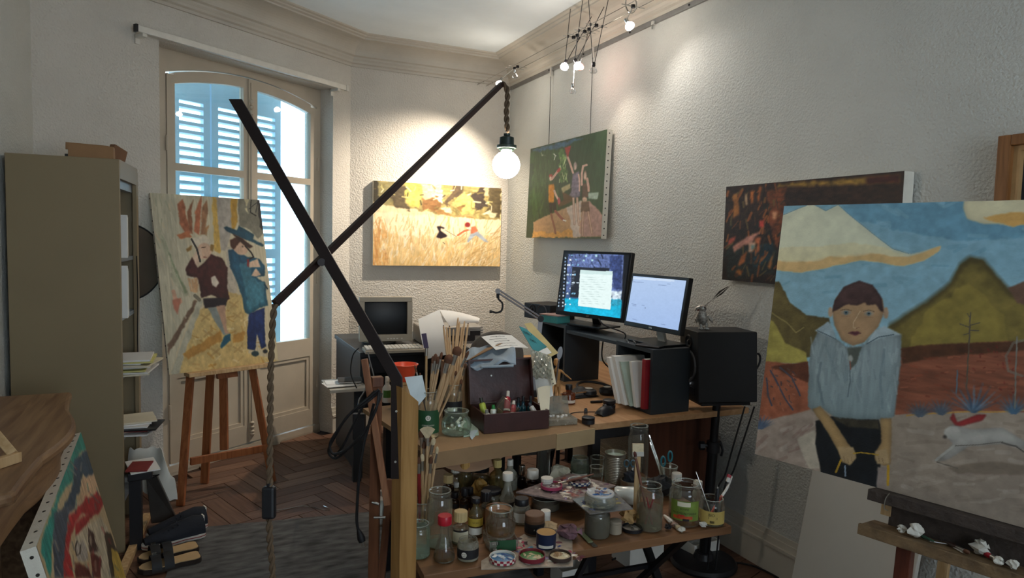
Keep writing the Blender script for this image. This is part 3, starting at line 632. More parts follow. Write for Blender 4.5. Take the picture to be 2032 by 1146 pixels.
# red earth
p.poly('1506,715 1605,725 1612,810 1500,840', '#9a5a40', warp=2, mott=.2); p.poly('1530,728 1606,716 1608,760 1560,745', '#5c3424', warp=4, mott=.2)
p.poly('1785,690 2000,676 2600,735 2600,907 2000,815 1770,822', '#87503a', '#7f4a36', 'y', None, warp=2, mott=.22, br='h'); p.poly('1785,688 1900,680 2090,674 2090,690 1880,705 1790,720', '#50311f', warp=3, mott=.2)
p.strokes(70, '1780,705 2080,695 2080,810 1780,815', ['#7a3c28', '#a86448', '#8f4a32', '#6b3424'], (5, 16), (2, 5), .1, .4, .6, 22); p.strokes(45, '1920,690 2080,680 2080,800 1920,800', ['#6a2820', '#7a3026'], (2, 5), (2, 4), .5, 1., .7, 23)
for q in ('1530,735 1545,765 1558,790 1572,812', '1548,730 1572,750 1588,785', '1522,750 1524,785 1532,805'): p.line(q, 3.5, '#4a4854', warp=2)
p.strokes(26, '1520,730 1590,730 1590,812 1516,812', ['#3f3a44', '#5a4a48', '#b07058'], (3, 8), (1.5, 3), .9, .6, .8, 24)
# plain
p.poly('1500,840 1620,812 1625,940 1640,960 1480,910', '#a08e80', warp=2, mott=.12); p.strokes(26, '1504,850 1612,835 1612,930 1504,900', ['#866c62', '#8f7a6e', '#b3a496'], (12, 34), (4, 9), -.5, .3, .5, 25); p.poly('1580,870 1615,850 1628,930 1605,928', '#b8ab98', warp=3)
p.poly('1768,822 2000,814 2600,905 2600,1500 1740,1200', '#9c8c7c', '#8f8072', 'y', (820, 1000), warp=2, mott=.1); p.strokes(80, '1775,830 2060,830 2060,1030 1760,960', ['#a99a8a', '#86786a', '#b0a294', '#7c6e60'], (16, 50), (4, 10), .06, .3, .4, 26)
p.poly('1880,925 1960,915 2060,925 2060,942 1900,938', '#6e5f50', warp=4, al=.6); p.line('1800,824 1850,820 2000,815 2060,812', 3, '#b98c4a', warp=2)
# agaves and stalks
def agave(cx, cy, r, c, n=11):
    for k in range(n):
        a = math.pi*(k+.5)/n; p.poly([(cx-4, cy), (cx-r*math.cos(a)*1.05, cy-r*(.35+.65*math.sin(a))), (cx+4, cy)], c[k % len(c)], warp=.7)
agave(1933, 818, 64, ['#50667a', '#3e5266', '#64798c']); agave(1826, 826, 34, ['#56606c', '#4a5460']); agave(1868, 822, 34, ['#5a6674', '#4e5a68']); agave(2012, 820, 40, ['#4e6c84', '#3f5a70']); agave(1510, 850, 30, ['#5a6a80', '#4a5a70'])
p.line('1926,620 1922,700 1918,770', 3, '#5c5244', warp=1); 
for q in ('1926,650 1905,642', '1926,645 1945,640', '1926,655 1942,656', '1926,632 1920,622', '1925,660 1912,664'): p.line(q, 2, '#5c5244', warp=.8)
p.line('1900,735 1898,780', 3, '#5a6670', warp=.6); p.line('2018,668 2014,810', 3, '#77756c', warp=1); p.line('2040,672 2010,680 1996,705 2002,735 2030,745', 5, '#77756c', warp=2, al=.6)
# dog with red scarf
p.poly('1876,862 1890,842 1930,852 1990,848 2030,872 2060,905 2030,890 1990,880 1920,886 1880,912 1860,915 1890,880', '#a9a49c', warp=1.2, mott=.1, vol=0.3); p.ell(1890, 858, 17, 13, '#b0aba2', warp=1); p.ell(1875, 866, 4, 3.5, '#3e3834', warp=.4)
p.line('1893,884 1872,900 1858,912', 5, '#a39e96', warp=.6); p.line('1988,878 2015,884 2032,896', 3, '#55504a', warp=.8); p.poly('1885,830 1892,818 1900,838 1940,822 1958,822 1950,834 1910,845 1896,844', '#8f2c2c', warp=.8, vol=0.3)
p.line('1895,884 1940,882 1990,876', 1.6, '#5e5850', warp=.6); p.line('1860,916 1900,928', 2.4, '#6a6056', warp=.6)
# the sitter
p.fr = (1490, 540, 2.603)
p.poly('335,765 420,745 660,760 690,830 650,1140 480,1120 370,1060 335,880', '#12161a', warp=1.5, mott=.3, vol=0.3); p.poly('420,750 660,765 665,810 500,800', '#3a3428', warp=2, mott=.3)
p.poly('345,300 400,255 440,340 500,385 580,380 660,290 780,320 775,450 745,740 690,760 560,760 430,750 360,690 330,720 295,690 300,520 310,380', '#8f9b9c', '#87989a', 'y', None, warp=1.8, mott=.09, br='v', vol=0.3)
p.strokes(90, '310,340 770,330 740,740 310,690', ['#9fabad', '#7b8a8e', '#a9b4b4', '#748487'], (14, 40), (3, 7), 1.5, .35, .4, 31)
p.line('365,470 350,560 375,680', 5, '#66757a', warp=2, al=.6); p.line('510,470 512,560 500,640', 3, '#6a787c', warp=1.5); p.line('690,400 670,560 680,700', 5, '#74858a', warp=2, al=.6)
p.poly('330,300 400,252 425,290 440,345 400,330', '#9fb0b6', warp=1); p.poly('640,300 690,275 780,320 700,330 600,370', '#a3b2b6', warp=1); p.line('345,300 410,330 440,345', 2, '#5a6a70', warp=.8); p.line('600,370 660,335 740,320', 2.2, '#5a6a70', warp=.8)
p.poly('500,390 575,385 545,470 515,500 505,440', '#555a52', warp=1); p.ell(515, 445, 12, 18, '#a9aaa2', warp=.8); p.line('512,460 515,500', 2.5, '#8a5a4a', warp=.5)
p.poly('420,195 440,130 560,60 680,140 690,200 660,280 590,360 530,380 470,350 430,270', '#b4916c', '#ad8a66', 'y', None, warp=1, mott=.07, vol=0.28); p.ell(412, 205, 13, 26, '#b8987a', warp=.8); p.ell(697, 210, 14, 30, '#b8987a', warp=.8)
p.poly('420,205 430,150 480,75 560,42 630,65 675,130 685,205 670,200 645,165 600,172 590,155 545,172 505,165 480,172 450,190', '#523c3a', '#4a3433', 'y', None, warp=1, mott=.2, vol=0.3)
p.line('565,200 530,260 530,285 555,290', 1.6, '#cdb08c', warp=.5); p.line('545,290 560,285', 1.6, '#8f6a50', warp=.4)
for x, y in ((492, 208), (610, 213)): p.ell(x, y, 26, 14, '#a5927c', warp=.5); p.ell(x, y, 11, 10, '#55707c', warp=.3); p.ell(x, y, 5, 5, '#20282c', warp=.2); p.line([(x-28, y-12), (x, y-18), (x+28, y-10)], 1.6, '#6e5844', warp=.4); p.line([(x-24, y+18), (x+20, y+20)], 1.6, '#a07c60', warp=.4, al=.7)
p.poly('503,312 525,304 538,308 552,303 570,315 538,328', '#5e3038', warp=.6); p.line('503,313 570,315', 1, '#3c2024', warp=.4)
p.poly('318,705 360,690 430,770 500,880 545,940 520,990 470,985 450,920 400,830', '#b08f60', '#a8875a', 'y', None, warp=1.2, mott=.08, vol=0.35); p.poly('450,900 530,905 545,960 510,998 468,975', '#b0946c', warp=1.2)
p.poly('668,752 728,752 722,990 690,1000 640,970 640,930 672,880', '#ad8c5e', warp=1.2, mott=.08, vol=0.35); p.poly('640,925 700,905 715,985 650,990', '#b0946c', warp=1.5)
p.line('530,935 570,930 660,942', 2.4, '#b4902c', warp=.5); p.line('465,970 440,1030', 4, '#b08a28', warp=.6); p.line('710,1000 708,1095', 5.5, '#b68c24', warp=.4); p.poly('655,1005 700,1005 700,1140 648,1140', '#8f8078', warp=1); p.line('486,1000 488,1050', 3, '#8a98a8', warp=.6)
for x, y in ((480, 975), (500, 985), (520, 980), (660, 975), (680, 985)): p.line([(x, y-24), (x+4, y)], 1, '#7f6448', warp=.3)
canvas_on(p, 'painting', 'big desert portrait of a grey-shirted sitter with a leaping white dog', .035)
# ================================================================ FIXTURES
m_alu = mat('brushed_aluminium', '#cfccc4', .35, .35, .06, 20.); m_black = mat('black_plastic', '#16161a', .45, 0, .15, 30.); m_blackm = mat('black_metal', '#141316', .42, .3, .15, 20.)
m_white = mat('white_plastic', '#d8d4cb', .5, 0, .04); m_paper = mat('white_paper', '#d9d8d4', .8, 0, .04, 8.); m_cream = mat('cream_paper', '#cfc6ae', .8, 0, .06, 8.)
m_steel = mat('polished_steel', '#c8c6c2', .18, 1., .05); m_card = mat('brown_cardboard', '#8d6b4a', .8, 0, .1, 10., .05, 60.); m_rubber = mat('black_rubber', '#111114', .6, 0, .2)
m_pine = wood('varnished_pine', '#a57d4a', '#8a6436', .45, 'z'); m_beech = wood('red_beech', '#9a5f3a', '#7c4628', .45, 'z'); m_pale = wood('pale_wood', '#c0a27a', '#a5845a', .55, 'z'); m_handle = wood('brush_handle_wood', '#c2a27c', '#a88660', .4, 'z')
# curtain rail across the French window
cr = thing('curtain_rail', 'flat silver curtain rail above the French window', 'rail', W(-.92, -.06, 2.58))
b = B(); wbox(b, -1.7, -.13, -.085, -.062, 2.592, 2.628); b.build('rail_bar', m_alu, cr, bev=.002)
b = B(); wbox(b, -1.712, -1.7, -.088, -.06, 2.59, 2.63); b.build('end_cap', m_black, cr)
b = B(); wbox(b, -.13, -.108, -.088, -.06, 2.59, 2.63); b.build('end_cap', m_alu, cr)
for s in (-1.66, -.2):
    b = B(); wbox(b, s-.012, s+.012, -.08, 0, 2.575, 2.592); wbox(b, s-.012, s+.012, -.01, 0, 2.545, 2.592); b.build('bracket', m_alu, cr)
# picture rail on the right wall and its hooks
pr = thing('picture_rail', 'long grey metal picture rail under the cornice on the right wall', 'rail', (XR-.006, 3.5, 2.77))
b = B(); b.box(XR-.012, XR, .3, YB-.02, 2.775, 2.803); b.box(XR-.014, XR-.012, .3, YB-.02, 2.775, 2.779); b.build('rail_bar', mat('grey_aluminium', '#8f8d8a', .4, .7), pr)
for y in (2.6, 3.0, 3.55, 4.1, 4.6):
    B().cone((XR-.0125, y, 2.79), (XR-.016, y, 2.79), .006, n=8).build('screw', m_blackm, pr)
hx = XR-.018
for py_, lab in ((4.56, 'thin hanging wire nearest the room corner holding the green painting'), (3.97, 'thin hanging wire farther from the room corner holding the green painting')):
    w = thing('hanging_wire', lab, 'wire', (hx, py_, 2.23)); B().cone((hx, py_, 2.232), (hx, py_, 2.77), .0022, n=6).build('wire', m_blackm, w); B().box(hx-.006, hx+.008, py_-.008, py_+.008, 2.735, 2.803).build('hook', m_alu, w)
hk = Px(1295, 42, XR-.02); w = thing('picture_hook', 'small loose silver hook on the picture rail near the far spotlight', 'hook', hk); B().box(hk.x-.004, XR-.001, hk.y-.008, hk.y+.008, hk.z-.02, 2.79).build('clip', m_alu, w); B().cone((hk.x, hk.y, hk.z-.02), (hk.x, hk.y, hk.z-.045), .005).build('knob', m_steel, w)
# low-voltage cable track: two wires running beside the right wall with small lamps
CX1, CX2, CZ = XR-.30, XR-.22, 2.79
tr = thing('cable_track', 'pair of tensioned low-voltage wires running beside the right wall', 'cable', (CX1, 4.0, CZ))
for x in (CX1, CX2):
    B().cone((x, .4, CZ), (x, YB-.12, CZ), .0022, n=6).build('wire', m_steel, tr); B().cone((x, YB-.13, CZ), (x, YB, CZ-.0), .005, n=8).build('turnbuckle', m_steel, tr)
m_bulb = emission('halogen_glow', '#fff2e2', 60.); m_clear = glass('clear_bulb_glass', '#f4f4f4', .02, '#cccccc', .02, .3); m_pink = glass('pink_glass', '#e6a3a0', .12, '#d88a86', .05, .4)
m_bulb2 = emission('halogen_soft', '#ffe9d8', 25.)
def spotlamp(label, y, head, lit, kind='plain', aim=None, power=0, col=(1, .86, .72), ang=70):
    """small halogen head hung from the cable track by two rods"""
    c = V((CX1+CX2)/2, y, CZ); head = Vector(head); t = thing('track_spotlight', label, 'spotlight', c, group='small lamps on the cable track')
    b = B(); b.cone(V(CX1-.035, y, CZ), V(CX2+.035, y, CZ), .003, n=6)
    b.build('cross_rod', m_steel, t); B().cone(c+V(0, 0, .008), c-V(0, 0, .008), .012, n=10).build('clamp', m_blackm, t, smooth=True)
    up = (c-head)
    if kind == 'sticks':
        for s in (-1, 1):
            q = c+V(s*.04, 0, 0); d = (q-head); B().cone(head+V(s*.006, 0, 0), q+d.normalized()*.17, .0022, n=6).build('rod', m_blackm, t); B().cone(q-d.normalized()*.008, q+d.normalized()*.008, .006, n=8).build('rod_clamp', m_blackm, t)
    else: B().cone(head, c, .003, n=6).build('rod', m_steel, t)
    ax = (Vector(aim)-head).normalized() if aim else V(0, 0, -1)
    B().lathe([(.006, -.012), (.011, -.008), (.011, .012), (.008, .016)], 12, head, ax, close=True).build('socket', m_blackm if kind == 'sticks' else m_steel, t, smooth=True)
    if lit: B().lathe([(.008, .016), (.022, .03), (.026, .042), (.022, .052), (.004, .055)], 16, head, ax, close=True).build('lit_bulb', m_bulb if kind != 'soft' else m_bulb2, t, smooth=True)
    else: B().lathe([(.008, .016), (.02, .03), (.024, .042), (.018, .054), (.003, .058)], 16, head, ax, close=True).build('glass_bulb', m_pink if kind == 'pink' else m_clear, t, smooth=True)
    if lit and power: spot('track_beam', head+ax*.07, aim, power, col, ang, 1., .02)
    return t
CXm = (CX1+CX2)/2
hd = Pd(995, 168, 5.02); spotlamp('lit track spotlight above the floor lamp arm near the room corner', hd.y, (hd.x, hd.y, 2.70), True, aim=(1.5, YB, 1.15), power=88, col=(1, .87, .72), ang=112)
hd = Px(1123, 122, CXm-.05); spotlamp('lit track lamp with long crossed rods, lowest left of the cluster', hd.y, hd, True, 'sticks', aim=(1.5, 3.4, 1.2), power=9, ang=110)
hd = Px(1142, 120, CXm-.03); spotlamp('lit track lamp with crossed rods beside the pink one', hd.y-.05, hd, True, 'sticks', aim=(XR, 3.2, 1.4), power=6, ang=100)
hd = Px(1152, 120, CXm); spotlamp('pink glass unlit track lamp in the crossed-rod cluster', hd.y-.09, hd, False, 'pink')
hd = Px(1137, 168, CXm-.02); spotlamp('clear unlit track bulb hanging lowest below the cluster', hd.y, hd, False, 'plain')
hd = Px(1178, 127, CXm+.02); spotlamp('clear unlit track lamp at the right end of the crossed-rod cluster', hd.y-.05, hd, False, 'sticks')
hd = Px(1243, 40, CXm-.04); t = spotlamp('round lit track lamp with a metal ring nearest the camera', hd.y, hd, True, aim=(XR, hd.y-.5, 1.75), power=4, col=(1, .93, .86), ang=130)
B().tube([V(CXm+.035*math.cos(a), hd.y+.02, CZ+.02+.05*math.sin(a)) for a in np.linspace(0, 6.28, 25)[:-1]], .004, 6, True).build('ring', m_steel, t)
hd = Px(1022, 140, CXm-.02); spotlamp('tiny clear unlit track lamp closest to the room corner', hd.y, hd, False)

# ================================================================ LEFT SIDE
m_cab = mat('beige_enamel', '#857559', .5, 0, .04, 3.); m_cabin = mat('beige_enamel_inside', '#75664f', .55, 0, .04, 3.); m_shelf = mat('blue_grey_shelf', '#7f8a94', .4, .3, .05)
cx0, cx1, cy0, cy1, cz = -.75, -.318, 3.55, 4.06, 1.828
cb = thing('metal_cabinet', 'tall beige metal cabinet open on its right side', 'cabinet', (cx1, cy0, 0))
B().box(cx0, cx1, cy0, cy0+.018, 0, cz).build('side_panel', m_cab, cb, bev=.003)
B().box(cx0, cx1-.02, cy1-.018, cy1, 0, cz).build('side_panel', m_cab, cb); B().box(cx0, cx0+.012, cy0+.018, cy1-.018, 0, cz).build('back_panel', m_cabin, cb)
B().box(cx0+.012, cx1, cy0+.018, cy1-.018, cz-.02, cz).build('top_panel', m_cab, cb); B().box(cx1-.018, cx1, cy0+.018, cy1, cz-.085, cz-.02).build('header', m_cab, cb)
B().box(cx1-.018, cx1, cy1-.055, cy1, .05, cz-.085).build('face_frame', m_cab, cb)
B().box(cx1-.05, cx1-.02, cy0+.018, cy1-.06, cz-.125, cz-.085).build('door_track', m_shelf, cb)
for z in (.2, .5, .80, 1.08, 1.36): B().box(cx0+.012, cx1-.02, cy0+.018, cy1-.018, z, z+.02).build('shelf', m_shelf, cb)
b = B(); pts = [V(cx1+.004, cy1-.1, 1.38), V(cx1+.012, cy1-.13, 1.2), V(cx1+.006, cy1-.12, .95), V(cx1+.012, cy1-.15, .82)]; b.tube(pts, .003, 6); b.build('loose_cable', m_rubber, cb, smooth=True)
cb.rotation_euler.z = -.075
# things on its shelves
for k, (y, z, h, w, lab) in enumerate(((3.62, 1.38, .2, .035, 'white box file upright on the upper cabinet shelf'), (3.60, 1.1, .245, .02, 'tall white binder nearest on the middle cabinet shelf'), (3.63, 1.1, .23, .018, 'second white binder on the middle cabinet shelf'))):
    t = thing('binder', lab, 'binder', (cx1-.1, y, z), 0, 'white files in the cabinet'); B().box(cx1-.24, cx1+.022, y, y+w, z+.001, z+h).build('cover', m_paper, t, bev=.002); B().box(cx1+.022, cx1+.0235, y+.004, y+w-.004, z+.01, z+h-.01).build('spine_strip', m_white, t)
b = B()
for k in range(9): q = V(cx1-.06+random.uniform(-.03, .04), 3.78+random.uniform(-.05, .05), 1.385); b.tube([q, q+V(random.uniform(-.04, .05), random.uniform(-.05, .05), random.uniform(.01, .04)), q+V(random.uniform(-.05, .05), random.uniform(-.07, .07), .005)], .0035, 5)
tag(b.build('cable_tangle', m_rubber, smooth=True), 'small tangle of black cables on the upper cabinet shelf', 'cable')
def sheet_pile(name, label, cat, c, sx, sy, n, mats, dz=.006, spread=.03, group=None, rz=0.):
    t = thing(name, label, cat, c, rz, group)
    for k in range(n):
        a = random.uniform(-.25, .25); ox, oy = random.uniform(-spread, spread), random.uniform(-spread, spread); ca, sa = math.cos(a), math.sin(a); z0 = .001+k*dz
        hx_, hy_ = sx/2*random.uniform(.85, 1), sy/2*random.uniform(.85, 1)
        B().ob(V(ox, oy, z0+dz*.42), V(ca, sa, 0)*hx_, V(-sa, ca, 0)*hy_, V(0, 0, dz*.42)).build('paper', mats[k % len(mats)], t, world=False)
    return t
m_yell = mat('yellow_paper', '#c9c27a', .8)
sheet_pile('paper_pile', 'pile of loose papers and magazines jutting from the cabinet shelf', 'papers', (cx1-.03, 3.74, .822), .3, .25, 9, [m_cream, m_paper, m_yell, m_paper, m_white], .009, .025)
sheet_pile('paper_pile', 'lower pile of magazines and printed sheets on a low cabinet shelf', 'papers', (cx1-.03, 3.78, .522), .3, .22, 7, [m_paper, m_cream, mat('red_print', '#7c2f2c', .6), m_black, m_paper], .008, .03)
# carton and sheets on top
t = thing('cardboard_box', 'open brown carton lying on top of the cabinet', 'box', ((cx0+cx1)/2+.03, 3.72, cz+.001)); bx, by = -.56, 3.66
for (x0, x1, y0, y1) in ((-.52, -.345, 3.60, 3.605), (-.52, -.345, 3.78, 3.785), (-.52, -.515, 3.605, 3.78), (-.35, -.345, 3.605, 3.78)): B().box(x0, x1, y0, y1, cz+.001, cz+.058).build('carton_wall', m_card, t)
B().box(-.515, -.35, 3.605, 3.78, cz+.001, cz+.005).build('carton_floor', m_card, t)
B().ob(V(-.47, 3.8, cz+.068), V(.085, .02, 0), V(0, .004, .016), V(0, .003, -.0008)).build('flap', m_card, t)
tag(B().ob(V(-.50, 3.7, cz+.0125), V(.04, 0, 0), V(0, .05, 0), V(0, 0, .006)).build('notebook', m_black), 'small black notebook inside the carton on the cabinet', 'notebook')
t = thing('cardboard_box', 'small collapsed carton hanging over the cabinet edge', 'box', (cx1-.02, 3.68, cz+.002)); B().prism([(0, 0), (.15, -.02), (.17, .055), (.05, .075)], V(cx1-.05, 3.62, cz+.003), V(.35, .93, 0).normalized(), V(.1, 0, .99).normalized(), V(-.02, .006, 0)).build('carton_wall', mat('dark_cardboard', '#6b4a32', .8), t)
B().box(cx1-.1, cx1-.03, 3.62, 3.74, cz+.001, cz+.006).build('carton_floor', m_card, t)
# round folding reflector behind the cabinet
rc = Ppl(252, 520, W(0, -.03, 0), WN); rn = WN.copy()
t = thing('photo_reflector', 'round dark folding reflector leaning behind the cabinet', 'reflector', (rc.x, rc.y, 1.1)); B().lathe([(.0, -.003), (.21, -.003), (.21, .003), (.0, .003)], 48, rc, rn, close=True).build('fabric', mat('dark_bronze_fabric', '#54483c', .5, .1, .1, 6.), t)
aa = rn.orthogonal().normalized(); bb_ = rn.cross(aa); B().tube([rc+(aa*math.cos(x)+bb_*math.sin(x))*.212 for x in np.linspace(0, 6.283, 49)[:-1]], .006, 6, True).build('rim', m_rubber, t, smooth=True)

# fireplace mantel
m_marb = wood('brown_marble', '#8c6e50', '#6b4f38', .45, 'y', 7.)
MZ = .86
mt = thing('fireplace_mantel', 'brown marble fireplace mantel with a serpentine shelf on the left', 'mantel', (-.6, 2.55, 0))
XW = -.85
def front(y):  # serpentine front edge
    t = (y-1.96)/1.2; return -.39-.05*t-.03*math.cos(t*math.pi*2)*.6+(.03 if .25 < t < .75 else .0)*math.sin((t-.25)*2*math.pi)
N_ = 40; ys = [1.96+1.2*i/N_ for i in range(N_+1)]
poly = [(XW, 1.96)]+[(front(y), y) for y in ys]+[(XW, 3.16)]
# rounded near corner
poly[1] = (front(1.96)-.03, 1.96); poly.insert(2, (front(1.97)-.006, 1.972))
B().prism(poly, V(0, 0, MZ-.035), V(1, 0, 0), V(0, 1, 0), V(0, 0, .035)).build('mantel_shelf', m_marb, mt, bev=.012)
pb = [(XW, 2.0)]+[(front(y)-.045, y) for y in ys if 1.99 < y < 3.13]+[(XW, 3.12)]
B().prism(pb, V(0, 0, MZ-.16), V(1, 0, 0), V(0, 1, 0), V(0, 0, .124)).build('frieze', m_marb, mt, bev=.006)
for y0, y1 in ((2.0, 2.2), (2.92, 3.12)): B().box(XW, front(2.1)-.08, y0, y1, 0, MZ-.16).build('jamb', m_marb, mt, bev=.008)
B().box(XW, XW+.04, 2.2, 2.92, 0, MZ-.16).build('hearth_back', mat('soot_black', '#1a1614', .9), mt)
# small stretcher frame lying on the mantel
t = thing('table_easel', 'small pale wooden table easel standing on the mantel', 'easel', (-.52, 2.22, MZ+.001))
q0 = Pz(38, 905, MZ+.015); B().bar(q0, q0+V(-.13, -.17, .0), .028, .02, (0, 0, 1)).build('foot', m_pale, t, bev=.002); B().bar(q0+V(-.012, -.012, .012), q0+V(-.13, .09, .14), .024, .015, (1, 0, 0)).build('strut', m_pale, t, bev=.002)
# leaning zigzag canvas in front of the mantel
zt, zn = Pz(160, 857, .72), Pz(72, 1083, .72)
uz = (zt-zn); wz = uz.length; uz.normalize(); fb = Pd(258, 1146, 2.84)
ez = (zt-fb); ez -= uz*ez.dot(uz); ez.normalize(); hz = zt.z/ez.z-.012
p = Paint(zn-ez*hz, uz, ez, wz, hz, 260, 170, 71); p.fr = (0, 740, 2.822)
p.fill('#b8a484', '#b29c78', 'y', (850, 1146), .1, 'v')
def zig(c, off, amp, w0, seed):
    r = random.Random(seed); top, bot = [], []
    for k in range(25):
        f = k/24; x = 455-f*240; y = 330+f*610; z = (1 if k % 2 else -1)*amp*(1+f)
        top.append((x+off*.75+z*.4, y+off*1.2-z)); bot.append((x+(off+w0)*.75+z*.4, y+(off+w0)*1.2-z))
    p.poly(top+bot[::-1], c, warp=2, mott=.25, br='s')
for c, q in (('#2c8378', '440,320 470,325 490,430 440,440 400,600 330,700 290,960 280,1146 225,1000 235,930'), ('#33485a', '470,440 500,440 535,590 510,610 460,560 420,740 330,780 390,690 420,480'), ('#46505c', '300,780 420,730 380,830 350,1146 300,1146 295,960'), ('#c0a080', '460,590 535,560 560,640 510,700 440,720 400,800 430,740'),
             ('#9c2c2e', '545,650 578,720 550,780 500,800 460,780 420,830 400,900 390,1000 415,1146 350,1146 360,980 385,820 440,740 480,690 500,700'), ('#8f2a2c', '420,830 545,760 480,850 420,920'), ('#b8ac94', '420,910 560,800 600,860 690,1146 560,1146 520,1000 430,1000'), ('#4a4034', '580,880 620,900 680,1040 660,1146 620,1146 600,980'), ('#b59848', '620,980 660,1000 710,1146 640,1146'),
             ('#a39a90', '415,950 470,940 500,1040 440,1060'), ('#5a2a24', '420,1060 480,1080 520,1146 420,1146'), ('#4a3530', '490,860 520,900 540,1000 500,1000'), ('#5c2c26', '510,1000 560,1040 570,1146 520,1146'), ('#8c7c6c', '500,880 515,940 500,980')): p.poly(q, c, warp=4, mott=.25, br='v')
p.strokes(110, '440,330 700,1140 240,1140 235,940', ['#3f9186', '#3a5264', '#a8363a', '#cbb596', '#5a6672'], (8, 22), (2, 4), 1.2, .5, .35, 41)
for q in ('430,940 420,980 428,1020 445,1010 450,960', '500,900 495,940 505,975'): p.line(q, 2.2, '#463c36', warp=1)
canvas_on(p, 'painting', 'zigzag striped green, blue and red canvas leaning against the mantel', .035, 'tl', 15)

# small easel carrying the two-children canvas
BL, U_, E_, Mn_ = EP
ea = thing('easel', 'reddish beech studio easel standing before the French window', 'easel', (.12, 4.25, 0)); back = -Mn_*.03
def leg(px0, py0, px1, py1, w=.042, t=.022, name='leg', m=m_beech, off=.03):
    o = BL-Mn_*off
    q = Pz(px1, py1, .0); n = U_.cross(E_).normalized(); a = Ppl(px0, py0, o, n)
    d = (q-a); B().bar(a, q, w, t, RT).build(name, m, ea, bev=.002)
leg(392, 560, 358, 1003); leg(470, 560, 541, 955)
n_ = U_.cross(E_).normalized(); o_ = BL-Mn_*.034
a_ = Ppl(378, 915, o_+Mn_*.012, n_); b_ = Ppl(527, 888, o_+Mn_*.012, n_); B().bar(a_, b_, .042, .02, (0, 0, 1)).build('crossbar', m_beech, ea, bev=.002)
a_ = Ppl(440, 450, o_-Mn_*.012, n_); b_ = Ppl(445, 892, o_-Mn_*.012, n_); B().bar(a_, b_, .045, .022, RT).build('mast', m_beech, ea, bev=.002)
a_ = Ppl(425, 600, o_-Mn_*.045, n_); b_ = Pz(406, 958, 0); B().bar(a_, b_+V(0, .0, 0), .045, .022, RT).build('back_leg', m_beech, ea, bev=.002)
led = BL-E_*.012; B().ob(led+U_*.33+Mn_*.005, U_*.24, Mn_*.035, E_*.0115).build('ledge', m_pale, ea, bev=.002)
B().ob(led+U_*.33-E_*.03-Mn_*.012, U_*.06, Mn_*.012, E_*.02).build('ledge_block', m_beech, ea)
# rug
m_rug = mat('distressed_grey_rug', '#5e5d5c', .95, 0, .45, 9., .35, 220., .1, (1, 3, 1))
ra = Pz(418, 1046, .0); rb = Pz(742, 1016, .0); ru = (rb-ra).normalized(); rv = V(ru.y, -ru.x, 0); r0 = ra-ru*.12
tag(B().ob(r0+ru*.78+rv*.85+V(0, 0, .0035), ru*.78, rv*.85, V(0, 0, .0033)).build('rug', m_rug), 'faded charcoal grey rug on the parquet floor', 'rug')
# wire hanger on the floor
t = thing('wire_hanger', 'bent thin wire lying on the parquet beside the rug', 'wire'); b = B()
b.tube([Pz(x, y, .004) for x, y in ((545, 1012), (560, 1010), (600, 1003), (620, 1005), (640, 1011), (655, 1012), (652, 1007), (642, 1003))], .0018, 6); h = b.build('wire', m_steel, t, smooth=True)
# shoes
def sole_poly(L, w): return [(L*t, w*f) for t, f in ((0, .3), (.03, .42), (.12, .48), (.35, .40), (.6, .5), (.8, .5), (.93, .36), (1, .08), (1, -.1), (.93, -.36), (.8, -.5), (.6, -.46), (.35, -.38), (.12, -.48), (.03, -.42), (0, -.3))]
def rotz(a): return Matrix.Rotation(a, 4, 'Z')
m_navy = mat('navy_suede', '#171b24', .8, 0, .15, 20., .1, 90.); m_cork = mat('cork_sole', '#8a6a48', .8, 0, .2, 40.); m_foot = mat('tan_footbed', '#b99a70', .7, 0, .08)
def sneaker(label, P, ang):
    t = thing('sneaker', label, 'shoe', P, ang, 'shoes beside the rug'); sp = sole_poly(.28, .1)
    B().prism(sp, V(0, 0, .001), V(1, 0, 0), V(0, 1, 0), V(0, 0, .026)).build('sole', mat('white_sole', '#c9c2b8', .6), t, world=False, bev=.004)
    sec = [(0, .045, .085, .034), (.05, .047, .095, .037), (.10, .046, .085, .036), (.16, .048, .065, .04), (.22, .044, .048, .036), (.265, .025, .036, .02)]
    vs, fs, n = [], [], 14
    for x, hw, h, tw in sec:
        for k in range(n):
            a = math.pi*k/(n-1); vs.append(V(x+.005, math.cos(a)*(hw if math.sin(a) < .5 else tw+ (hw-tw)*.4), .026+math.sin(a)*(h-.01)))
    for i in range(len(sec)-1):
        for k in range(n-1): fs.append((i*n+k, i*n+k+1, (i+1)*n+k+1, (i+1)*n+k))
    fs += [tuple(range(n))[::-1], tuple(range((len(sec)-1)*n, len(sec)*n))]
    up_ = B().add(vs, fs).build('upper', m_navy, t, world=False, smooth=True)
    b = B()
    for k in range(4): b.bar(V(.12+.022*k, -.025, .088-.008*k), V(.125+.022*k, .025, .088-.008*k), .006, .004)
    b.build('laces', m_navy, up_, world=False); B().ob(V(.005, 0, .085), V(.003, 0, 0), V(0, .018, 0), V(0, 0, .016)).build('heel_tab', m_white, up_, world=False)
    b = B(); b.prism([(x*1.004-.0005, y*1.03) for x, y in sp], V(0, 0, .012), V(1, 0, 0), V(0, 1, 0), V(0, 0, .004)); b.build('stripe', mat('sole_red_stripe', '#8a3a34', .6), t, world=False)
P1 = Pz(405, 1062, .008); sneaker('navy sneaker farther from the camera beside the rug', P1+V(.01, .13, 0), math.pi+.30); sneaker('navy sneaker nearer the sandals beside the rug', P1+V(.0, .015, 0), math.pi+.28)
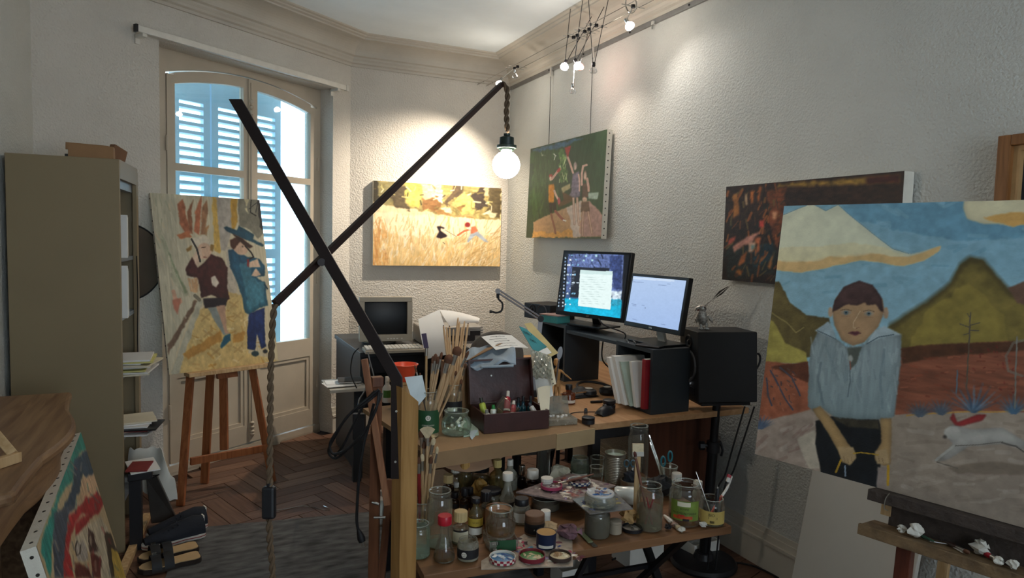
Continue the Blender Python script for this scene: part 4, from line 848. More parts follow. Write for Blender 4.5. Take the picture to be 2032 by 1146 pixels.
def sandal(label, P, ang):
    t = thing('sandal', label, 'sandal', P, ang, 'sandals beside the rug'); sp = sole_poly(.255, .095)
    B().prism(sp, V(0, 0, .001), V(1, 0, 0), V(0, 1, 0), V(0, 0, .02)).build('sole', mat('dark_sole', '#2a211b', .8), t, world=False); B().prism([(x*.96+.004, y*.92) for x, y in sp], V(0, 0, .021), V(1, 0, 0), V(0, 1, 0), V(0, 0, .004)).build('footbed', m_foot, t, world=False)
    for x in (.135, .185):
        b = B(); n = 10; b.grid(lambda u, v: V(x-.02+.04*u, math.cos(math.pi*v)*.05, .012+math.sin(math.pi*v)*.05), 1, n); b.grid(lambda u, v: V(x+.02-.04*u, math.cos(math.pi*v)*.052, .012+math.sin(math.pi*v)*.053), 1, n); st_ = b.build('strap', m_rubber, t, world=False, smooth=True)
    B().ob(V(.185, -.025, .062), V(.009, 0, 0), V(0, .007, 0), V(0, 0, .003)).build('buckle', m_steel, st_, world=False)
P2 = Pz(395, 1098, .008); sandal('cork sandal with black straps, the farther of the pair', P2+V(-.005, .06, 0), math.pi+.22); sandal('cork sandal with black straps, nearest the camera', P2+V(.005, -.055, 0), math.pi+.2)
# things on the floor beside the cabinet
t = thing('wrapping_sheet', 'large crumpled white plastic sheet hanging beside the cabinet', 'sheet', (-.28, 3.9, .3))
A0, A1, A2 = Pd(258, 888, 3.5), Pd(325, 889, 3.52), Pd(366, 940, 3.5)
def wr(u, v):
    top = A0.lerp(A1, u); bot = Pd(262, 965, 3.5).lerp(Pd(345, 1003, 3.5), u); P = top.lerp(bot, v); P += (A2-P)*max(0, u-.6)*(1-abs(v-.6)*1.6)*.9
    return P-FW*.025*math.sin(u*7+v*4)+V(0, 0, .006*math.sin(u*23+v*17))
B().sheet(wr, 14, 12, .002).build('film', mat('white_film', '#dedacf', .35, 0, .04, 6.), t, smooth=True)
t = thing('portfolio', 'worn dark grey portfolio case leaning beside the cabinet', 'portfolio', (-.2, 3.72, 0))
q0, q1, q2, q3 = Pd(290, 950, 3.42), Pd(312, 945, 3.42), Pd(352, 1020, 3.5), Pd(300, 1030, 3.46)
q2 = V(q2.x, q2.y, .02); q3 = V(q3.x, q3.y, .02); n_ = (q1-q0).cross(q3-q0).normalized()
B().add([q0, q1, q2, q3]+[v+V(-.0, .035, 0) for v in (q0, q1, q2, q3)], [(0, 3, 2, 1), (4, 5, 6, 7), (0, 1, 5, 4), (1, 2, 6, 5), (2, 3, 7, 6), (3, 0, 4, 7)]).build('case', mat('grey_leatherette', '#3a3632', .5, 0, .2), t, bev=.004)
B().tube([q0+V(0, 0, 0), q0+V(-.03, -.01, .012), q1+V(.01, -.02, .016), q1+V(-.02, -.01, 0)], .003, 6).build('ribbon', m_rubber, t)
t = thing('drawing_box', 'black flat box of drawings with prints on top, low beside the cabinet', 'box', (-.27, 3.62, .36)); B().box(-.3, -.2, 3.5, 3.7, .355, .39).build('case', m_black, t, bev=.003); B().ob(V(-.245, 3.6, .394), V(.06, .015, 0), V(-.02, .1, 0), V(0, 0, .003)).build('print', m_paper, t); B().ob(V(-.255, 3.57, .401), V(.045, -.01, 0), V(.01, .07, 0), V(0, 0, .003)).build('print', mat('red_print', '#7c2f2c', .6), t)
B().box(-.3, -.25, 3.56, 3.66, 0, .355).build('stand', m_black, t)
t = thing('wooden_batten', 'pale wooden batten on the floor along the open cabinet', 'batten', (-.24, 3.6, .0)); B().bar(V(-.31, 3.3, .016), V(-.25, 3.95, .016), .03, .035, (0, 0, 1)).build('batten', m_pale, t, bev=.002)
# ================================================================ FLOOR LAMP with crossed arm
m_strip = mat('black_steel_strip', '#1d1110', .4, .2, .12, 10.); m_bronze = mat('dark_brown_arm', '#2a1814', .45, .1, .15, 10.)
LD = 1.74
bp_ = Pz(800, 1146, 0); base = V(*Pd(800, 1146, LD)); base.z = 0
la = thing('floor_lamp', 'tall floor lamp with pine post, bent black strip and slanted arm holding a globe bulb', 'lamp', base)
th = math.radians(-24.93+38); ux, uy = V(math.cos(th), math.sin(th), 0), V(-math.sin(th), math.cos(th), 0)
pt = Pd(800, 780, LD); h1 = pt.z
# square pine post, slanted cut at its top
c = V(base.x, base.y, 0); hw = .024
vs = [c+ux*sx*hw+uy*sy*hw+V(0, 0, z) for z in (0,) for sx, sy in ((-1, -1), (1, -1), (1, 1), (-1, 1))]+[c+ux*sx*hw+uy*sy*hw+V(0, 0, h1+(.03 if sx < 0 else -.012)) for sx, sy in ((-1, -1), (1, -1), (1, 1), (-1, 1))]
B().add(vs, [(3, 2, 1, 0), (4, 5, 6, 7), (0, 1, 5, 4), (1, 2, 6, 5), (2, 3, 7, 6), (3, 0, 4, 7)]).build('post', m_pine, la, bev=.0015)
# floor plate
B().lathe([(.0, 0), (.15, 0), (.15, .012), (.0, .012)], 40, c+V(0, 0, .001)).build('foot_plate', m_blackm, la, smooth=True)
# steel strip: flat against the post, bends and rises to the left
sd = LD-.045
P0, P1, P2 = Pd(787, 950, sd), Pd(787, 752, sd), Pd(466, 196, sd)
nrm = -FW; b = B()
wS = .0285; u1 = (P1-P0).normalized(); u2 = (P2-P1).normalized(); s1 = u1.cross(nrm).normalized(); s2 = u2.cross(nrm).normalized()
mid = (s1+s2).normalized()/((s1+s2).normalized().dot(s1))
cut = RT
L0, R0 = P0-s1*wS/2, P0+s1*wS/2; L1, R1 = P1-mid*wS/2, P1+mid*wS/2
cs = RT/abs(RT.dot(s2))
L2, R2 = P2-cs*wS/2*(1 if cs.dot(s2) > 0 else -1), P2+cs*wS/2*(1 if cs.dot(s2) > 0 else -1)
tk = FW*.007
vs = [L0, R0, L1, R1, L2, R2]; vs = vs+[v+tk for v in vs]
ss_ = B().add(vs, [(0, 1, 3, 2), (2, 3, 5, 4), (6, 8, 9, 7), (8, 10, 11, 9), (0, 2, 8, 6), (2, 4, 10, 8), (1, 7, 9, 3), (3, 9, 11, 5), (4, 5, 11, 10), (0, 6, 7, 1)]).build('steel_strip', m_strip, la, bev=.001)
for x, y in ((787, 815), (785, 915)): q = Pd(x, y, sd); B().cone(q, q-FW*.004, .0045, .003, 10).build('screw', m_steel, ss_, smooth=True)
# arm
A, Z_ = Pd(546, 602, 1.62), Pd(996, 166, 2.46)
B().bar(A, Z_, .017, .017, UP).build('arm', m_bronze, la, bev=.002)
pv = Pd(638, 520, sd+.02); B().cone(Pd(638, 520, sd-.002), Pd(638, 520, sd+.03), .010, n=16).build('pivot', m_strip, la, smooth=True)
m_rope = mat('twisted_brown_flex', '#5b4936', .8, 0, .2, 90.)
def rope(pts, r, pitch, name='twisted_cord'):
    # resample the path and wind three strands about it
    P = [Vector(p) for p in pts]; out = []; L = 0
    for i in range(len(P)-1):
        n = max(2, int((P[i+1]-P[i]).length/.006)); out += [P[i].lerp(P[i+1], k/n) for k in range(n)]
    out.append(P[-1]); b = B(); ds = [0]
    for i in range(1, len(out)): ds.append(ds[-1]+(out[i]-out[i-1]).length)
    for s in range(2):
        pp = []
        for i, q in enumerate(out):
            d = (out[min(i+1, len(out)-1)]-out[max(i-1, 0)]).normalized(); a_ = d.cross(FW).normalized(); b_ = d.cross(a_); t_ = 2*math.pi*ds[i]/pitch+s*math.pi
            pp.append(q+(a_*math.cos(t_)+b_*math.sin(t_))*r*.55)
        b.tube(pp, r*.62, 7)
    b.build(name, m_rope, la, smooth=True)
def bez(pts, n=10):
    out = []; P = [Vector(p) for p in pts]
    for i in range(len(P)-1):
        p0, p1, p2, p3 = P[max(i-1, 0)], P[i], P[i+1], P[min(i+2, len(P)-1)]
        for k in range(n):
            t = k/n; out.append(.5*((2*p1)+(p2-p0)*t+(2*p0-5*p1+4*p2-p3)*t*t+(3*p1-p0-3*p2+p3)*t**3))
    return out+[P[-1]]
rope(bez([Pd(546, 604, 1.62), Pd(541, 640, 1.615), Pd(537, 750, 1.61), Pd(536, 860, 1.61), Pd(535, 965, 1.61)]), .0072, .05)
B().ob(Pd(534, 996, 1.61), RT*.0155, UP*.0385, FW*.011).build('dimmer', m_black, la, bev=.006)
B().cone(Pd(535, 958, 1.61), Pd(535, 968, 1.61), .007, n=10).build('strain_relief', m_black, la); 
rope(bez([Pd(534, 1028, 1.61), Pd(536, 1080, 1.61), Pd(541, 1150, 1.62), V(*Pd(545, 1290, 1.64).xy, .32), V(*Pd(545, 1290, 1.66).xy, .02), base+V(-.2, .0, .02)]), .0072, .05)
rope(bez([Z_, Pd(1004, 172, 2.46), Pd(1007, 190, 2.46), Pd(1005, 225, 2.46), Pd(1007, 262, 2.46)]), .009, .055)
sk = Pd(1006, 265, 2.46); so_ = B().lathe([(.012, .0), (.012, -.008), (.026, -.014), (.027, -.04), (.036, -.042), (.036, -.052), (.028, -.053), (.026, -.06)], 24, sk, (0, 0, 1)).build('lamp_socket', mat('dark_green_bakelite', '#22302a', .4), la, smooth=True)
m_globe = emission('globe_bulb_glow', '#fff0dc', 46.)
bc = sk+V(0, 0, -.112); B().lathe([(.018, .055)]+[(.050*math.sin(a), .050*math.cos(a)) for a in np.linspace(.38, math.pi, 18)], 32, bc).build('globe_bulb', m_globe, so_, smooth=True)
# ================================================================ BUILDERS for small things
m_glass = glass('jar_glass', '#f6f8f5', .035, '#d4d0c2', .04, .22); m_glassd = glass('dirty_jar_glass', '#f1f1ea', .08, '#c4beac', .06, .25); m_glassg = glass('greenish_glass', '#e2f0e6', .07, '#c4d0c2', .04, .25)
m_water = glass('murky_water', '#d2cdb8', .3, '#8f8872', .1, .1); m_water2 = glass('clear_water', '#edf3ee', .08, '#b4bcb2', .05, .1); m_oil = glass('amber_oil', '#c9a25c', .1, '#8a6a34', .05, .15)
m_brist = mat('brown_bristle', '#5c3a26', .8, 0, .25, 60.); m_brist2 = mat('pale_bristle', '#c0ad8c', .8, 0, .15, 60.); m_fer = mat('nickel_ferrule', '#a9a49a', .28, .9, .08); m_darkh = mat('dark_lacquer_handle', '#3a2620', .35, 0, .2); m_redh = mat('red_lacquer_handle', '#7c2024', .35, 0, .15)
m_rim = glass('glass_edge_highlight', '#eef2ec', .22, '#dfe2da', .05, .5); GLASSY = ('jar_glass', 'dirty_jar_glass', 'greenish_glass')  # whitish diffuse in m_rim puts bright edge highlights into the glass colour
def hdir(P): d = Vector(P)-CAM; d.z = 0; return d.normalized()
def place(px, pyb, pyt, w, z):
    P = Pz(px, pyb, z); d = depth(P); r = w/2*d/FPX; e = math.atan2(CAMH-z, (P-CAM).to_2d().length)
    return P+hdir(P)*r, r, max(.01, ((pyb-pyt)*d/FPX-2*r*math.sin(e))/math.cos(e))
def facing(c): d = CAM-Vector(c); return math.atan2(d.y, d.x)
def band(c, r, z0, z1, a0, a1, n=16):
    return B().add([V(c[0]+r*math.cos(a0+(a1-a0)*i/n), c[1]+r*math.sin(a0+(a1-a0)*i/n), z) for z in (z0, z1) for i in range(n+1)], [(i, i+1, n+1+i+1, n+1+i) for i in range(n)])
PROF = {
 'jar': [(.0, .012), (.9, .012), (.97, .03), (1, .07), (1, .76), (.96, .82), (.86, .87), (.84, .9), (.88, .92), (.88, .95), (.84, .965), (.87, .98), (.87, 1), (.83, 1)],
 'tumbler': [(.0, .03), (.84, .03), (.86, .0), (.88, .02), (1, 1), (.97, 1)],
 'cyl': [(.0, .012), (.95, .012), (1, .03), (1, 1), (.96, 1)],
 'bottle': [(.0, .01), (.93, .01), (1, .05), (1, .58), (.93, .68), (.6, .8), (.42, .86), (.42, .97), (.46, .98), (.46, 1), (.4, 1)],
 'square': [(.0, .01), (.95, .01), (1, .03), (1, .66), (.9, .74), (.5, .8), (.42, .84), (.42, 1)],
 'cone': [(.0, .01), (.93, .01), (1, .05), (1, .18), (.9, .36), (.55, .68), (.45, .8), (.42, .86), (.42, 1)],
 'round': [(.0, .01), (.7, .01), (.93, .12), (1, .35), (.97, .58), (.8, .74), (.74, .8), (.78, .84), (.78, .96), (.82, 1), (.78, 1)],
 'flask': [(.0, .01), (.9, .01), (1, .06), (.98, .16), (.72, .42), (.47, .66), (.4, .76), (.42, 1)],
}
def vessel(name, label, cat, spec, z, kind='jar', m=None, lid=None, liquid=None, lab=None, n=28, group=None, lidh=.2, lidr=None, lidfl=0., opaque_lid=True, sq=False):
    """spec = (px, base y, top y, width px) read at height z; returns (thing, base centre, radius, height)"""
    c, r, h = place(*spec, z) if len(spec) == 4 else spec
    t = thing(name, label, cat, (c.x, c.y, z+.0008), 0, group); prof = PROF[kind]; m = m or m_glass
    hb = h*(1-lidh) if lid else h
    vs = B().lathe([(a*r, b*hb) for a, b in prof], 4 if sq else n, V(0, 0, 0))
    if sq:
        vs.xf(Matrix.Rotation(facing(c)+math.pi/4+.25, 4, 'Z'))
    vs.build('body', m, t, world=False, smooth=not sq)
    top = prof[-1][0]*r
    if m.name in GLASSY and not sq and not lid: B().tube([V(top*1.01*math.cos(x), top*1.01*math.sin(x), hb) for x in np.linspace(0, 6.283, 29)[:-1]], .0016, 6, True).build('rim', m_rim, t, world=False, smooth=True)
    if m.name in GLASSY and not sq: B().lathe([(0, .002), (r*.9, .002), (r*.94, .006), (0, .0065)], n).build('thick_base', m_rim, t, world=False, smooth=True)
    if lid:
        lr = (lidr or 1.08)*max(top, r*.3); b = B(); b.lathe([(lr*.98, 0), (lr, lidh*h*.08), (lr, lidh*h*.9), (lr*.93, lidh*h), (.0, lidh*h)], 32 if lidfl else n, V(0, 0, hb*.985+.001), flute=1 if lidfl else 0, fl=lidfl)
        b.build('cap', lid, t, world=False, smooth=not lidfl)
    if liquid:
        lm, f = liquid; k = 0; pts = [(0, .02*hb)]
        for a, b_ in prof:
            if b_ > f: break
            if b_ >= .01: pts.append((a*r*.95, max(b_, .02)*hb))
        pts += [(pts[-1][0], f*hb), (0, f*hb)]; B().lathe(pts, n, V(0, 0, 0)).build('contents', lm, t, world=False, smooth=True)
    if lab:
        for (lm, z0, z1, half, txt) in lab:
            a = facing(c); lb_ = band((0, 0), r*1.006+.0004, z0*hb, z1*hb, a-half, a+half).build('label', lm, t, world=False)
            for (s, size, zf, tm) in txt: text_round(s, size, (0, 0), r*1.012+.0008, zf*hb, a).build('lettering', tm, lb_, world=False)
    return t, c, r, h
m_ink = mat('black_print', '#15140f', .7); m_labw = mat('white_label', '#cfcabd', .75, 0, .04); m_labk = mat('black_label', '#18171a', .6); m_labg = mat('green_label', '#1d4a2a', .6, 0, .08)
def brush(label, group, P, T, r=.0045, bl=.03, br_=None, hm=None, bm=None, fl=.035, wide=1.):
    """paintbrush: handle from P towards T, ferrule, then bristles ending at T"""
    P, T = Vector(P), Vector(T); t = thing('paintbrush', label, 'brush', P, 0, group); u = (T-P).normalized(); L = (T-P).length; br_ = br_ or r*1.15
    bl = min(bl, L*.3); fl = min(fl, L*.3)
    h1 = P+u*(L-bl-fl); b = B(); b.tube([P, P+u*(L-bl-fl)*.35, P+u*(L-bl-fl)*.8, h1], [r*.55, r*.85, r*1.25, r*.95], 8); b.build('handle', hm or m_handle, t, smooth=True)
    B().cone(h1, h1+u*fl, r*1.02, br_, 10).build('ferrule', m_fer, t, smooth=True)
    q = h1+u*fl; b = B(); b.tube([q, q+u*bl*.45, q+u*bl*.8, T], [br_*.98, br_*1.18, br_*.95, br_*.25], 10)
    if wide > 1:
        s = u.cross(FW).normalized(); M = Matrix.Identity(3)
        b.v = [q+(v-q)+s*((v-q).dot(s)*(wide-1)) for v in b.v]
    b.build('bristles', bm or m_brist, t, smooth=True); return t
def stick(label, group, P, T, r, m, name='paintbrush', cat='brush', tip=None):
    t = thing(name, label, cat, P, 0, group); P, T = Vector(P), Vector(T); u = (T-P).normalized(); L = (T-P).length
    B().tube([P, P+u*L*.4, P+u*L*.93, P+u*L*.985, T], [r*.9, r, r*.75, r*.6, r*.2], 8).build('handle', m, t, smooth=True)
    B().cone(P+u*L*.97, T+u*.001, r*.66, r*.35, 8).build('end_dip', tip or m_darkh, t, smooth=True); return t
def upin(c, r, px, py, zb, f=.6, ang=None, dd=0.):
    """foot inside a jar about c, top end on the pixel ray near the jar's depth"""
    a = random.uniform(0, 6.28) if ang is None else ang
    return V(c.x+math.cos(a)*r*f*.6, c.y+math.sin(a)*r*f*.6, zb+.012), Pd(px, py, depth(V(c.x, c.y, 1.0))+dd)

# ================================================================ DESKS
DZ = .74; m_desktop = wood('light_desk_veneer', '#b98f66', '#a57a52', .5, 'y', 5.); m_cub = mat('charcoal_laminate', '#2b3136', .45, 0, .08, 8.); m_dpan = wood('reddish_panel', '#5a3322', '#48281a', .5, 'z', 5.)
dk = thing('desk', 'long light wood computer desk along the right wall', 'desk', (1.95, 3.25, 0))
B().box(1.5, XR-.03, 2.41, 4.08, DZ-.028, DZ-.0005).build('desktop', m_desktop, dk, bev=.002)
for x, y in ((1.56, 2.47), (XR-.09, 2.85), (1.56, 4.0), (XR-.09, 4.0)): B().box(x-.02, x+.02, y-.02, y+.02, 0, DZ-.028).build('leg', m_black, dk)
B().box(1.56, 1.85, 2.47, 2.75, DZ-.09, DZ-.03).build('drawer', m_black, dk, bev=.003); B().box(1.9, XR-.08, 2.56, 2.575, .12, DZ-.03).build('modesty_panel', m_dpan, dk)
# leaning boards behind the desk end
for k, (x, lab) in enumerate(((2.20, 'reddish-brown board leaning under the desk end'), (2.30, 'second brown board leaning by the skirting'))):
    t = thing('board', lab, 'board', (x, 2.62, 0), 0, 'boards under the desk'); B().ob(V(x, 2.76+.03*k, .33), V(.10, .0, 0), V(0, .09, .02), V(0, -.03, .32)).build('panel', m_dpan, t)
# cubby shelves
def cubby(label, x0, x1, y0, y1, z0, z1, w=.018):
    t = thing('cube_shelf', label, 'shelf', ((x0+x1)/2, (y0+y1)/2, z0))
    B().box(x0, x1, y0, y0+w, z0, z1).build('side_panel', m_cub, t); B().box(x0, x1, y1-w, y1, z0, z1).build('side_panel', m_cub, t); B().box(x0, x1, y0+w, y1-w, z1-w, z1).build('top_panel', m_cub, t)
    B().box(x0, x1, y0+w, y1-w, z0, z0+w).build('bottom_panel', m_cub, t); B().box(x1-.006, x1, y0+w, y1-w, z0+w, z1-w).build('back_panel', m_black, t); return t
cubby('charcoal open cube shelf full of papers beside the big loudspeaker', 1.842, 2.055, 2.452, 2.746, DZ, 1.035)
q = Pz(1119, 757, DZ); q2 = Py(1187, 757, q.y); top = Px(1120, 645, q.x); CLX, CLY, CLZ = q.x, q.y, top.z
fy = Px(1068, 640, q.x).y
cubby('charcoal cube shelf under the wide monitor', CLX, q2.x, CLY, max(fy, CLY+.3), DZ, CLZ)
t = thing('bridge_board', 'grey board bridging the two cube shelves under the monitors', 'board', (1.98, 3.0, 1.03)); 
A_, B_ = Vector((1.955, 2.75, 1.027)), Vector((CLX+.12, CLY+.1, CLZ+.008)); B().bar(V(1.955, 2.752, 1.02), V(CLX+.1, CLY-.005, 1.02), .2, .016, (1, 0, 0)).build('plank', m_cub, t)
B().box(1.9, 1.92, 2.76, 2.78, DZ, 1.01).build('support', m_cub, t)
# papers and the red book in the near cube
for k, (y, h, lean, mm, lab, w) in enumerate(((2.474, .225, .0, mat('red_book_cover', '#8a1822', .5), 'red hardback book upright in the cube shelf', .026), (2.515, .2, .05, m_paper, 'white notebook leaning beside the red book', .02), (2.545, .19, .09, mat('green_edge_book', '#a9b8ac', .7), 'thin pale notebook with green edge in the cube shelf', .012), (2.57, .21, .1, m_paper, 'thick wad of white sheets leaning in the cube shelf', .03), (2.605, .2, .09, m_paper, 'leftmost fan of white sheets slumping out of the cube shelf', .028))):
    t = thing('book' if k < 3 else 'paper_stack', lab, 'book' if k < 3 else 'papers', (1.85, y, DZ+.02), 0, None)
    B().ob(V(1.905-.012*k, y+w/2+lean*.5, DZ+.022+h/2), V(.085, 0, 0), V(0, w/2, 0), V(0, lean*.5, h/2)).build('cover' if k < 3 else 'sheets', mm, t)
    if k < 3: B().ob(V(1.905-.012*k+.004, y+w/2+lean*.5, DZ+.024+h/2), V(.084, 0, 0), V(0, w/2-.004, 0), V(0, lean*.5, h/2)).build('pages', m_paper, t)
t = thing('paper_sheet', 'large grey sheet curling inside the cube shelf', 'paper', (1.95, 2.62, DZ+.03)); B().sheet(lambda u, v: V(1.93+.06*u, 2.50+.22*v, DZ+.10+.17*(1-v)+.02*math.sin(v*3)), 4, 8, .0015).build('sheet', mat('grey_paper', '#9a9ea2', .8), t)
# monitors
m_bez = mat('monitor_black', '#0d0f14', .35, 0, .1); m_scr = attrmat('screen_pixels', .55)
def monitor(label, BLp, BRp, dl, dr_, hgt, tilt, paintfn, zbase, foot, seed):
    a, b = Pd(*BLp, dl), Pd(*BRp, dr_); zz = (a.z+b.z)/2; a.z = b.z = zz; eu = (b-a); w = eu.length; eu.normalize(); m = V(eu.y, -eu.x, 0)
    if m.dot(CAM-a) < 0: m = -m
    ev = V(0, 0, math.cos(tilt))-m*math.sin(tilt); n = eu.cross(ev).normalized(); c = a+eu*w/2
    t = thing('monitor', label, 'monitor', (c.x, c.y, zbase)); ho_ = B().ob(a+eu*w/2+ev*hgt/2-n*.014, eu*w/2, ev*hgt/2, n*.014).build('housing', m_bez, t, bev=.003)
    bz = .014; p = Paint(a+eu*bz+ev*bz*1.6, eu, ev, w-2*bz, hgt-bz*2.6, 170, 110, seed); paintfn(p); p.surface(t, 'screen', m_scr, .0012)
    nb = a+eu*w/2-n*.05; B().bar(V(nb.x, nb.y, zbase+.01)-n*.03, a+eu*w/2+ev*hgt*.25-n*.035, .05, .016, eu).build('stand_neck', foot, t, bev=.002)
    f = V(nb.x, nb.y, zbase+.006); mm = V(n.x, n.y, 0).normalized(); B().ob(f-mm*.0, eu*.12, mm*.085, V(0, 0, .005)).build('stand_foot', m_bez, t, bev=.003)
    lg = a+eu*w/2+ev*bz*.8+n*.0012; B().ob(lg, eu*.012, ev*.004, n*.0006).build('badge', m_steel, ho_); return t
def scr1(p):
    p.fr = (940, 470, 4.417); p.fill('#14161c', mott=.02)
    p.poly('830,150 1316,150 1285,730 795,655', '#4a5a80', '#2a4a70', 'y', None, warp=0, mott=.25); p.poly('830,150 1316,150 1300,480 900,470 815,480', '#5a6a9a', warp=1, mott=.35)
    p.strokes(60, '830,150 1316,150 1300,460 830,460', ['#7f92c0', '#2a3350', '#8a9cc8', '#3a4468', '#1c2238'], (5, 16), (1, 3), 1.4, .5, .8, 61); p.poly('1190,170 1300,160 1290,460 1230,450', '#33406c', warp=2, mott=.35)
    p.poly('1205,470 1295,470 1290,560 1200,555', '#c9d8e4', warp=3, mott=.3); p.poly('800,535 1300,555 1285,732 793,657', '#12a8c8', '#18b0d8', 'y', None, warp=1.5, mott=.15); p.poly('1200,540 1290,545 1285,600 1200,600', '#2f9ab8', warp=2, mott=.3)
    p.poly('865,258 1190,275 1185,560 846,525', '#20242e', warp=0, mott=.05); p.poly('935,288 1220,302 1200,635 915,603', '#dff0ee', warp=0, mott=.02); p.poly('935,288 1220,302 1218,335 933,320', '#c9e0de', warp=0, mott=.02)
    for k in range(12): y = 350+k*21; p.line([(945, y), (945+140+random.random()*90, y+6)], .45, '#9ab0ae', warp=0, al=.8)
    for k in range(11): p.line([(868-k*1.2, 300+k*13), (885+random.random()*14-k, 301+k*13)], .6, '#8a94a4', warp=0)
    for cx_, n, x1 in ((770, 15, -28), (806, 15, -26)):
        for k in range(n): x, y = cx_+x1*k/n, 185+k*30; p.poly([(x-6, y-7), (x+6, y-6), (x+6, y+7), (x-6, y+6)], random.choice(['#8fa0b4', '#c8d4dc', '#6a86a8', '#a8c0d0']), warp=0)
    for k in range(34): x, y = random.uniform(825, 930), random.choice([160, 200, 245, 330, 400, 450, 495, 540, 590, 630]); p.poly([(x-6-(y-160)*.05, y-6), (x+6-(y-160)*.05, y-6), (x+6-(y-160)*.05, y+6), (x-6-(y-160)*.05, y+6)], random.choice(['#c9d8e4', '#20304a', '#7fb8d8', '#e8eef2']), warp=0)
    for x, y in ((985, 165), (1075, 165), (965, 205), (1040, 205)): p.poly([(x-9, y-9), (x+9, y-8), (x+9, y+9), (x-9, y+8)], '#a8d0dc', warp=0)
monitor('wide monitor with icons and a blue lagoon desktop', (1102, 621.7), (1236.6, 641), 3.85, 3.48, .365, math.radians(8), scr1, CLZ, m_bez, 81)
def scr2(p):
    p.fr = (940, 470, 4.417); p.fill('#a9bfe0', '#98b2dc', 'y', (545, 665), .02); p.poly('1300,345 1760,372 1762,392 1300,362', '#c4d4ea', warp=0, mott=.02)
    for q in ('1310,372 1400,377', '1400,392 1490,398', '1385,583 1425,592', '1475,597 1497,600', '1395,718 1435,728', '1645,762 1680,768', '1700,410 1725,412', '1620,420 1690,424', '1395,600 1425,604'): p.line(q, .7, '#5a6c90', warp=0)
    p.ell(1505, 622, 3, 6, '#30384c', warp=0)
monitor('smaller monitor with a pale blue window on the near cube shelf', (1237.7, 644.3), (1348.7, 665.8), 3.38, 3.02, .262, math.radians(9), scr2, 1.035, m_alu, 83)
# cables hanging from the monitors
tag(B().tube(bez([V(1.93, 3.0, 1.0), V(1.9, 2.95, .9), V(2.0, 2.95, .82), V(2.1, 3.0, .76)]), .004, 6).build('monitor_cable', m_rubber, smooth=True), 'black cable looping below the wide monitor', 'cable')
tag(B().tube(bez([Pd(1188, 632, 3.35), Pd(1200, 645, 3.3), Pd(1238, 660, 3.25), Pd(1240, 672, 3.25)]), .0035, 6).build('monitor_cable', m_rubber, smooth=True), 'short black cable with plug between the two monitors', 'cable')
# keys and pens on the near cube
for k, (x, y, lab) in enumerate(((1.89, 2.66, 'silver pen beside the smaller monitor foot'), (1.875, 2.70, 'bunch of keys and pens at the cube edge'))):
    t = thing('pen', lab, 'pen', (x, y, 1.036), 0, None); B().cone(V(x-.03, y-.05, 1.041), V(x+.02, y+.05, 1.041), .004, .003, 8).build('barrel', m_steel, t, smooth=True); B().cone(V(x+.02, y+.05, 1.041), V(x+.026, y+.062, 1.041), .003, .0006, 8).build('nib', m_black, t, smooth=True)
t = thing('phone', 'flat black phone at the foot of the smaller monitor', 'phone', (1.87, 2.55, 1.036)); B().ob(V(1.885, 2.53, 1.041), V(.035, .02, 0), V(-.03, .05, 0), V(0, 0, .004)).build('body', m_black, t, bev=.002); B().ob(V(1.885, 2.53, 1.0454), V(.031, .018, 0), V(-.027, .045, 0), V(0, 0, .0004)).build('screen', m_bez, t)
# small loudspeaker on the far cube and teal box
c = Pd(1090, 622, 4.05); t = thing('loudspeaker', 'small black bookshelf loudspeaker behind the wide monitor', 'speaker', (c.x, c.y, CLZ)); zt_ = Pd(1080, 601, 4.05).z
eu, mm = V(.25, -.97, 0).normalized(), V(-.97, -.25, 0).normalized(); B().ob(V(c.x, c.y, (CLZ+zt_)/2), eu*.115, mm*.10, V(0, 0, (zt_-CLZ)/2)).build('cabinet', m_black, t, bev=.003)
fc = V(c.x, c.y, (CLZ+zt_)/2)+mm*.101; B().lathe([(.03, 0), (.026, .003), (.012, .001), (.008, .006), (0, .008)], 20, fc-eu*.04+V(0, 0, .01), mm).build('tweeter', m_blackm, t, smooth=True); B().lathe([(.045, 0), (.042, .004), (.03, -.004), (0, -.01)], 24, fc+eu*.045, mm).build('woofer', mat('grey_cone', '#3c3c40', .6), t, smooth=True)
c2 = Pd(1102, 636, 3.85); t = thing('teal_box', 'small teal box lying under the wide monitor', 'box', (c2.x, c2.y, CLZ+.001)); B().ob(V(c2.x, c2.y, CLZ+.021), V(.02, -.06, 0), V(-.05, -.015, 0), V(0, 0, .02)).build('carton', mat('teal_card', '#3f8a88', .6), t, bev=.002); B().ob(V(c2.x, c2.y, CLZ+.044), V(.026, -.064, 0), V(-.052, -.018, 0), V(0, 0, .003)).build('lid', mat('pinkish_card', '#a88a82', .7), t)
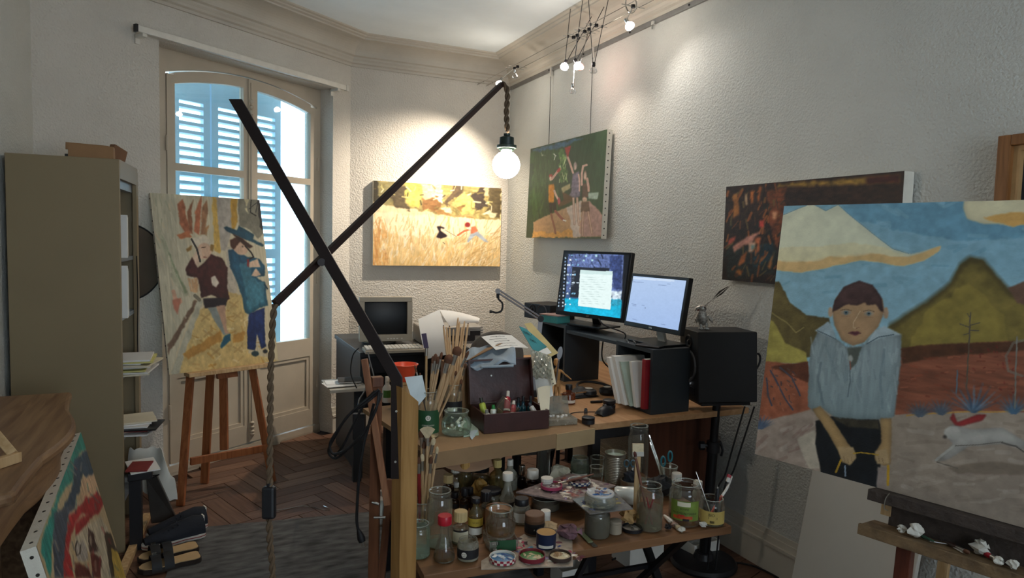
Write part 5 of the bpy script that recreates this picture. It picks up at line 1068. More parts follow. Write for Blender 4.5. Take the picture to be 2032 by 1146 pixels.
# articulated arm with gooseneck
t = thing('boom_arm', 'grey sprung boom arm with a black gooseneck over the desk', 'arm', (1.62, 3.2, DZ)); J0, J1, J2 = Pd(1062, 665, 3.35), Pd(1073, 632, 3.4), Pd(988, 577, 3.3)
m_grey = mat('grey_metal', '#7d7d80', .4, .4, .06); bj = V(J0.x, J0.y, DZ); B().cone(bj, bj+V(0, 0, .03), .028, n=16).build('clamp', m_blackm, t); B().bar(bj+V(0, 0, .03), J1, .022, .012, RT).build('lower_arm', m_grey, t)
for s in (-1, 1): B().bar(J1+UP*.008*s, J2+UP*.008*s, .007, .01, UP).build('upper_arm_bar', m_grey, t)
B().cone(J1-FW*.014, J1+FW*.014, .016, n=14).build('joint', m_blackm, t, smooth=True); B().cone(J2-FW*.012, J2+FW*.012, .013, n=14).build('joint', m_grey, t, smooth=True)
g = bez([J2-UP*.008, Pd(989, 592, 3.3), Pd(997, 602, 3.3), Pd(995, 616, 3.3), Pd(985, 620, 3.3), Pd(977, 618, 3.3)]); B().tube(g, .005, 8).build('gooseneck', m_rubber, t, smooth=True); B().cone(J2-UP*.012, J2-UP*.035, .008, .007, 10).build('gooseneck_base', m_rubber, t); B().cone(g[-1], g[-1]-RT*.014, .007, .008, 12).build('lamp_head', m_rubber, t, smooth=True)
# office chair behind the pile
cc = Pd(985, 690, 3.45); t = thing('office_chair', 'grey padded office chair behind the paper pile', 'chair', (cc.x, cc.y, 0)); m_chair = mat('grey_chair_fabric', '#5c5650', .9, 0, .1, 40.)
ed, en = RT.copy(), V(-FW.x, -FW.y, 0).normalized(); ed.z = 0; ed.normalize(); ptop = Pd(985, 658, 3.45).z
b = B(); b.prism([(.14*math.cos(a), .12*max(math.sin(a), -.6)+(.0 if math.sin(a) > 0 else math.sin(a)*.18)) for a in np.linspace(0, 2*math.pi, 33)[:-1]], V(cc.x, cc.y, ptop-.12), ed, V(0, 0, 1), -en*.06); b.build('backrest', m_chair, t, bev=.015)
B().lathe([(.0, 0), (.22, 0), (.235, .03), (.22, .065), (.0, .075)], 28, V(cc.x+.14, cc.y+.02, .45)).build('seat', m_chair, t, smooth=True); B().bar(V(cc.x+.02, cc.y+.03, .47), V(cc.x, cc.y, ptop-.2), .05, .02, ed).build('back_stem', m_blackm, t); B().cone(V(cc.x+.14, cc.y+.02, .08), V(cc.x+.14, cc.y+.02, .45), .025).build('gas_lift', m_blackm, t)
for k in range(5): a = 2*math.pi*k/5; B().bar(V(cc.x+.14, cc.y+.02, .085), V(cc.x+.14+.27*math.cos(a), cc.y+.02+.27*math.sin(a), .06), .04, .03).build('foot', m_blackm, t); B().lathe([(0, -.028), (.028, -.02), (.028, .02), (0, .028)], 14, V(cc.x+.14+.27*math.cos(a), cc.y+.02+.27*math.sin(a), .029), V(math.sin(a), -math.cos(a), 0)).build('castor', m_black, t, smooth=True)
# things on the desk end: mouse, jars, bowl, headset
c = Pz(1200, 821, DZ); t = thing('computer_mouse', 'black computer mouse on the desk end', 'mouse', (c.x, c.y, DZ+.001)); b = B()
b.grid(lambda u, v: V((u-.5)*.062*(1-.25*(2*v-1)**2)*(1), (v-.5)*.11, .002+.034*math.sqrt(max(0, 1-(2*u-1)**2))*math.sqrt(max(0, 1-(2*v-1)**2*.96))), 12, 14); b.xf(Matrix.Rotation(-1.1, 4, 'Z')); b.build('shell', m_black, t, world=False, smooth=True); B().cone(V(.012, .015, .031), V(.016, .021, .034), .005, n=10).build('wheel', mat('grey_rubber', '#55555a', .6), t, world=False)
tag(B().tube(bez([c+V(-.03, .03, .005), c+V(-.12, .06, .003), c+V(-.2, .02, .003), c+V(-.26, .1, .003)]), .0022, 6).build('mouse_cable', m_rubber, smooth=True), 'thin black mouse cable on the desk', 'cable')
vessel('ink_jar', 'squat black ink jar with printed label on the desk end', 'jar', (1208, 818, 790, 26), DZ, 'jar', mat('ink_black_glass', '#1c1a1c', .15, 0, .1), lid=m_black, lidh=.3, lidr=1.2, lab=[(m_labk, .15, .7, .9, [('M', .016, .42, m_labw)])])
c, r, h = place(1186, 790, 768, 56, DZ); t = thing('headphones', 'black headphones lying on the desk', 'headphones', (c.x, c.y, DZ+.001)); 
for s in (-1, 1): B().lathe([(.0, .002), (.036, .002), (.042, .014), (.038, .03), (.02, .036), (.0, .036)], 24, V(.055*s, .03*s*0, 0)).build('ear_cup', m_black, t, world=False, smooth=True); B().lathe([(.018, .036), (.02, .04), (.0, .041)], 20, V(.055*s, 0, 0)).build('ear_disc', m_alu, t, world=False, smooth=True)
B().tube([V(.09*math.cos(a), .02+.11*math.sin(a), .03+.012*math.sin(a)) for a in np.linspace(0, math.pi, 20)], .007, 8).build('headband', m_black, t, world=False, smooth=True)
c, r, h = place(1150, 790, 760, 50, DZ); t = thing('cloth_case', 'crumpled black pouch on the desk behind the bottle', 'pouch', (c.x, c.y, DZ+.001)); b = B(); b.grid(lambda u, v: V((u-.5)*.16, (v-.5)*.12, .003+.035*math.sin(math.pi*u)*math.sin(math.pi*v)*(1+.3*math.sin(9*u+5*v))), 10, 10); b.build('fabric', m_rubber, t, world=False, smooth=True); B().ob(V(.0, -.045, .028), V(.05, 0, .002), V(0, .004, 0), V(0, 0, .003)).build('zip', m_steel, t, world=False)
t = thing('marker_pen', 'black marker pen lying on the desk', 'pen', Pz(1180, 797, DZ)); q = Pz(1172, 797, DZ+.006); q2 = Pz(1192, 796, DZ+.006); B().cone(q, q2, .006, n=10).build('barrel', m_black, t, smooth=True); B().cone(q2, q2+(q2-q)*.3, .0065, .005, 10).build('cap', m_blackm, t, smooth=True)

# big loudspeaker on its stand
P0 = Pd(1386, 800, 3.05); e_, f_ = V(.97, -.243, 0), V(.243, .97, 0); up_ = V(-.03, .035, 1).normalized(); zb_ = P0.z
SPW, SPD, SPH = .19, .29, .322
t = thing('loudspeaker', 'big black studio loudspeaker with a bird figurine on top', 'speaker', P0+e_*.13+f_*.1); m_spk = mat('black_vinyl', '#0e0e10', .55, 0, .1, 30., .03, 200.)
B().ob(P0+e_*SPD/2+f_*SPW/2+up_*SPH/2, e_*SPD/2, f_*SPW/2, up_*SPH/2).build('cabinet', m_spk, t, bev=.004)
fr_ = P0+f_*SPW/2-e_*.001; mdir = -e_
B().lathe([(.034, .0), (.03, .004), (.014, -.002), (.01, .004), (0, .007)], 24, fr_+up_*.265, mdir).build('tweeter', m_blackm, t, smooth=True)
B().lathe([(.076, .0), (.075, .006), (.066, .006), (.06, .0), (.03, -.018), (.024, -.012), (0, -.004)], 36, fr_+up_*.155, mdir).build('woofer', mat('woofer_cone_grey', '#3f4043', .5), t, smooth=True)
B().ob(fr_+up_*.045+mdir*.001, f_*.06, up_*.016, mdir*.002).build('port', m_black, t); B().ob(fr_+up_*.072+mdir*.002-f_*.0, f_*.004, up_*.004, mdir*.001).build('power_light', emission('led_white', '#eef6ff', 3.), t)
cx_ = P0+e_*.15+f_*.1; t = thing('speaker_stand', 'black pole stand with round base under the loudspeaker', 'stand', (2.17, 2.44, 0)); pb_ = V(2.165, 2.43, 0); pt_ = P0+e_*.14+f_*.095-up_*.003
B().ob(pt_-up_*.006, e_*.12, f_*.085, up_*.006).build('top_plate', m_blackm, t); mid = pb_.lerp(pt_, .72); B().cone(pb_+V(0, 0, .03), mid, .024, n=18).build('lower_pole', m_blackm, t, smooth=True); B().cone(mid, pt_-up_*.01, .019, n=18).build('upper_pole', m_blackm, t, smooth=True)
B().cone(mid-V(0, 0, .03), mid+V(0, 0, .02), .03, n=18).build('collar', m_black, t, smooth=True); B().cone(mid, mid-RT*.055, .009, n=8).build('knob_stem', m_black, t); B().lathe([(.02, 0), (.02, .022), (.012, .026), (0, .026)], 14, mid-RT*.042, -RT, flute=1, fl=.06).build('knob', m_black, t)
B().tube(bez([mid+RT*.03+V(0, 0, .02), mid+RT*.045+V(0, 0, -.02), mid+RT*.04+V(0, 0, -.05)]), .006, 6).build('latch', m_black, t); B().lathe([(0, .0), (.15, .0), (.155, .012), (.145, .026), (.05, .034), (.04, .06), (.0, .06)], 40, pb_+V(0, 0, .001)).build('base', m_black, t, smooth=True)
for k, (a, b_) in enumerate((((1478, 806), (1420, 985)), ((1497, 806), (1436, 975)))):
    A_ = Pd(*a, 3.0); C_ = Pd(*b_, 3.05); tag(B().tube(bez([A_, A_.lerp(C_, .4)+RT*.0-V(0, 0, .02), A_.lerp(C_, .75)+RT*.01, C_, V(C_.x, C_.y+.03, .03)]), .0042, 6).build('speaker_cable', m_rubber, smooth=True), ('left', 'right')[k]+' one of two black cables hanging from the big loudspeaker', 'cable')
A_ = P0+e_*(SPD+.004)+f_*.06+up_*.21; tag(B().tube(bez([A_, A_+e_*.04, A_+e_*.045-V(0, 0, .04), A_+e_*.01-V(0, 0, .1)]), .005, 6).build('plug_lead', m_rubber, smooth=True), 'short black plug lead at the back of the big loudspeaker', 'cable')
# patterned bird figurine with a feather
S_ = P0+e_*.075+f_*.1+up_*SPH; t = thing('figurine', 'small spotted silver bird figurine with a feather on the loudspeaker', 'figurine', S_)
m_sil = mat('spotted_silver', '#b9b4ac', .4, .4, .55, 120.); m_dk = mat('dark_feather', '#2c2622', .7)
k_ = .0024; e2 = RT
B().lathe([(.004, 0), (.018, .012), (.026, .03), (.024, .05), (.015, .066), (.006, .072)], 18, S_+up_*.018, (up_-e2*.15)).build('body', m_sil, t, smooth=True)
hd_ = S_+up_*.095-e2*.004; B().lathe([(.0, -.02), (.012, -.017), (.019, 0), (.014, .014), (0, .019)], 16, hd_).build('head', m_sil, t, smooth=True)
B().tube([hd_-e2*.01+up_*.006, hd_-e2*.028+up_*.002, hd_-e2*.036-up_*.012], [.01, .007, .002], 8).build('beak', m_sil, t, smooth=True); B().tube([hd_-e2*.014-up_*.002, hd_-e2*.024-up_*.008], [.006, .003], 8).build('mouth', mat('dull_red', '#6e3230', .6), t); B().lathe([(0, -.004), (.0045, 0), (0, .004)], 10, hd_+e2*.006+up_*.006-FW*.016).build('eye', m_black, t, smooth=True)
for s in (-1, 1): B().cone(S_+e2*.012*s, S_+e2*.014*s+up_*.03, .006, .008, 8).build('leg', m_sil, t, smooth=True); B().ob(S_+e2*.014*s+up_*.004-FW*.004, e2*.009, FW*.011, up_*.004).build('foot', m_sil, t, bev=.002)
for s in (-1, 1): B().tube([S_+up_*.065+e2*.02*s, S_+up_*.045+e2*.034*s, S_+up_*.03+e2*(.03 if s < 0 else .044)*s], [.007, .008, .003], 8).build('wing', m_sil, t, smooth=True)
fa, fb_ = hd_+up_*.012+e2*.008, Pd(1452, 563, 3.1); B().tube([fa, fa.lerp(fb_, .28), fb_], .0022, 6).build('quill', m_sil, t)
u_ = (fb_-fa).normalized(); sdv = u_.cross(FW).normalized(); b = B(); b.add([fa.lerp(fb_, .28), fa.lerp(fb_, .6)+sdv*.011, fb_, fa.lerp(fb_, .6)-sdv*.009]+[v+FW*.0015 for v in (fa.lerp(fb_, .28), fa.lerp(fb_, .6)+sdv*.011, fb_, fa.lerp(fb_, .6)-sdv*.009)], [(0, 1, 2, 3), (7, 6, 5, 4), (0, 4, 5, 1), (1, 5, 6, 2), (2, 6, 7, 3), (3, 7, 4, 0)]); b.build('feather', m_dk, t)

# ================================================================ BLACK DESK WITH THE OLD COMPUTER
KZ = .80; ka = Pz(700, 700, KZ)
t = thing('desk', 'black old desk by the back wall carrying the grey tube monitor', 'desk', (1.35, 4.5, 0)); B().box(.9, 1.62, 4.12, 4.98, KZ-.03, KZ-.0005).build('desktop', m_cub, t, bev=.002)
B().box(.91, .93, 4.16, 4.96, 0, KZ-.03).build('side_panel', m_cub, t); B().box(1.59, 1.61, 4.16, 4.96, 0, KZ-.03).build('side_panel', m_cub, t); B().box(.93, 1.59, 4.9, 4.915, .25, KZ-.03).build('back_panel', m_cub, t); B().box(.94, 1.58, 4.16, 4.18, KZ-.14, KZ-.03).build('keyboard_drawer', m_black, t)
sA = Pz(642, 792, .60); B().box(.70, .925, 4.0, 4.32, .588, .605).build('side_shelf', mat('white_laminate', '#b9b3a6', .5), t)
B().box(.86, .91, 4.1, 4.14, 0, .588).build('shelf_leg', m_cub, t)
# tube monitor
cl = Pd(711, 588, 4.42); crr = Pd(817, 588, 4.42); z0 = KZ+.03; eu = V(1, -.12, 0).normalized(); n = V(-.12, -1, 0).normalized(); w = .345; z1 = Pd(712, 588, 4.42).z
a = Pd(713, 684, 4.40); a.z = KZ+.028; h = z1-a.z; ev = V(0, 0, 1)-n*.06; ev.normalize()
t = thing('crt_monitor', 'bulky beige tube monitor switched off on the black desk', 'monitor', (a.x+.17, a.y+.15, KZ)); m_crt = mat('beige_computer_plastic', '#a79d8c', .55, 0, .04)
bz = .033
for (o, x2, y2) in ((a, w, bz+.01), (a+ev*(h-bz), w, bz)): B().ob(o+eu*x2/2+ev*y2/2-n*.02, eu*x2/2, ev*y2/2, n*.02).build('bezel', m_crt, t, bev=.003)
for s in (0, w-bz): B().ob(a+eu*(s+bz/2)+ev*(h/2+.005)-n*.02, eu*bz/2, ev*(h/2-bz-.005), n*.02).build('bezel', m_crt, t)
B().grid(lambda u, v: a+eu*(bz+(w-2*bz)*u)+ev*(bz+.01+(h-2*bz-.01)*v)-n*(.014+.012*((2*u-1)**2+(2*v-1)**2)), 12, 10).build('tube_screen', mat('dark_tube_glass', '#101418', .4, 0, .05, spec=.3), t, smooth=True)
bk = [a+eu*x+ev*y-n*.04 for x, y in ((0, 0), (w, 0), (w, h), (0, h))]+[a+eu*x+ev*y-n*.2 for x, y in ((.03, .01), (w-.03, .01), (w-.03, h-.02), (.03, h-.02))]+[a+eu*x+ev*y-n*.36 for x, y in ((.07, .03), (w-.07, .03), (w-.07, h-.07), (.07, h-.07))]
B().add(bk, [(0, 1, 5, 4), (1, 2, 6, 5), (2, 3, 7, 6), (3, 0, 4, 7), (4, 5, 9, 8), (5, 6, 10, 9), (6, 7, 11, 10), (7, 4, 8, 11), (8, 9, 10, 11), (3, 2, 1, 0)]).build('rear_shell', m_crt, t)
B().lathe([(.11, 0), (.12, .01), (.08, .026), (0, .026)], 24, V(a.x+.17, a.y+.16, KZ+.001)).build('swivel_foot', m_crt, t, smooth=True); B().cone(a+eu*(w-.07)+ev*.018, a+eu*(w-.07)+ev*.018+n*.004, .005, n=10).build('power_button', m_white, t)
for k in range(4): B().ob(a+eu*(w-.16+.02*k)+ev*.018+n*.001, eu*.006, ev*.003, n*.0015).build('menu_button', m_white, t)
# keyboard
ka_ = Pz(783, 697, KZ); t = thing('keyboard', 'beige computer keyboard in front of the tube monitor', 'keyboard', (ka_.x, ka_.y, KZ+.001), -.06); B().ob(V(0, 0, .012), V(.19, 0, 0), V(0, .062, .004), V(0, -.0008, .010)).build('case', m_crt, t, world=False, bev=.003)
kp = None
for r_ in range(5):
    for k in range(15):
        o = B().ob(V(0, 0, 0), V(.0092, 0, 0), V(0, .0085, 0), V(0, 0, .004)).build('key', m_white, t, world=False) if kp is None else kp.copy()
        if kp is None: kp = o
        else: COL.objects.link(o); o.parent = t
        o.location = (-.172+k*.0235, -.045+r_*.0215, .0265+r_*.0013)
# printer with sheets
pc = Pd(888, 668, 4.72); t = thing('printer', 'grey inkjet printer loaded with curling white paper', 'printer', (pc.x, pc.y, KZ)); ph = Pd(920, 648, 4.6).z-KZ
B().ob(V(pc.x, pc.y, KZ+ph/2), V(.215, -.02, 0), V(.015, .15, 0), V(0, 0, ph/2)).build('case', mat('silver_grey_plastic', '#8a8884', .45, .1), t, bev=.012); B().ob(V(pc.x-.01, pc.y-.152, KZ+.04), V(.15, -.012, 0), V(.001, .004, 0), V(0, 0, .02)).build('paper_slot', m_black, t)
B().ob(V(pc.x+.14, pc.y-.165, KZ+ph*.62), V(.035, -.003, 0), V(.0, .003, 0), V(0, 0, .016)).build('control_panel', m_black, t)
for k in range(5): B().ob(V(pc.x+.19, pc.y-.171, KZ+.05+k*.017), V(.012, -.001, 0), V(0, .003, 0), V(0, 0, .004)).build('button', m_white, t)
B().ob(V(pc.x, pc.y+.13, KZ+ph+.02), V(.12, -.01, 0), V(0, .01, .02), V(0, .004, -.002)).build('paper_tray', mat('silver_grey_plastic', '#8a8884'), t)
t = thing('paper_sheet', 'big white sheet curling out of the printer', 'paper', (pc.x, pc.y, KZ+.1))
c0, c1, c2, c3 = Pd(830, 633, 4.35), Pd(872, 614, 4.45), Pd(902, 700, 4.3), Pd(846, 712, 4.25)
B().sheet(lambda u, v: (c0.lerp(c1, u)).lerp(c3.lerp(c2, u), v)-FW*.04*math.sin(math.pi*v), 6, 10, .001).build('sheet', m_paper, t, smooth=True)
t = thing('paper_sheet', 'second white sheet arching over the printer towards the right', 'paper', (pc.x+.1, pc.y, KZ+.15)); d0, d1, d2, d3 = Pd(872, 614, 4.5), Pd(952, 631, 4.65), Pd(950, 640, 4.6), Pd(893, 648, 4.45)
B().sheet(lambda u, v: (d0.lerp(d1, u)).lerp(d3.lerp(d2, u), v)-FW*.02*math.sin(math.pi*v)+UP*.01*math.sin(math.pi*u), 6, 8, .001).build('sheet', m_paper, t, smooth=True)
# notebook and papers on the pull-out shelf
sheet_pile('paper_pile', 'white printed sheets under the grey notebook on the side shelf', 'papers', (.80, 4.13, .606), .2, .15, 4, [m_paper, m_white, m_paper], .003, .03)
t = thing('notebook', 'rolled grey notebook on the side shelf papers', 'notebook', (.84, 4.14, .622), -.1); B().sheet(lambda u, v: V(-.07+.14*u, -.055+.11*v, .012+.014*math.sin(math.pi*v)), 3, 10, .004).build('cover', mat('grey_cloth_cover', '#4c4a48', .8), t, world=False, smooth=True); B().ob(V(0, -.005, .008), V(.066, 0, 0), V(0, .045, 0), V(0, 0, .006)).build('pages', m_paper, t, world=False)
for k, pts in enumerate((((712, 690), (700, 705), (696, 740), (708, 770)), ((730, 698), (735, 720), (742, 750), (740, 790)))):
    dd_ = 4.05 if k == 0 else 3.6; tag(B().tube(bez([Pd(x, y, dd_) for x, y in pts]), .0035, 6).build('hanging_cable', m_rubber if k == 0 else m_grey, smooth=True), ('black', 'grey')[k]+' thin cable drooping from the black desk', 'cable')
# ================================================================ CARDBOARD-EDGED WORK TABLE (brush jars, paint box)
TZ = .74; ta, tb_ = V(.755, 2.26, 0), V(1.478, 2.345, 0); tu = (tb_-ta).normalized(); tv = V(-tu.y, tu.x, 0); TW = (tb_-ta).length
wt = thing('work_table', 'small work table edged with brown cardboard in front of the desk', 'table', (1.05, 2.6, 0))
def tbx(s0, s1, v0, v1, z0, z1): return B().ob(ta+tu*(s0+s1)/2+tv*(v0+v1)/2+V(0, 0, (z0+z1)/2), tu*(s1-s0)/2, tv*(v1-v0)/2, V(0, 0, (z1-z0)/2))
m_cardl = mat('worn_cardboard', '#8f7252', .85, 0, .14, 7., .1, 40.)
tbx(0, TW, .006, .74, TZ-.02, TZ-.0005).build('tabletop', m_cardl, wt); tbx(0, TW*.74, 0, .006, TZ-.055, TZ+.004).build('cardboard_edge', m_cardl, wt); tbx(TW*.74, TW+.003, -.004, .003, TZ-.062, TZ+.002).build('cardboard_edge', mat('pale_cardboard', '#a38a66', .85, 0, .1, 8.), wt); tbx(TW-.004, TW, .0, .3, TZ-.06, TZ).build('cardboard_edge', m_cardl, wt)
for s, v in ((.05, .3), (TW-.05, .3), (.09, .66), (TW-.05, .66)): tbx(s-.017, s+.017, v-.017, v+.017, 0, TZ-.02).build('leg', m_black, wt)
tbx(.05, TW-.05, .29, .31, .30, .34).build('stretcher', m_black, wt)
# stacked trunk under the table
t = thing('storage_crate', 'dark brown wooden crate under the work table', 'crate', (.86, 2.6, 0)); tbx(.13, .34, .36, .62, 0, .42).build('crate_body', m_dpan, t); tbx(.12, .35, .35, .63, .42, .44).build('crate_lid', m_dpan, t)
t = thing('round_tray', 'pale round wooden tray tilted under the work table', 'tray', (1.15, 2.6, .55)); c = Pd(930, 884, 2.8); B().lathe([(.0, 0), (.15, 0), (.16, .012), (.15, .02), (.0, .02)], 36, c, (V(0, 0, 1)-FW*.5)).build('disc', mat('pink_beige_wood', '#b08a6c', .6), t, smooth=True); B().cone(c-V(0, 0, .01), V(c.x, c.y, .0), .02).build('pedestal', m_blackm, t)
for k, (px_, lab) in enumerate(((700+430, 'dark folded tripod leaning under the work table'), (1150, 'second dark folded stand under the work table'))):
    P_ = Pz(px_, 930, .3); t = thing('folded_stand', lab, 'stand', (P_.x, P_.y+.25, 0), 0, 'folded stands under the table'); B().bar(V(P_.x, P_.y+.25, .012), V(P_.x+.04, P_.y+.3, .62), .025, .02).build('pole', m_blackm, t); B().bar(V(P_.x-.07, P_.y+.28, .012), V(P_.x+.03, P_.y+.29, .5), .018, .015).build('strut', m_blackm, t)
# --- brush jars
lab_u = [(m_labg, .12, .62, 1.25, [('U', .017, .46, m_labg), ('CORNICHONS', .0075, .3, m_labw)])]
tA, cA, rA, hA = vessel('glass_jar', 'glass jar with a green U label holding brushes', 'jar', (849, 872, 770, 45), TZ, 'jar', m_glassd, lab=lab_u)
a = facing(cA); b = B(); rr = rA*1.008+.0006; b.add([V(rr*math.cos(a+x/rr), rr*math.sin(a+x/rr), z) for x, z in [(0, .46*hA)]+[(.0105*math.cos(q), .46*hA+.0105*math.sin(q)) for q in np.linspace(0, 6.283, 21)[:-1]]], [(0, i+1, (i+1) % 20+1) for i in range(20)]); b.build('round_logo', m_labw, tA, world=False)
band((0, 0), rA*1.009+.0006, hA*.2, hA*.235, a-.6, a+.6).build('brown_stripe', mat('rust_print', '#7a3f24', .7), tA, world=False)
tB, cB, rB, hB = vessel('glass_jar', 'glass jar with black and white label packed with brush handles', 'jar', (897, 845, 757, 40), TZ, 'jar', m_glassd, lab=[(m_labk, .1, .6, 1.2, []), (m_labw, .36, .46, .5, [])])
tC, cC, rC, hC = vessel('glass_pot', 'squat clear glass pot of stoppers and glass bits', 'jar', (905, 868, 806, 62), TZ, 'round', m_glassg)
for k in range(9):
    a_ = random.uniform(0, 6.28); q = cC+V(math.cos(a_)*rC*.4, math.sin(a_)*rC*.4, .0); z = TZ+.012+.008*k*.5
    t = thing('glass_stopper', 'small glass stopper inside the squat glass pot', 'stopper', (q.x, q.y, z), 0, 'stoppers in the glass pot'); d_ = V(random.uniform(-1, 1), random.uniform(-1, 1), random.uniform(.0, .7)).normalized(); B().cone(V(0, 0, .005)-d_*.012, V(0, 0, .005)+d_*.014, .0055, .004, 8).build('shaft', m_labw if k % 2 else m_glassg, t, world=False); B().cone(V(0, 0, .005)+d_*.013, V(0, 0, .005)+d_*.018, .006, n=8).build('head', m_white, t, world=False)
ORD = ['first', 'second', 'third', 'fourth', 'fifth', 'sixth', 'seventh', 'eighth', 'ninth']
gA = 'brushes in the green label jar'
spA = [(823, 724, .003, m_darkh, 1), (833, 739, .003, m_darkh, 1), (859, 706, .0045, m_handle, 1), (865, 701, .005, m_handle, 1.2), (870, 707, .0045, m_handle, 1), (877, 698, .0045, m_handle, 1), (893, 703, .008, m_handle, 1.7), (910, 687, .008, m_handle, 1.7), (930, 696, .0045, m_handle, 1)]
for k, (x, y, r_, hm_, wd_) in enumerate(spA):
    P_, T_ = upin(cA, rA, x, y, TZ, .55, ang=.7*k, dd=.0 if k < 6 else -.02)
    lab = {6: 'wide flat brush with brown bristles leaning right from the green label jar', 7: 'widest brown brush leaning farthest right from the green label jar', 0: 'thin dark-handled brush leaning left from the green label jar'}.get(k, ORD[{1: 0, 2: 1, 3: 2, 4: 3, 5: 4, 8: 5}.get(k, 0)]+' slim brush with bristles up from the left in the green label jar'); brush(lab, gA, P_, T_, r_, .028 if wd_ < 1.5 else .034, None, hm_, m_brist, .04, wd_)
P_, T_ = upin(cA, rA, 846, 690, TZ, .5, 2.0); t = thing('spatula', 'dark plastic spatula upright in the green label jar', 'spatula', P_); u_ = (T_-P_).normalized(); B().cone(P_, T_-u_*.03, .005, n=8).build('handle', m_pale, t, smooth=True); B().cone(T_-u_*.03, T_, .006, n=10).build('ferrule', m_fer, t, smooth=True); sdv = u_.cross(FW).normalized()
B().prism([(-.009, 0), (.009, 0), (.013, .055), (-.006, .058)], T_, sdv, (u_+sdv*.12).normalized(), FW*.002).build('blade', mat('violet_plastic', '#4a3e54', .4), t)
spB = [(880, 645, m_darkh), (886, 649, m_handle), (892, 646, m_handle), (900, 653, m_handle), (909, 630, m_handle), (912, 638, m_handle), (917, 648, m_handle), (922, 637, m_handle), (929, 641, m_handle)]
for k, (x, y, hm_) in enumerate(spB):
    P_, T_ = upin(cB, rB, x, y, TZ, .5, ang=.7*k, dd=.06); stick(ORD[k]+' upright brush handle from the left in the packed jar', 'brush handles in the packed jar', P_, T_, .0062, m_handle, tip=m_darkh if k in (0, 2, 8) else m_handle)
for k, (x, y) in enumerate(((916, 752), (925, 720), (905, 735))):
    P_, T_ = upin(cB, rB, x, y, TZ, .5, ang=1.9*k, dd=-.03); brush(('middle', 'rightmost', 'leftmost')[k]+' short brush with nickel ferrule low in the packed jar', 'short brushes in the packed jar', P_, T_, .0045, .02)
# bowl, cards and bottle at the left
c = Pz(806, 766, TZ)+hdir(V(1, 2, 0))*.02; BZ = TZ+.13; c, r, h = place(803, 760, 717, 52, BZ); t = thing('wooden_block', 'pale wooden box under the orange-red bowl', 'box', (c.x, c.y, TZ)); B().box(c.x-.05, c.x+.05, c.y-.04, c.y+.05, TZ+.001, BZ-.012).build('box_body', m_pale, t, bev=.002); B().box(c.x-.053, c.x+.053, c.y-.043, c.y+.053, BZ-.012, BZ).build('box_lid', m_pale, t, bev=.002); t = thing('plastic_bowl', 'translucent orange-red plastic bowl behind the brush jars', 'bowl', (c.x, c.y, BZ+.001)); B().lathe([(0, .003), (r*.6, .003), (r*.62, 0), (r*.68, .004), (r*.98, h), (r*1.0, h+.002), (r*.95, h), (r*.64, .007), (0, .006)], 32).build('bowl_shell', mat('orange_red_plastic', '#f05a3a', .35, 0, .05, 8., sub=.0), t, world=False, smooth=True); B().tube([V(r*math.cos(x), r*math.sin(x), h) for x in np.linspace(0, 6.283, 33)[:-1]], .0025, 6, True).build('rim', mat('orange_rim', '#e8553a', .3), t, world=False, smooth=True)
t = thing('card', 'pale blue card leaning behind the green label jar', 'card', Pz(828, 800, TZ))
q = [Pd(803, 748, 2.58), Pd(838, 744, 2.6), Pd(846, 785, 2.58), Pd(824, 812, 2.55)]; B().add(q+[v+FW*.002 for v in q], [(3, 2, 1, 0), (4, 5, 6, 7), (0, 1, 5, 4), (1, 2, 6, 5), (2, 3, 7, 6), (3, 0, 4, 7)]).build('sheet', mat('pale_blue_card', '#b4c2c8', .7), t)
vessel('spray_bottle', 'small white plastic bottle with green print half hidden by the lamp post', 'bottle', (768, 800, 745, 20), TZ, 'bottle', m_white, lid=m_white, lidh=.18, lab=[(mat('green_print', '#4a7a3a', .6), .25, .6, .8, [])])
t = thing('card', 'mint green card strip under the glass pot', 'card', Pz(930, 830, TZ)); q = [Pz(918, 775, TZ+.003), Pz(942, 770, TZ+.003), Pz(950, 862, TZ+.003), Pz(920, 866, TZ+.003)]; B().add(q+[v-V(0, 0, .0022) for v in q], [(3, 2, 1, 0), (4, 5, 6, 7), (0, 1, 5, 4), (1, 2, 6, 5), (2, 3, 7, 6), (3, 0, 4, 7)]).build('sheet', mat('mint_card', '#a9bdae', .7), t)
t = thing('torn_paper', 'torn pale blue paper scrap hanging over the table edge', 'paper', Pz(938, 868, TZ)); q = [Pz(930, 855, TZ+.006), Pz(948, 852, TZ+.006), Pd(944, 878, 2.6), Pd(938, 874, 2.6), Pd(934, 868, 2.6)]; B().add(q+[v+FW*.002 for v in q], [(4, 3, 2, 1, 0), (5, 6, 7, 8, 9)]+[(i, (i+1) % 5, 5+(i+1) % 5, 5+i) for i in range(5)]).build('sheet', mat('pale_blue_card', '#b4c2c8'), t)

# --- wooden paint box with open lid
ba, bb2 = Pz(960, 861, TZ), Pz(1089, 850, TZ); bu = (bb2-ba).normalized(); bw = (bb2-ba).length; bv = V(-bu.y, bu.x, 0); bd, bh = .175, .078
m_box = mat('maroon_stained_wood', '#3a1f1d', .4, 0, .15, 20., .05, 60.); pb2 = thing('paint_box', 'open maroon wooden paint box full of tubes and glass', 'box', ba+bu*bw/2+bv*bd/2)
def bbx(s0, s1, v0, v1, z0, z1): return B().ob(ba+bu*(s0+s1)/2+bv*(v0+v1)/2+V(0, 0, (z0+z1)/2), bu*(s1-s0)/2, bv*(v1-v0)/2, V(0, 0, (z1-z0)/2))
for q in ((0, bw, 0, .008, .001, bh), (0, bw, bd-.008, bd, .001, bh), (0, .008, .008, bd-.008, .001, bh), (bw-.008, bw, .008, bd-.008, .001, bh)): bbx(*q).build('tray_wall', m_box, pb2, bev=.0015)
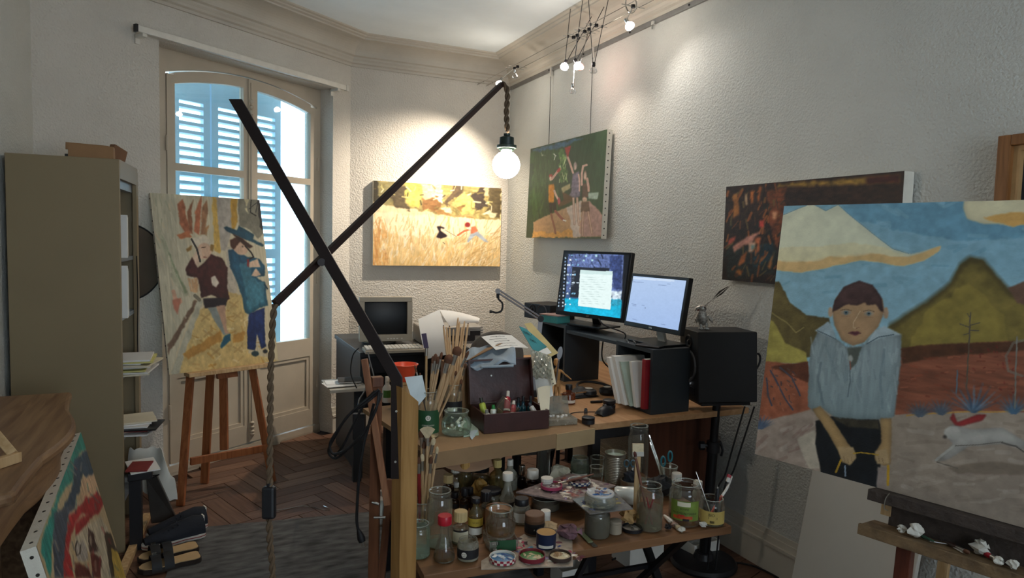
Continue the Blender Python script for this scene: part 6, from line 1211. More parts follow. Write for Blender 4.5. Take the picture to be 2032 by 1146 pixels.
bbx(.008, bw-.008, .008, bd-.008, .002, .007).build('tray_floor', m_box, pb2); bbx(bw*.42, bw*.42+.004, .008, bd-.008, .007, bh-.02).build('divider', m_pale, pb2); bbx(.09, bw-.01, .03, .034, .007, bh-.012).build('divider', m_pale, pb2)
lo = ba+bv*(bd+.004)+V(0, 0, bh); lv = (V(0, 0, 1)+bv*.22).normalized(); ln = bu.cross(lv).normalized(); lh = .185
B().ob(lo+bu*bw/2+lv*lh/2-ln*.012, bu*(bw/2+.004), lv*lh/2, ln*.004).build('lid_panel', m_box, pb2)
for (s0, s1, l0, l1) in ((-.004, bw+.004, 0, .008), (-.004, bw+.004, lh-.008, lh), (-.004, .004, .008, lh-.008), (bw-.004, bw+.004, .008, lh-.008)): B().ob(lo+bu*(s0+s1)/2+lv*(l0+l1)/2, bu*(s1-s0)/2, lv*(l1-l0)/2, ln*.014).build('lid_rim', m_box, pb2)
B().ob(lo+bu*bw*.5+lv*(lh-.014)+ln*.004, bu*.012, lv*.005, ln*.003).build('clasp', m_steel, pb2); B().cone(lo+bu*bw*.36+lv*(lh*.62)-ln*.008, lo+bu*bw*.36+lv*(lh*.62)-ln*.004, .004, n=8).build('rivet', m_steel, pb2)
def inbox(s, v, z): return ba+bu*s+bv*v+V(0, 0, z)
def paint_tube(label, P, T, r, col, cap, group):
    t = thing('paint_tube', label, 'tube', P, 0, group); P, T = Vector(P), Vector(T); u_ = (T-P).normalized(); s_ = u_.cross(FW).normalized(); n_ = u_.cross(s_); vs = []
    for f, a_, b_ in ((0, 1.25, .12), (.15, 1.2, .35), (.5, 1.05, .8), (.78, 1, 1), (.8, .9, .9), (.84, .4, .4)):
        for k in range(12): x = 2*math.pi*k/12; vs.append(P+(T-P)*f+s_*math.cos(x)*r*a_+n_*math.sin(x)*r*b_)
    B().add(vs, [(i*12+k, i*12+(k+1) % 12, (i+1)*12+(k+1) % 12, (i+1)*12+k) for i in range(5) for k in range(12)]+[tuple(range(12))[::-1], tuple(range(60, 72))]).build('tube_body', mat('tube_'+col[1:], col, .35, .2, .12, 40.), t, smooth=True)
    B().cone(P+(T-P)*.83, T, r*.62, r*.55, 12).build('cap', mat('cap_'+cap[1:], cap, .45), t, smooth=True)
    q = P+(T-P)*.42; B().tube([q-u_*.004, q+u_*.004], r*1.12, 12).build('colour_band', mat('band_'+cap[1:], cap, .5), t)
gT = 'paint tubes in the maroon box'
paint_tube('lime green paint tube standing at the left of the maroon box', inbox(.035, .06, .012), inbox(.015, .09, .125), .013, '#a9b64a', '#2a2c24', gT); paint_tube('green-banded paint tube in the front left of the maroon box', inbox(.05, .03, .012), inbox(.052, .04, .105), .012, '#c8ccc0', '#1f7a34', gT)
paint_tube('white crumpled paint tube at the left of the maroon box', inbox(.028, .035, .012), inbox(.02, .03, .09), .012, '#b4b0a4', '#8a8a80', gT); paint_tube('crimson paint tube leaning in the middle of the maroon box', inbox(.115, .06, .015), inbox(.15, .13, .135), .013, '#8f1f2c', '#b8b4aa', gT)
paint_tube('second red paint tube lying in the middle of the maroon box', inbox(.14, .05, .02), inbox(.165, .10, .10), .011, '#a82a38', '#d0c8bc', gT); paint_tube('white paint tube with dark print on the right of the maroon box', inbox(.26, .04, .02), inbox(.22, .07, .095), .011, '#c2c0ba', '#3a3a40', gT); paint_tube('cream paint tube lying along the front of the maroon box', inbox(.11, .02, .06), inbox(.17, .024, .062), .010, '#c6b488', '#a8a294', gT)
for k, (s, v, lab) in enumerate(((.185, .1, 'left teal ink bottle in the maroon box'), (.215, .12, 'middle teal ink bottle in the maroon box'), (.245, .11, 'right teal ink bottle in the maroon box'))):
    q = inbox(s, v, .008); vessel('ink_bottle', lab, 'bottle', (V(q.x, q.y, q.z), .0145, .105), q.z, 'square', mat('teal_ink_glass', '#163c46', .12, 0, .1, spec=.7), lid=m_black, lidh=.22, group='teal ink bottles')
q = inbox(.095, .09, .02); t = thing('glass_flask', 'clear round glass tumbler tilted in the paint box', 'glass', q); B().lathe([(0, 0), (.02, .001), (.04, .018), (.047, .045), (.046, .085), (.044, .086), (.044, .045), (.037, .02), (0, .004)], 28, q+V(0, 0, .012), (bu*.62+V(0, 0, .8)-bv*.1)).build('bowl', m_glass, t, smooth=True); ax_ = (bu*.62+V(0, 0, .8)-bv*.1).normalized(); o1 = ax_.orthogonal().normalized(); o2 = ax_.cross(o1); B().tube([q+V(0, 0, .012)+ax_*.086+(o1*math.cos(x)+o2*math.sin(x))*.045 for x in np.linspace(0, 6.283, 33)[:-1]], .0016, 6, True).build('rim', m_glass, t)

# --- heap behind the lid: support carton, cloth, letter, booklets, folder, bubble bag
hc = ba+bu*.12+bv*.36
t = thing('cardboard_box', 'brown carton behind the paint box holding up the cloth and papers', 'box', (hc.x, hc.y, TZ)); B().ob(hc+V(0, 0, .11), bu*.17, bv*.11, V(0, 0, .109)).build('carton_body', m_card, t)
qa = [Pd(938, 708, 2.86), Pd(995, 680, 2.95), Pd(965, 690, 2.95), Pd(915, 722, 2.86)]; B().add(qa+[v-UP*.004 for v in qa], [(0, 1, 2, 3), (7, 6, 5, 4), (0, 4, 5, 1), (1, 5, 6, 2), (2, 6, 7, 3), (3, 7, 4, 0)]).build('flap', m_card, t)
m_cloth = mat('blue_grey_denim', '#8e9ca8', .9, 0, .08, 12., .15, 120.)
t = thing('folded_cloth', 'blue-grey folded cloth heaped on the carton behind the paint box', 'cloth', (hc.x, hc.y, TZ+.22))
c0, c1, c2, c3 = Pd(930, 700, 3.0), Pd(1022, 684, 3.0), Pd(1024, 724, 2.86), Pd(926, 728, 2.86)
B().sheet(lambda u, v: (c0.lerp(c1, u)).lerp(c3.lerp(c2, u), v)-FW*.03*math.sin(math.pi*min(1, v*1.1))+UP*(.012*math.sin(6*u+3*v)+.006*math.sin(17*u-5*v)), 18, 12, .012).build('fabric', m_cloth, t, smooth=True)
B().tube(bez([c3.lerp(c2, .3)-FW*.012, c3.lerp(c2, .6)-FW*.02, c3.lerp(c2, .95)-FW*.012]), .006, 8).build('hem', m_cloth, t, smooth=True)
def sheet4(name, label, cat, q, m, th=.0015, bow=.01, lines=None, group=None, nm='sheet'):
    t = thing(name, label, cat, sum(q, V(0, 0, 0))/4, 0, group); B().sheet(lambda u, v: (q[0].lerp(q[1], u)).lerp(q[3].lerp(q[2], u), v)+UP*bow*math.sin(math.pi*u), 8, 4, th).build(nm, m, t, smooth=True)
    if lines:
        for k in range(lines):
            f = .15+.7*k/max(1, lines-1); P = lambda x: (q[0].lerp(q[1], x)).lerp(q[3].lerp(q[2], x), f)+UP*bow*math.sin(math.pi*x)+V(0, 0, .002)-FW*.001
            xs = random.uniform(.1, .25); b = B(); b.tube([P(xs+(random.uniform(.4, .65))*i/9)+UP*random.uniform(-.0015, .0015) for i in range(10)], .0007, 4); b.build('handwriting', m_ink, t)
    return t
sheet4('letter', 'handwritten white letter lying on top of the heap', 'letter', [Pd(955, 668, 3.0), Pd(1015, 665, 3.08), Pd(1048, 690, 3.0), Pd(984, 694, 2.9)], m_paper, .001, .006, 5)
sheet4('folder', 'cream manila folder slanting behind the teal booklet', 'folder', [Pd(1040, 642, 3.12), Pd(1054, 640, 3.12), Pd(1108, 700, 3.05), Pd(1085, 712, 3.03)], mat('manila_card', '#c3b07c', .75), .002, .0)
for k, (q, lab) in enumerate((([Pd(1030, 648, 3.06), Pd(1045, 654, 3.06), Pd(1085, 688, 3.0), Pd(1064, 706, 2.98)], 'teal booklet with dark lettering slanting on the heap'), ([Pd(1066, 700, 2.97), Pd(1086, 690, 2.98), Pd(1095, 700, 2.96), Pd(1070, 712, 2.95)], 'white printed booklet below the teal booklet'))):
    t = sheet4('booklet', lab, 'booklet', q, mat('teal_booklet', '#2f8088', .6) if k == 0 else m_paper, .004, .002)
    if k == 0:
        for f in (.28, .62): o = (q[0].lerp(q[1], .55)).lerp(q[3].lerp(q[2], .55), f)-FW*.006+UP*.004; text_flat('DELA', .02, o, (q[1]-q[0]), (q[0]-q[3])).build('lettering', m_ink, t)
m_bub = glass('bubble_film', '#e8ece8', .25, '#c4c2b4', .08, .45)
t = thing('bubble_bag', 'crinkled clear bubble-wrap bag hanging over the paper heap', 'bag', Pd(1075, 730, 2.9)); c0, c1, c2, c3 = Pd(1052, 692, 2.94), Pd(1092, 706, 2.94), Pd(1094, 752, 2.84), Pd(1058, 748, 2.84)
B().sheet(lambda u, v: (c0.lerp(c1, u)).lerp(c3.lerp(c2, u), v)-FW*(.02*math.sin(math.pi*v)+.006*math.sin(31*u+17*v)+.006*math.sin(23*v-19*u)), 22, 22, .002).build('film', m_bub, t)
for k, (q, lab) in enumerate((([Pd(1060, 738, 2.95), Pd(1090, 722, 2.95), Pd(1098, 785, 2.86), Pd(1068, 800, 2.84)], 'white notepad page hanging down beside the box lid'), ([Pd(1082, 712, 2.93), Pd(1094, 708, 2.93), Pd(1104, 762, 2.86), Pd(1096, 768, 2.86)], 'strip of perforated spiral-bound paper at the heap edge'), ([Pd(1066, 770, 2.84), Pd(1092, 765, 2.86), Pd(1090, 812, 2.8), Pd(1074, 822, 2.78)], 'lowest cream sheet beside the box lid'))):
    t = sheet4('paper_sheet', lab, 'paper', q, (m_paper, m_cream, m_cream)[k], .0015, .004)
    if k == 1:
        for i in range(6): P = q[3].lerp(q[0], .1+i*.15).lerp(q[2].lerp(q[1], .1+i*.15), .35)-FW*.004; B().ob(P, RT*.0022, UP*.003, FW*.0008).build('punched_hole', m_ink, t)
t = thing('clear_ruler', 'long clear plastic edge slanting down beside the paint box', 'ruler', Pz(1085, 820, TZ)); B().bar(Pd(1058, 730, 2.86), Pz(1087, 812, TZ+.004), .012, .002, RT).build('strip', m_bub, t)
# wooden mannequin
mc = Pz(1108, 803, TZ); d_ = depth(mc); mc.z = TZ
t = thing('mannequin', 'jointed wooden artist mannequin with outstretched arm', 'mannequin', mc); m_man = wood('mannequin_wood', '#b58858', '#a0723f', .45, 'z')
def mq(px_, py_): return Pd(px_, py_, d_)
def part(nm, a_, b_, r0, r1, rm=None): B().tube([a_, a_.lerp(b_, .3), a_.lerp(b_, .7), b_], [r0*.6, r0, r1, r1*.6], 12).build(nm, m_man, t, smooth=True)
B().lathe([(0, -.021), (.011, -.014), (.0135, 0), (.011, .014), (0, .02)], 14, mq(1104, 718)).build('head', m_man, t, smooth=True); part('neck', mq(1105, 726), mq(1105, 732), .006, .006)
B().tube([mq(1105, 730), mq(1105, 736), mq(1105, 748), mq(1106, 754)], [.008, .019, .016, .012], 14).build('chest', m_man, t, smooth=True); B().tube([mq(1106, 753), mq(1106, 761), mq(1106, 766)], [.010, .015, .013], 14).build('pelvis', m_man, t, smooth=True)
part('upper_arm', mq(1111, 733), mq(1121, 742), .006, .005); part('forearm', mq(1121, 742), mq(1131, 750), .005, .004); part('hand', mq(1131, 750), mq(1134, 753), .004, .002)
part('upper_arm', mq(1098, 733), mq(1096, 746), .006, .005); part('forearm', mq(1096, 746), mq(1094, 760), .005, .004)
for s in (-1, 1): part('thigh', mq(1106+3.2*s, 764), mq(1106+3.5*s, 781), .0085, .007); part('shin', mq(1106+3.5*s, 781), V(mq(1106+3.5*s, 795).x, mq(1106+3.5*s, 795).y, TZ+.02), .0065, .005); q = mq(1106+3.5*s, 797); B().ob(V(q.x, q.y, TZ+.016)-hdir(q)*.006, RT*.006, hdir(q)*.014, V(0, 0, .005)).build('foot', m_man, t, bev=.002)
B().lathe([(0, 0), (.028, 0), (.028, .01), (0, .01)], 24, V(mc.x, mc.y, TZ+.001)).build('base', m_man, t, smooth=True)
t = thing('silver_leaf_brush', 'grey rounded palette blade standing behind the mannequin', 'tool', mq(1112, 710)); B().prism([(.012*math.cos(x)*(1), .03*math.sin(x)) for x in np.linspace(0, 6.283, 21)[:-1]], Pd(1111, 700, 3.1), RT, (UP+RT*.15).normalized(), FW*.003).build('blade', m_grey, t); B().cone(Pd(1109, 714, 3.1), Pz(1098, 795, TZ+.004), .004, n=8).build('handle', m_grey, t)
# bottle, clear case, lens caps
vessel('medicine_bottle', 'amber plastic bottle with black cap behind the clear case', 'bottle', (1128, 803, 760, 27), TZ, 'square', glass('amber_plastic', '#b0653a', .3, '#a8603c', .1, .2), lid=m_black, lidh=.26, lidr=1.25, liquid=(mat('brown_red_liquid', '#6b3320', .3), .6), lab=[(m_labw, .1, .3, 1.3, [])])
ca, cb_ = Pz(1090, 846, TZ), Pz(1146, 842, TZ); cu = (cb_-ca).normalized(); cw_ = (cb_-ca).length; cv = V(-cu.y, cu.x, 0); t = thing('clear_case', 'open clear plastic case with small white pegs', 'case', ca+cu*cw_/2+cv*.04); m_case = glass('frosted_plastic', '#dcdcd4', .3, '#b8b2a4', .15, .3)
B().ob(ca+cu*cw_/2+cv*.045+V(0, 0, .014), cu*cw_/2, cv*.045, V(0, 0, .0135)).build('tray', m_case, t, bev=.003); B().ob(ca+cu*cw_/2+cv*.1+V(0, 0, .06), cu*cw_/2, cv*.012+V(0, 0, .04), (cv*.04-V(0, 0, .012)).normalized()*.0012).build('lid', m_case, t)
for k in range(7): q = ca+cu*(.012+.014*k)+cv*random.uniform(.03, .06)+V(0, 0, .03); B().ob(q, cu*.005, cv*.004, V(0, 0, .004)).build('peg', m_white, t)
vessel('lens_cap', 'round black lid tin at the table corner', 'lid', (1167, 843, 824, 26), TZ, 'cyl', m_black, lid=m_blackm, lidh=.35, lidr=1.06); 
t = thing('metal_tag', 'small steel plate with a hole standing by the black tin', 'plate', Pz(1163, 826, TZ)); q = Pz(1162, 828, TZ+.001); B().prism([(-.008, 0), (.008, 0), (.008, .034), (.005, .042), (-.005, .042), (-.008, .034)], q, RT, V(0, 0, 1), FW*.002).build('plate', m_steel, t); B().cone(q+V(0, 0, .032)-FW*.0005, q+V(0, 0, .032)-FW*.001, .004, n=12).build('hole', m_black, t)

# ================================================================ folded easel, cable loops
fe = thing('folded_easel', 'slim folded wooden easel standing left of the lamp post', 'easel', (.55, 2.45, 0)); D2 = 2.42; m_dbe = wood('dark_beech', '#73482f', '#583422', .5)
P_ = Pd(748, 755, D2); F_ = V(P_.x-.012, P_.y-.02, 0); B().bar(F_, P_, .036, .022, RT).build('mast', m_dbe, fe, bev=.002); A_ = Pd(723, 712, D2-.03); G_ = Pd(766, 985, D2-.03); G_ = A_+(G_-A_)*1.06; B().bar(A_, G_, .022, .016, RT).build('slanted_slat', wood('pinkish_slat', '#97694c', '#7c5038', .5), fe, bev=.0015)
H_ = Pd(775, 950, D2+.03); K_ = V(Pd(745, 1146, D2+.03).x, Pd(745, 1146, D2+.03).y, 0); B().bar(H_, K_+V(-.0, 0, 0), .026, .018, RT).build('rear_leg', m_dbe, fe, bev=.002)
q = P_-V(0, 0, .02); B().box(q.x-.02, q.x+.02, q.y-.018, q.y+.016, q.z, q.z+.035).build('head_block', m_dbe, fe, bev=.002)
for (x0, y0, x1, y1) in ((742, 1026, 765, 1026), (752, 1000, 738, 996)): B().cone(Pd(x0, y0, D2-.02), Pd(x1, y1, D2-.02), .005, n=8).build('wing_bolt', m_steel, fe)
t = thing('plastic_bag', 'crumpled white plastic bag tied to the folded easel', 'bag', Pd(756, 1040, D2+.06)); bc_ = Pd(757, 1012, D2+.07); b = B(); b.lathe([(.006, .055), (.028, .045), (.034, .01), (.03, -.03), (.012, -.055), (0, -.06)], 12, bc_); b.v = [v+V(random.uniform(-.005, .005), random.uniform(-.005, .005), random.uniform(-.004, .004)) for v in b.v]; b.build('film', m_white, t, smooth=True); B().cone(bc_+V(0, 0, .05), bc_+V(0, 0, .075), .006, .01, 8).build('knot', m_white, t)
DC = 2.36
def loop(pts, r, lab, d=DC, cat='cable', nm='extension_cable'): return tag(B().tube(bez([Pd(x, y, d+dd) for x, y, dd in pts], 12), r, 8).build(nm, m_rubber, smooth=True), lab, cat)
loop([(755, 775, -.05), (725, 800, -.06), (690, 825, -.06), (665, 865, -.05), (652, 895, -.04), (668, 908, -.04), (700, 880, -.05), (728, 850, -.06), (750, 800, -.07), (757, 780, -.05)], .0046, 'big outer loop of black extension cable on the folded easel')
loop([(752, 772, -.07), (700, 815, -.08), (672, 850, -.08), (655, 880, -.07), (662, 900, -.07), (690, 890, -.07), (720, 860, -.08), (745, 815, -.09), (752, 778, -.07)], .0046, 'inner loop of black extension cable on the folded easel')
loop([(744, 775, -.03), (730, 790, -.03), (715, 815, -.03), (700, 845, -.03), (680, 885, -.03), (664, 905, -.03)], .0044, 'slanting strand of black extension cable on the folded easel')
t = thing('power_plug_cable', 'hanging black mains cable ending in a two-pin plug', 'cable', Pd(713, 1068, DC)); B().tube(bez([Pd(x, y, DC-.03) for x, y in ((742, 800), (730, 850), (722, 880), (714, 930), (710, 980), (708, 1030), (711, 1052))], 12), .0052, 8).build('cable', m_rubber, t, smooth=True)
q = Pd(711, 1050, DC-.03); q2 = Pd(719, 1074, DC-.03); B().tube([q, q.lerp(q2, .3), q.lerp(q2, .7), q2], [.006, .01, .014, .012], 10).build('plug', m_rubber, t, smooth=True)
for s in (-1, 1): o = q2+RT*.006*s; B().cone(o, o+(q2-q).normalized()*.018, .0022, n=6).build('pin', m_steel, t)
t = thing('power_strip', 'black power adapter block hanging behind the cable loops', 'adapter', Pd(715, 850, 3.2)); B().ob(Pd(713, 845, 3.15), RT*.028, UP*.06, FW*.02).build('block', m_black, t, bev=.004); B().tube(bez([Pd(713, 820, 3.15), Pd(712, 795, 3.3), Pd(725, 770, 3.6), Pd(735, 720, 4.0)]), .004, 6).build('lead', m_rubber, t, smooth=True)
# ================================================================ LOW TABLE with jars, bottles and palettes
LZ = .52; m_ltop = wood('scuffed_orange_board', '#805b3c', '#66452c', .5, 'x', 5.)
lt = thing('low_table', 'low folding wooden table crowded with jars and palettes', 'table', (1.15, 2.1, 0))
LF0, LF1 = Pz(815, 1146, LZ), Pz(1452, 1043, LZ); lu = (LF1-LF0).normalized(); lv_ = V(-lu.y, lu.x, 0); LW = (LF1-LF0).length-.04; L0 = LF0+lu*.04
for k in range(4): B().ob(L0+lu*LW/2+lv_*(.075+.15*k)+V(0, 0, -.0145), lu*LW/2, lv_*.0742, V(0, 0, .014)).build('board', m_ltop, lt, bev=.0015)
for s in (.12, LW-.13):
    for sg in (1, -1): B().bar(L0+lu*(s+.012*sg)+lv_*(.05 if sg > 0 else .52)+V(0, 0, -LZ), L0+lu*(s+.012*sg)+lv_*(.52 if sg > 0 else .05)+V(0, 0, -.03), .03, .018, lu).build('leg', m_blackm, lt)
B().bar(L0+lu*.1+lv_*.28+V(0, 0, -.25), L0+lu*(LW-.1)+lv_*.28+V(0, 0, -.25), .016, .016).build('crossbar', m_blackm, lt); B().bar(L0+lu*.35+lv_*.1+V(0, 0, -LZ), L0+lu*.62+lv_*.1+V(0, 0, -.03), .02, .014, lv_).build('brace', m_blackm, lt)
# trays and clutter below
for k, (px_, py_, sx, sy, h, lab) in enumerate(((1265, 1100, .2, .14, .09, 'white plastic tray on the floor under the low table'), (1385, 1090, .16, .12, .08, 'pale plastic tub on the floor at the right under the low table'), (1130, 1140, .14, .1, .07, 'small pale container on the floor under the palette'))):
    q = Pz(px_, py_, .02); q.y = max(q.y, 2.0); t = thing('plastic_tray', lab, 'tray', (q.x, q.y, 0), .05, 'trays under the low table'); m_ = m_white
    for (x0, x1, y0, y1, z0, z1) in ((-sx/2, sx/2, -sy/2, -sy/2+.004, .001, h), (-sx/2, sx/2, sy/2-.004, sy/2, .001, h), (-sx/2, -sx/2+.004, -sy/2+.004, sy/2-.004, .001, h), (sx/2-.004, sx/2, -sy/2+.004, sy/2-.004, .001, h)): B().box(x0, x1, y0, y1, z0, z1).build('tray_side', m_, t, world=False)
    B().box(-sx/2, sx/2, -sy/2, sy/2, .0005, .004).build('tray_floor', m_, t, world=False)
for k, pts in enumerate((((1180, 1075), (1230, 1060), (1300, 1062), (1370, 1075), (1420, 1095)), ((1215, 1110), (1290, 1075), (1350, 1070), (1400, 1105)), ((1440, 1113), (1480, 1118), (1510, 1128), (1545, 1146)))):
    tag(B().tube(bez([Pz(x, y, .007) for x, y in pts], 8), .0045, 6).build('floor_cable', m_rubber, smooth=True), ('long black cable trailing on the floor under the low table', 'second black cable crossing on the floor under the low table', 'black cable curving on the floor at the right of the speaker base')[k], 'cable')

J = lambda *a, **k: vessel(*a, **k)
m_capw = mat('white_cap', '#cfcac0', .5); m_capc = mat('cream_ribbed_cap', '#c2a877', .5); m_capo = mat('orange_beige_cap', '#c69a58', .5); m_capy = mat('yellow_cap', '#c9b070', .5); m_red = mat('red_cap', '#b01c2c', .35)
m_milk = glass('milky_plastic', '#c9c6b8', .35, '#b4b0a0', .2, .15); m_yelb = glass('yellowish_bottle', '#d6c79a', .16, '#a8956a', .06, .2); m_brown = glass('brown_bottle', '#6b4626', .25, '#3c2818', .05, .25); m_amber = glass('amber_bottle', '#8a5c30', .25, '#4a3018', .05, .25)
# front row, left to right
J('glass_jar', 'pale green empty jar half hidden by the lamp post', 'jar', (830, 1112, 1032, 48), LZ, kind='jar', m=m_glassg, liquid=(m_water2, .2))
J('glass_jar', 'tall wide empty glass jar left of the red-capped bottle', 'jar', (871, 1092, 968, 52), LZ, kind='jar', m=m_glassd, liquid=(m_water2, .1))
J('sauce_bottle', 'conical glass sauce bottle with a red cap', 'bottle', (881, 1120, 1018, 44), LZ, kind='flask', m=m_glass, lid=m_red, lidh=.19, lidr=1.55, liquid=(m_oil, .13))
tS, cS, rS, hS = J('pot', 'white plastic pot with a black smiling-face label', 'jar', (928, 1117, 1062, 43), LZ, kind='jar', m=m_milk, liquid=(mat('white_cream', '#b8b4a8', .6), .2), lab=[(m_labk, .16, .62, 1.7, [])])
a = facing(cS)-.35; rr = rS*1.012+.0008; cz_ = .39*hS
b = B(); n = 20; b.add([V(rr*math.cos(a), rr*math.sin(a), cz_)]+[V(rr*math.cos(a+.0085*math.cos(q)/rr), rr*math.sin(a+.0085*math.cos(q)/rr), cz_+.0085*math.sin(q)) for q in np.linspace(0, 6.283, n+1)[:-1]], [(0, i+1, (i+1) % n+1) for i in range(n)]); b.build('face_disc', m_labw, tS, world=False)
b = B(); r2 = rr+.0006
for ex in (-.0032, .0032): b.add([V(r2*math.cos(a+(ex+.0015*math.cos(q))/r2), r2*math.sin(a+(ex+.0015*math.cos(q))/r2), cz_+.002+.0015*math.sin(q)) for q in np.linspace(0, 6.283, 9)[:-1]], [tuple(range(8))])
b.tube([V(r2*math.cos(a+.0048*math.cos(q)/r2), r2*math.sin(a+.0048*math.cos(q)/r2), cz_-.0005+.0045*math.sin(q)) for q in np.linspace(math.pi*1.1, math.pi*1.9, 9)], .0006, 5); b.build('face', m_ink, tS, world=False)
J('medium_bottle', 'clear bottle with cream ribbed cap and paper label behind the smiling pot', 'bottle', (913, 1083, 1010, 34), LZ, kind='square', m=m_glassd, lid=m_capc, lidh=.3, lidr=1.9, lidfl=.025, liquid=(m_water2, .5), lab=[(m_cream, .15, .6, 1.1, []), (m_labk, .6, .68, .9, [])], n=24)
J('oil_bottle', 'tall oil bottle with a yellow label and black cap', 'bottle', (943, 1068, 985, 30), LZ, kind='bottle', m=m_yelb, lid=m_black, lidh=.13, lidr=1.4, liquid=(m_oil, .5), lab=[(mat('yellow_label', '#b49a3a', .6), .35, .58, 1.3, [('N4 2500', .006, .46, m_ink)]), (m_labw, .1, .3, 1.1, [])])
J('plastic_tub', 'clear square tub with a green barcode label under the oily jar', 'tub', (992, 1098, 1044, 84), LZ, kind='cyl', m=m_case, sq=True, lab=None)
q = Pz(994, 1090, LZ); q.z = LZ+.03; t = thing('barcode_label', 'green printed label stuck on the clear square tub', 'label', q); qa = [Pd(972, 1073, depth(q)-.012), Pd(1024, 1070, depth(q)-.012), Pd(1024, 1094, depth(q)-.012), Pd(972, 1097, depth(q)-.012)]; B().add(qa+[v+FW*.001 for v in qa], [(3, 2, 1, 0), (4, 5, 6, 7), (0, 1, 5, 4), (1, 2, 6, 5), (2, 3, 7, 6), (3, 0, 4, 7)]).build('green_print', m_labg, t); b = B()
for k in range(12): p0 = qa[0].lerp(qa[1], .04+.028*k); p1 = qa[3].lerp(qa[2], .04+.028*k); b.bar(p0.lerp(p1, .08)-FW*.001, p0.lerp(p1, .38)-FW*.001, .0006+.0006*(k % 3), .0004, RT)
b.build('barcode', m_ink, t); B().ob(qa[0].lerp(qa[1], .2).lerp(qa[3].lerp(qa[2], .2), .22)-FW*.0003, RT*.008, UP*.0045, FW*.0003).build('white_patch', m_labw, t); B().ob(qa[0].lerp(qa[1], .2).lerp(qa[3].lerp(qa[2], .2), .7)-FW*.0003, RT*.006, UP*.002, FW*.0003).build('white_patch', m_labw, t)
cT, rT, hT = place(992, 1098, 1044, 84, LZ)
J('glass_jar', 'wide glass jar of oily medium standing on the square tub', 'jar', (V(cT.x, cT.y, LZ+hT), .049, .085), LZ+hT+.001, kind='round', m=m_glassd, liquid=(m_oil, .45))
J('tin_can', 'open tin of dried brown varnish behind the oily jar', 'tin', (988, 1056, 997, 55), LZ, kind='cyl', m=m_steel, liquid=(mat('dried_brown', '#8a5c34', .5, 0, .3, 30.), .9))
J('paint_jar', 'brown paint jar with a black label and hollow lid', 'jar', (1060, 1067, 1012, 40), LZ, kind='cyl', m=mat('brown_paint_plastic', '#5a3f2c', .35), lid=mat('brown_lid', '#6b4c38', .4), lidh=.28, lidr=1.03, lab=[(m_labk, .2, .85, 1.8, [('A', .008, .5, m_labw)])])
J('clear_jar', 'clear medium jar with a black screw cap beside the brown paint jar', 'jar', (1034, 1043, 983, 36), LZ, kind='jar', m=m_milk, lid=m_black, lidh=.26, lidr=.95, lab=[(m_labw, .15, .65, 1.0, [])])
J('wide_jar', 'jar with a wide black lid in the middle of the low table', 'jar', (975, 1012, 963, 42), LZ, kind='jar', m=m_glassd, lid=m_black, lidh=.22, lidr=1.1, liquid=(m_water, .5)); J('small_jar', 'small jar with a ribbed black cap before the wide-lidded jar', 'jar', (963, 1040, 972, 26), LZ, kind='bottle', m=m_glassd, lid=m_black, lidh=.3, lidr=2.0, lidfl=.03, liquid=(m_oil, .5))
# back row
J('bottle', 'small bottle with the lowest cream cap at the left of the back row', 'bottle', (889, 990, 939, 24), LZ, kind='square', m=m_amber, lid=m_capc, lidh=.34, lidr=1.9, lidfl=.025)
J('bottle', 'clear bottle with a white ribbed cap in the back row', 'bottle', (904, 970, 918, 24), LZ, kind='square', m=m_glassd, lid=m_capw, lidh=.34, lidr=1.9, lidfl=.025); J('bottle', 'clear bottle with an orange-beige ribbed cap in the back row', 'bottle', (922, 975, 908, 27), LZ, kind='square', m=m_yelb, lid=m_capo, lidh=.3, lidr=1.7, lidfl=.025, liquid=(m_water2, .6))
J('clip_jar', 'jar with a broad black lid and wire in the back row', 'jar', (953, 965, 918, 38), LZ, kind='jar', m=m_glassd, lid=m_black, lidh=.3, lidr=1.1, liquid=(m_water, .5)); J('bottle', 'yellow-capped turpentine bottle in the back row', 'bottle', (986, 975, 908, 32), LZ, kind='bottle', m=m_yelb, lid=m_capy, lidh=.25, lidr=1.3, lidfl=.025, liquid=(m_water2, .5))
J('squeeze_bottle', 'white milky squeeze bottle at the right of the yellow-capped bottle', 'bottle', (1011, 975, 908, 30), LZ, kind='bottle', m=m_milk, lid=m_capw, lidh=.2, lidr=1.05); J('cone_bottle', 'cone-shouldered plastic bottle with white cap and black label', 'bottle', (1006, 1015, 934, 34), LZ, kind='cone', m=m_milk, lid=m_capw, lidh=.2, lidr=1.5, lab=[(m_labk, .1, .3, 1.3, [])])
J('dropper_bottle', 'tiny dark bottle with a round steel cap in the back row', 'bottle', (1035, 970, 922, 16), LZ, kind='square', m=m_brown, lid=m_steel, lidh=.4, lidr=1.9); J('bottle', 'brown bottle with a white printed cap near the tall glass cylinder', 'bottle', (1056, 985, 928, 28), LZ, kind='square', m=m_brown, lid=m_capw, lidh=.34, lidr=2.0)
for k, (s, lab) in enumerate((((902, 1010, 975, 17), 'leftmost small amber ink bottle with black cap'), ((905, 985, 956, 14), 'tiny bottle with white screw cap behind the ink bottles'), ((921, 1015, 967, 17), 'second small amber ink bottle with black cap'), ((932, 1008, 966, 16), 'third small amber ink bottle with black cap'), ((941, 1022, 984, 18), 'reddish dropper bottle with a silver collar'))): J('ink_bottle', lab, 'bottle', s, LZ, kind='square', m=(m_amber, m_glassd, m_amber, m_amber, m_brown)[k], lid=(m_black, m_capw, m_black, m_black, m_black)[k], lidh=.34, lidr=1.9, group='small ink bottles on the low table', lab=[(m_labk, .1, .5, 1.4, [])] if k in (0, 2) else None)
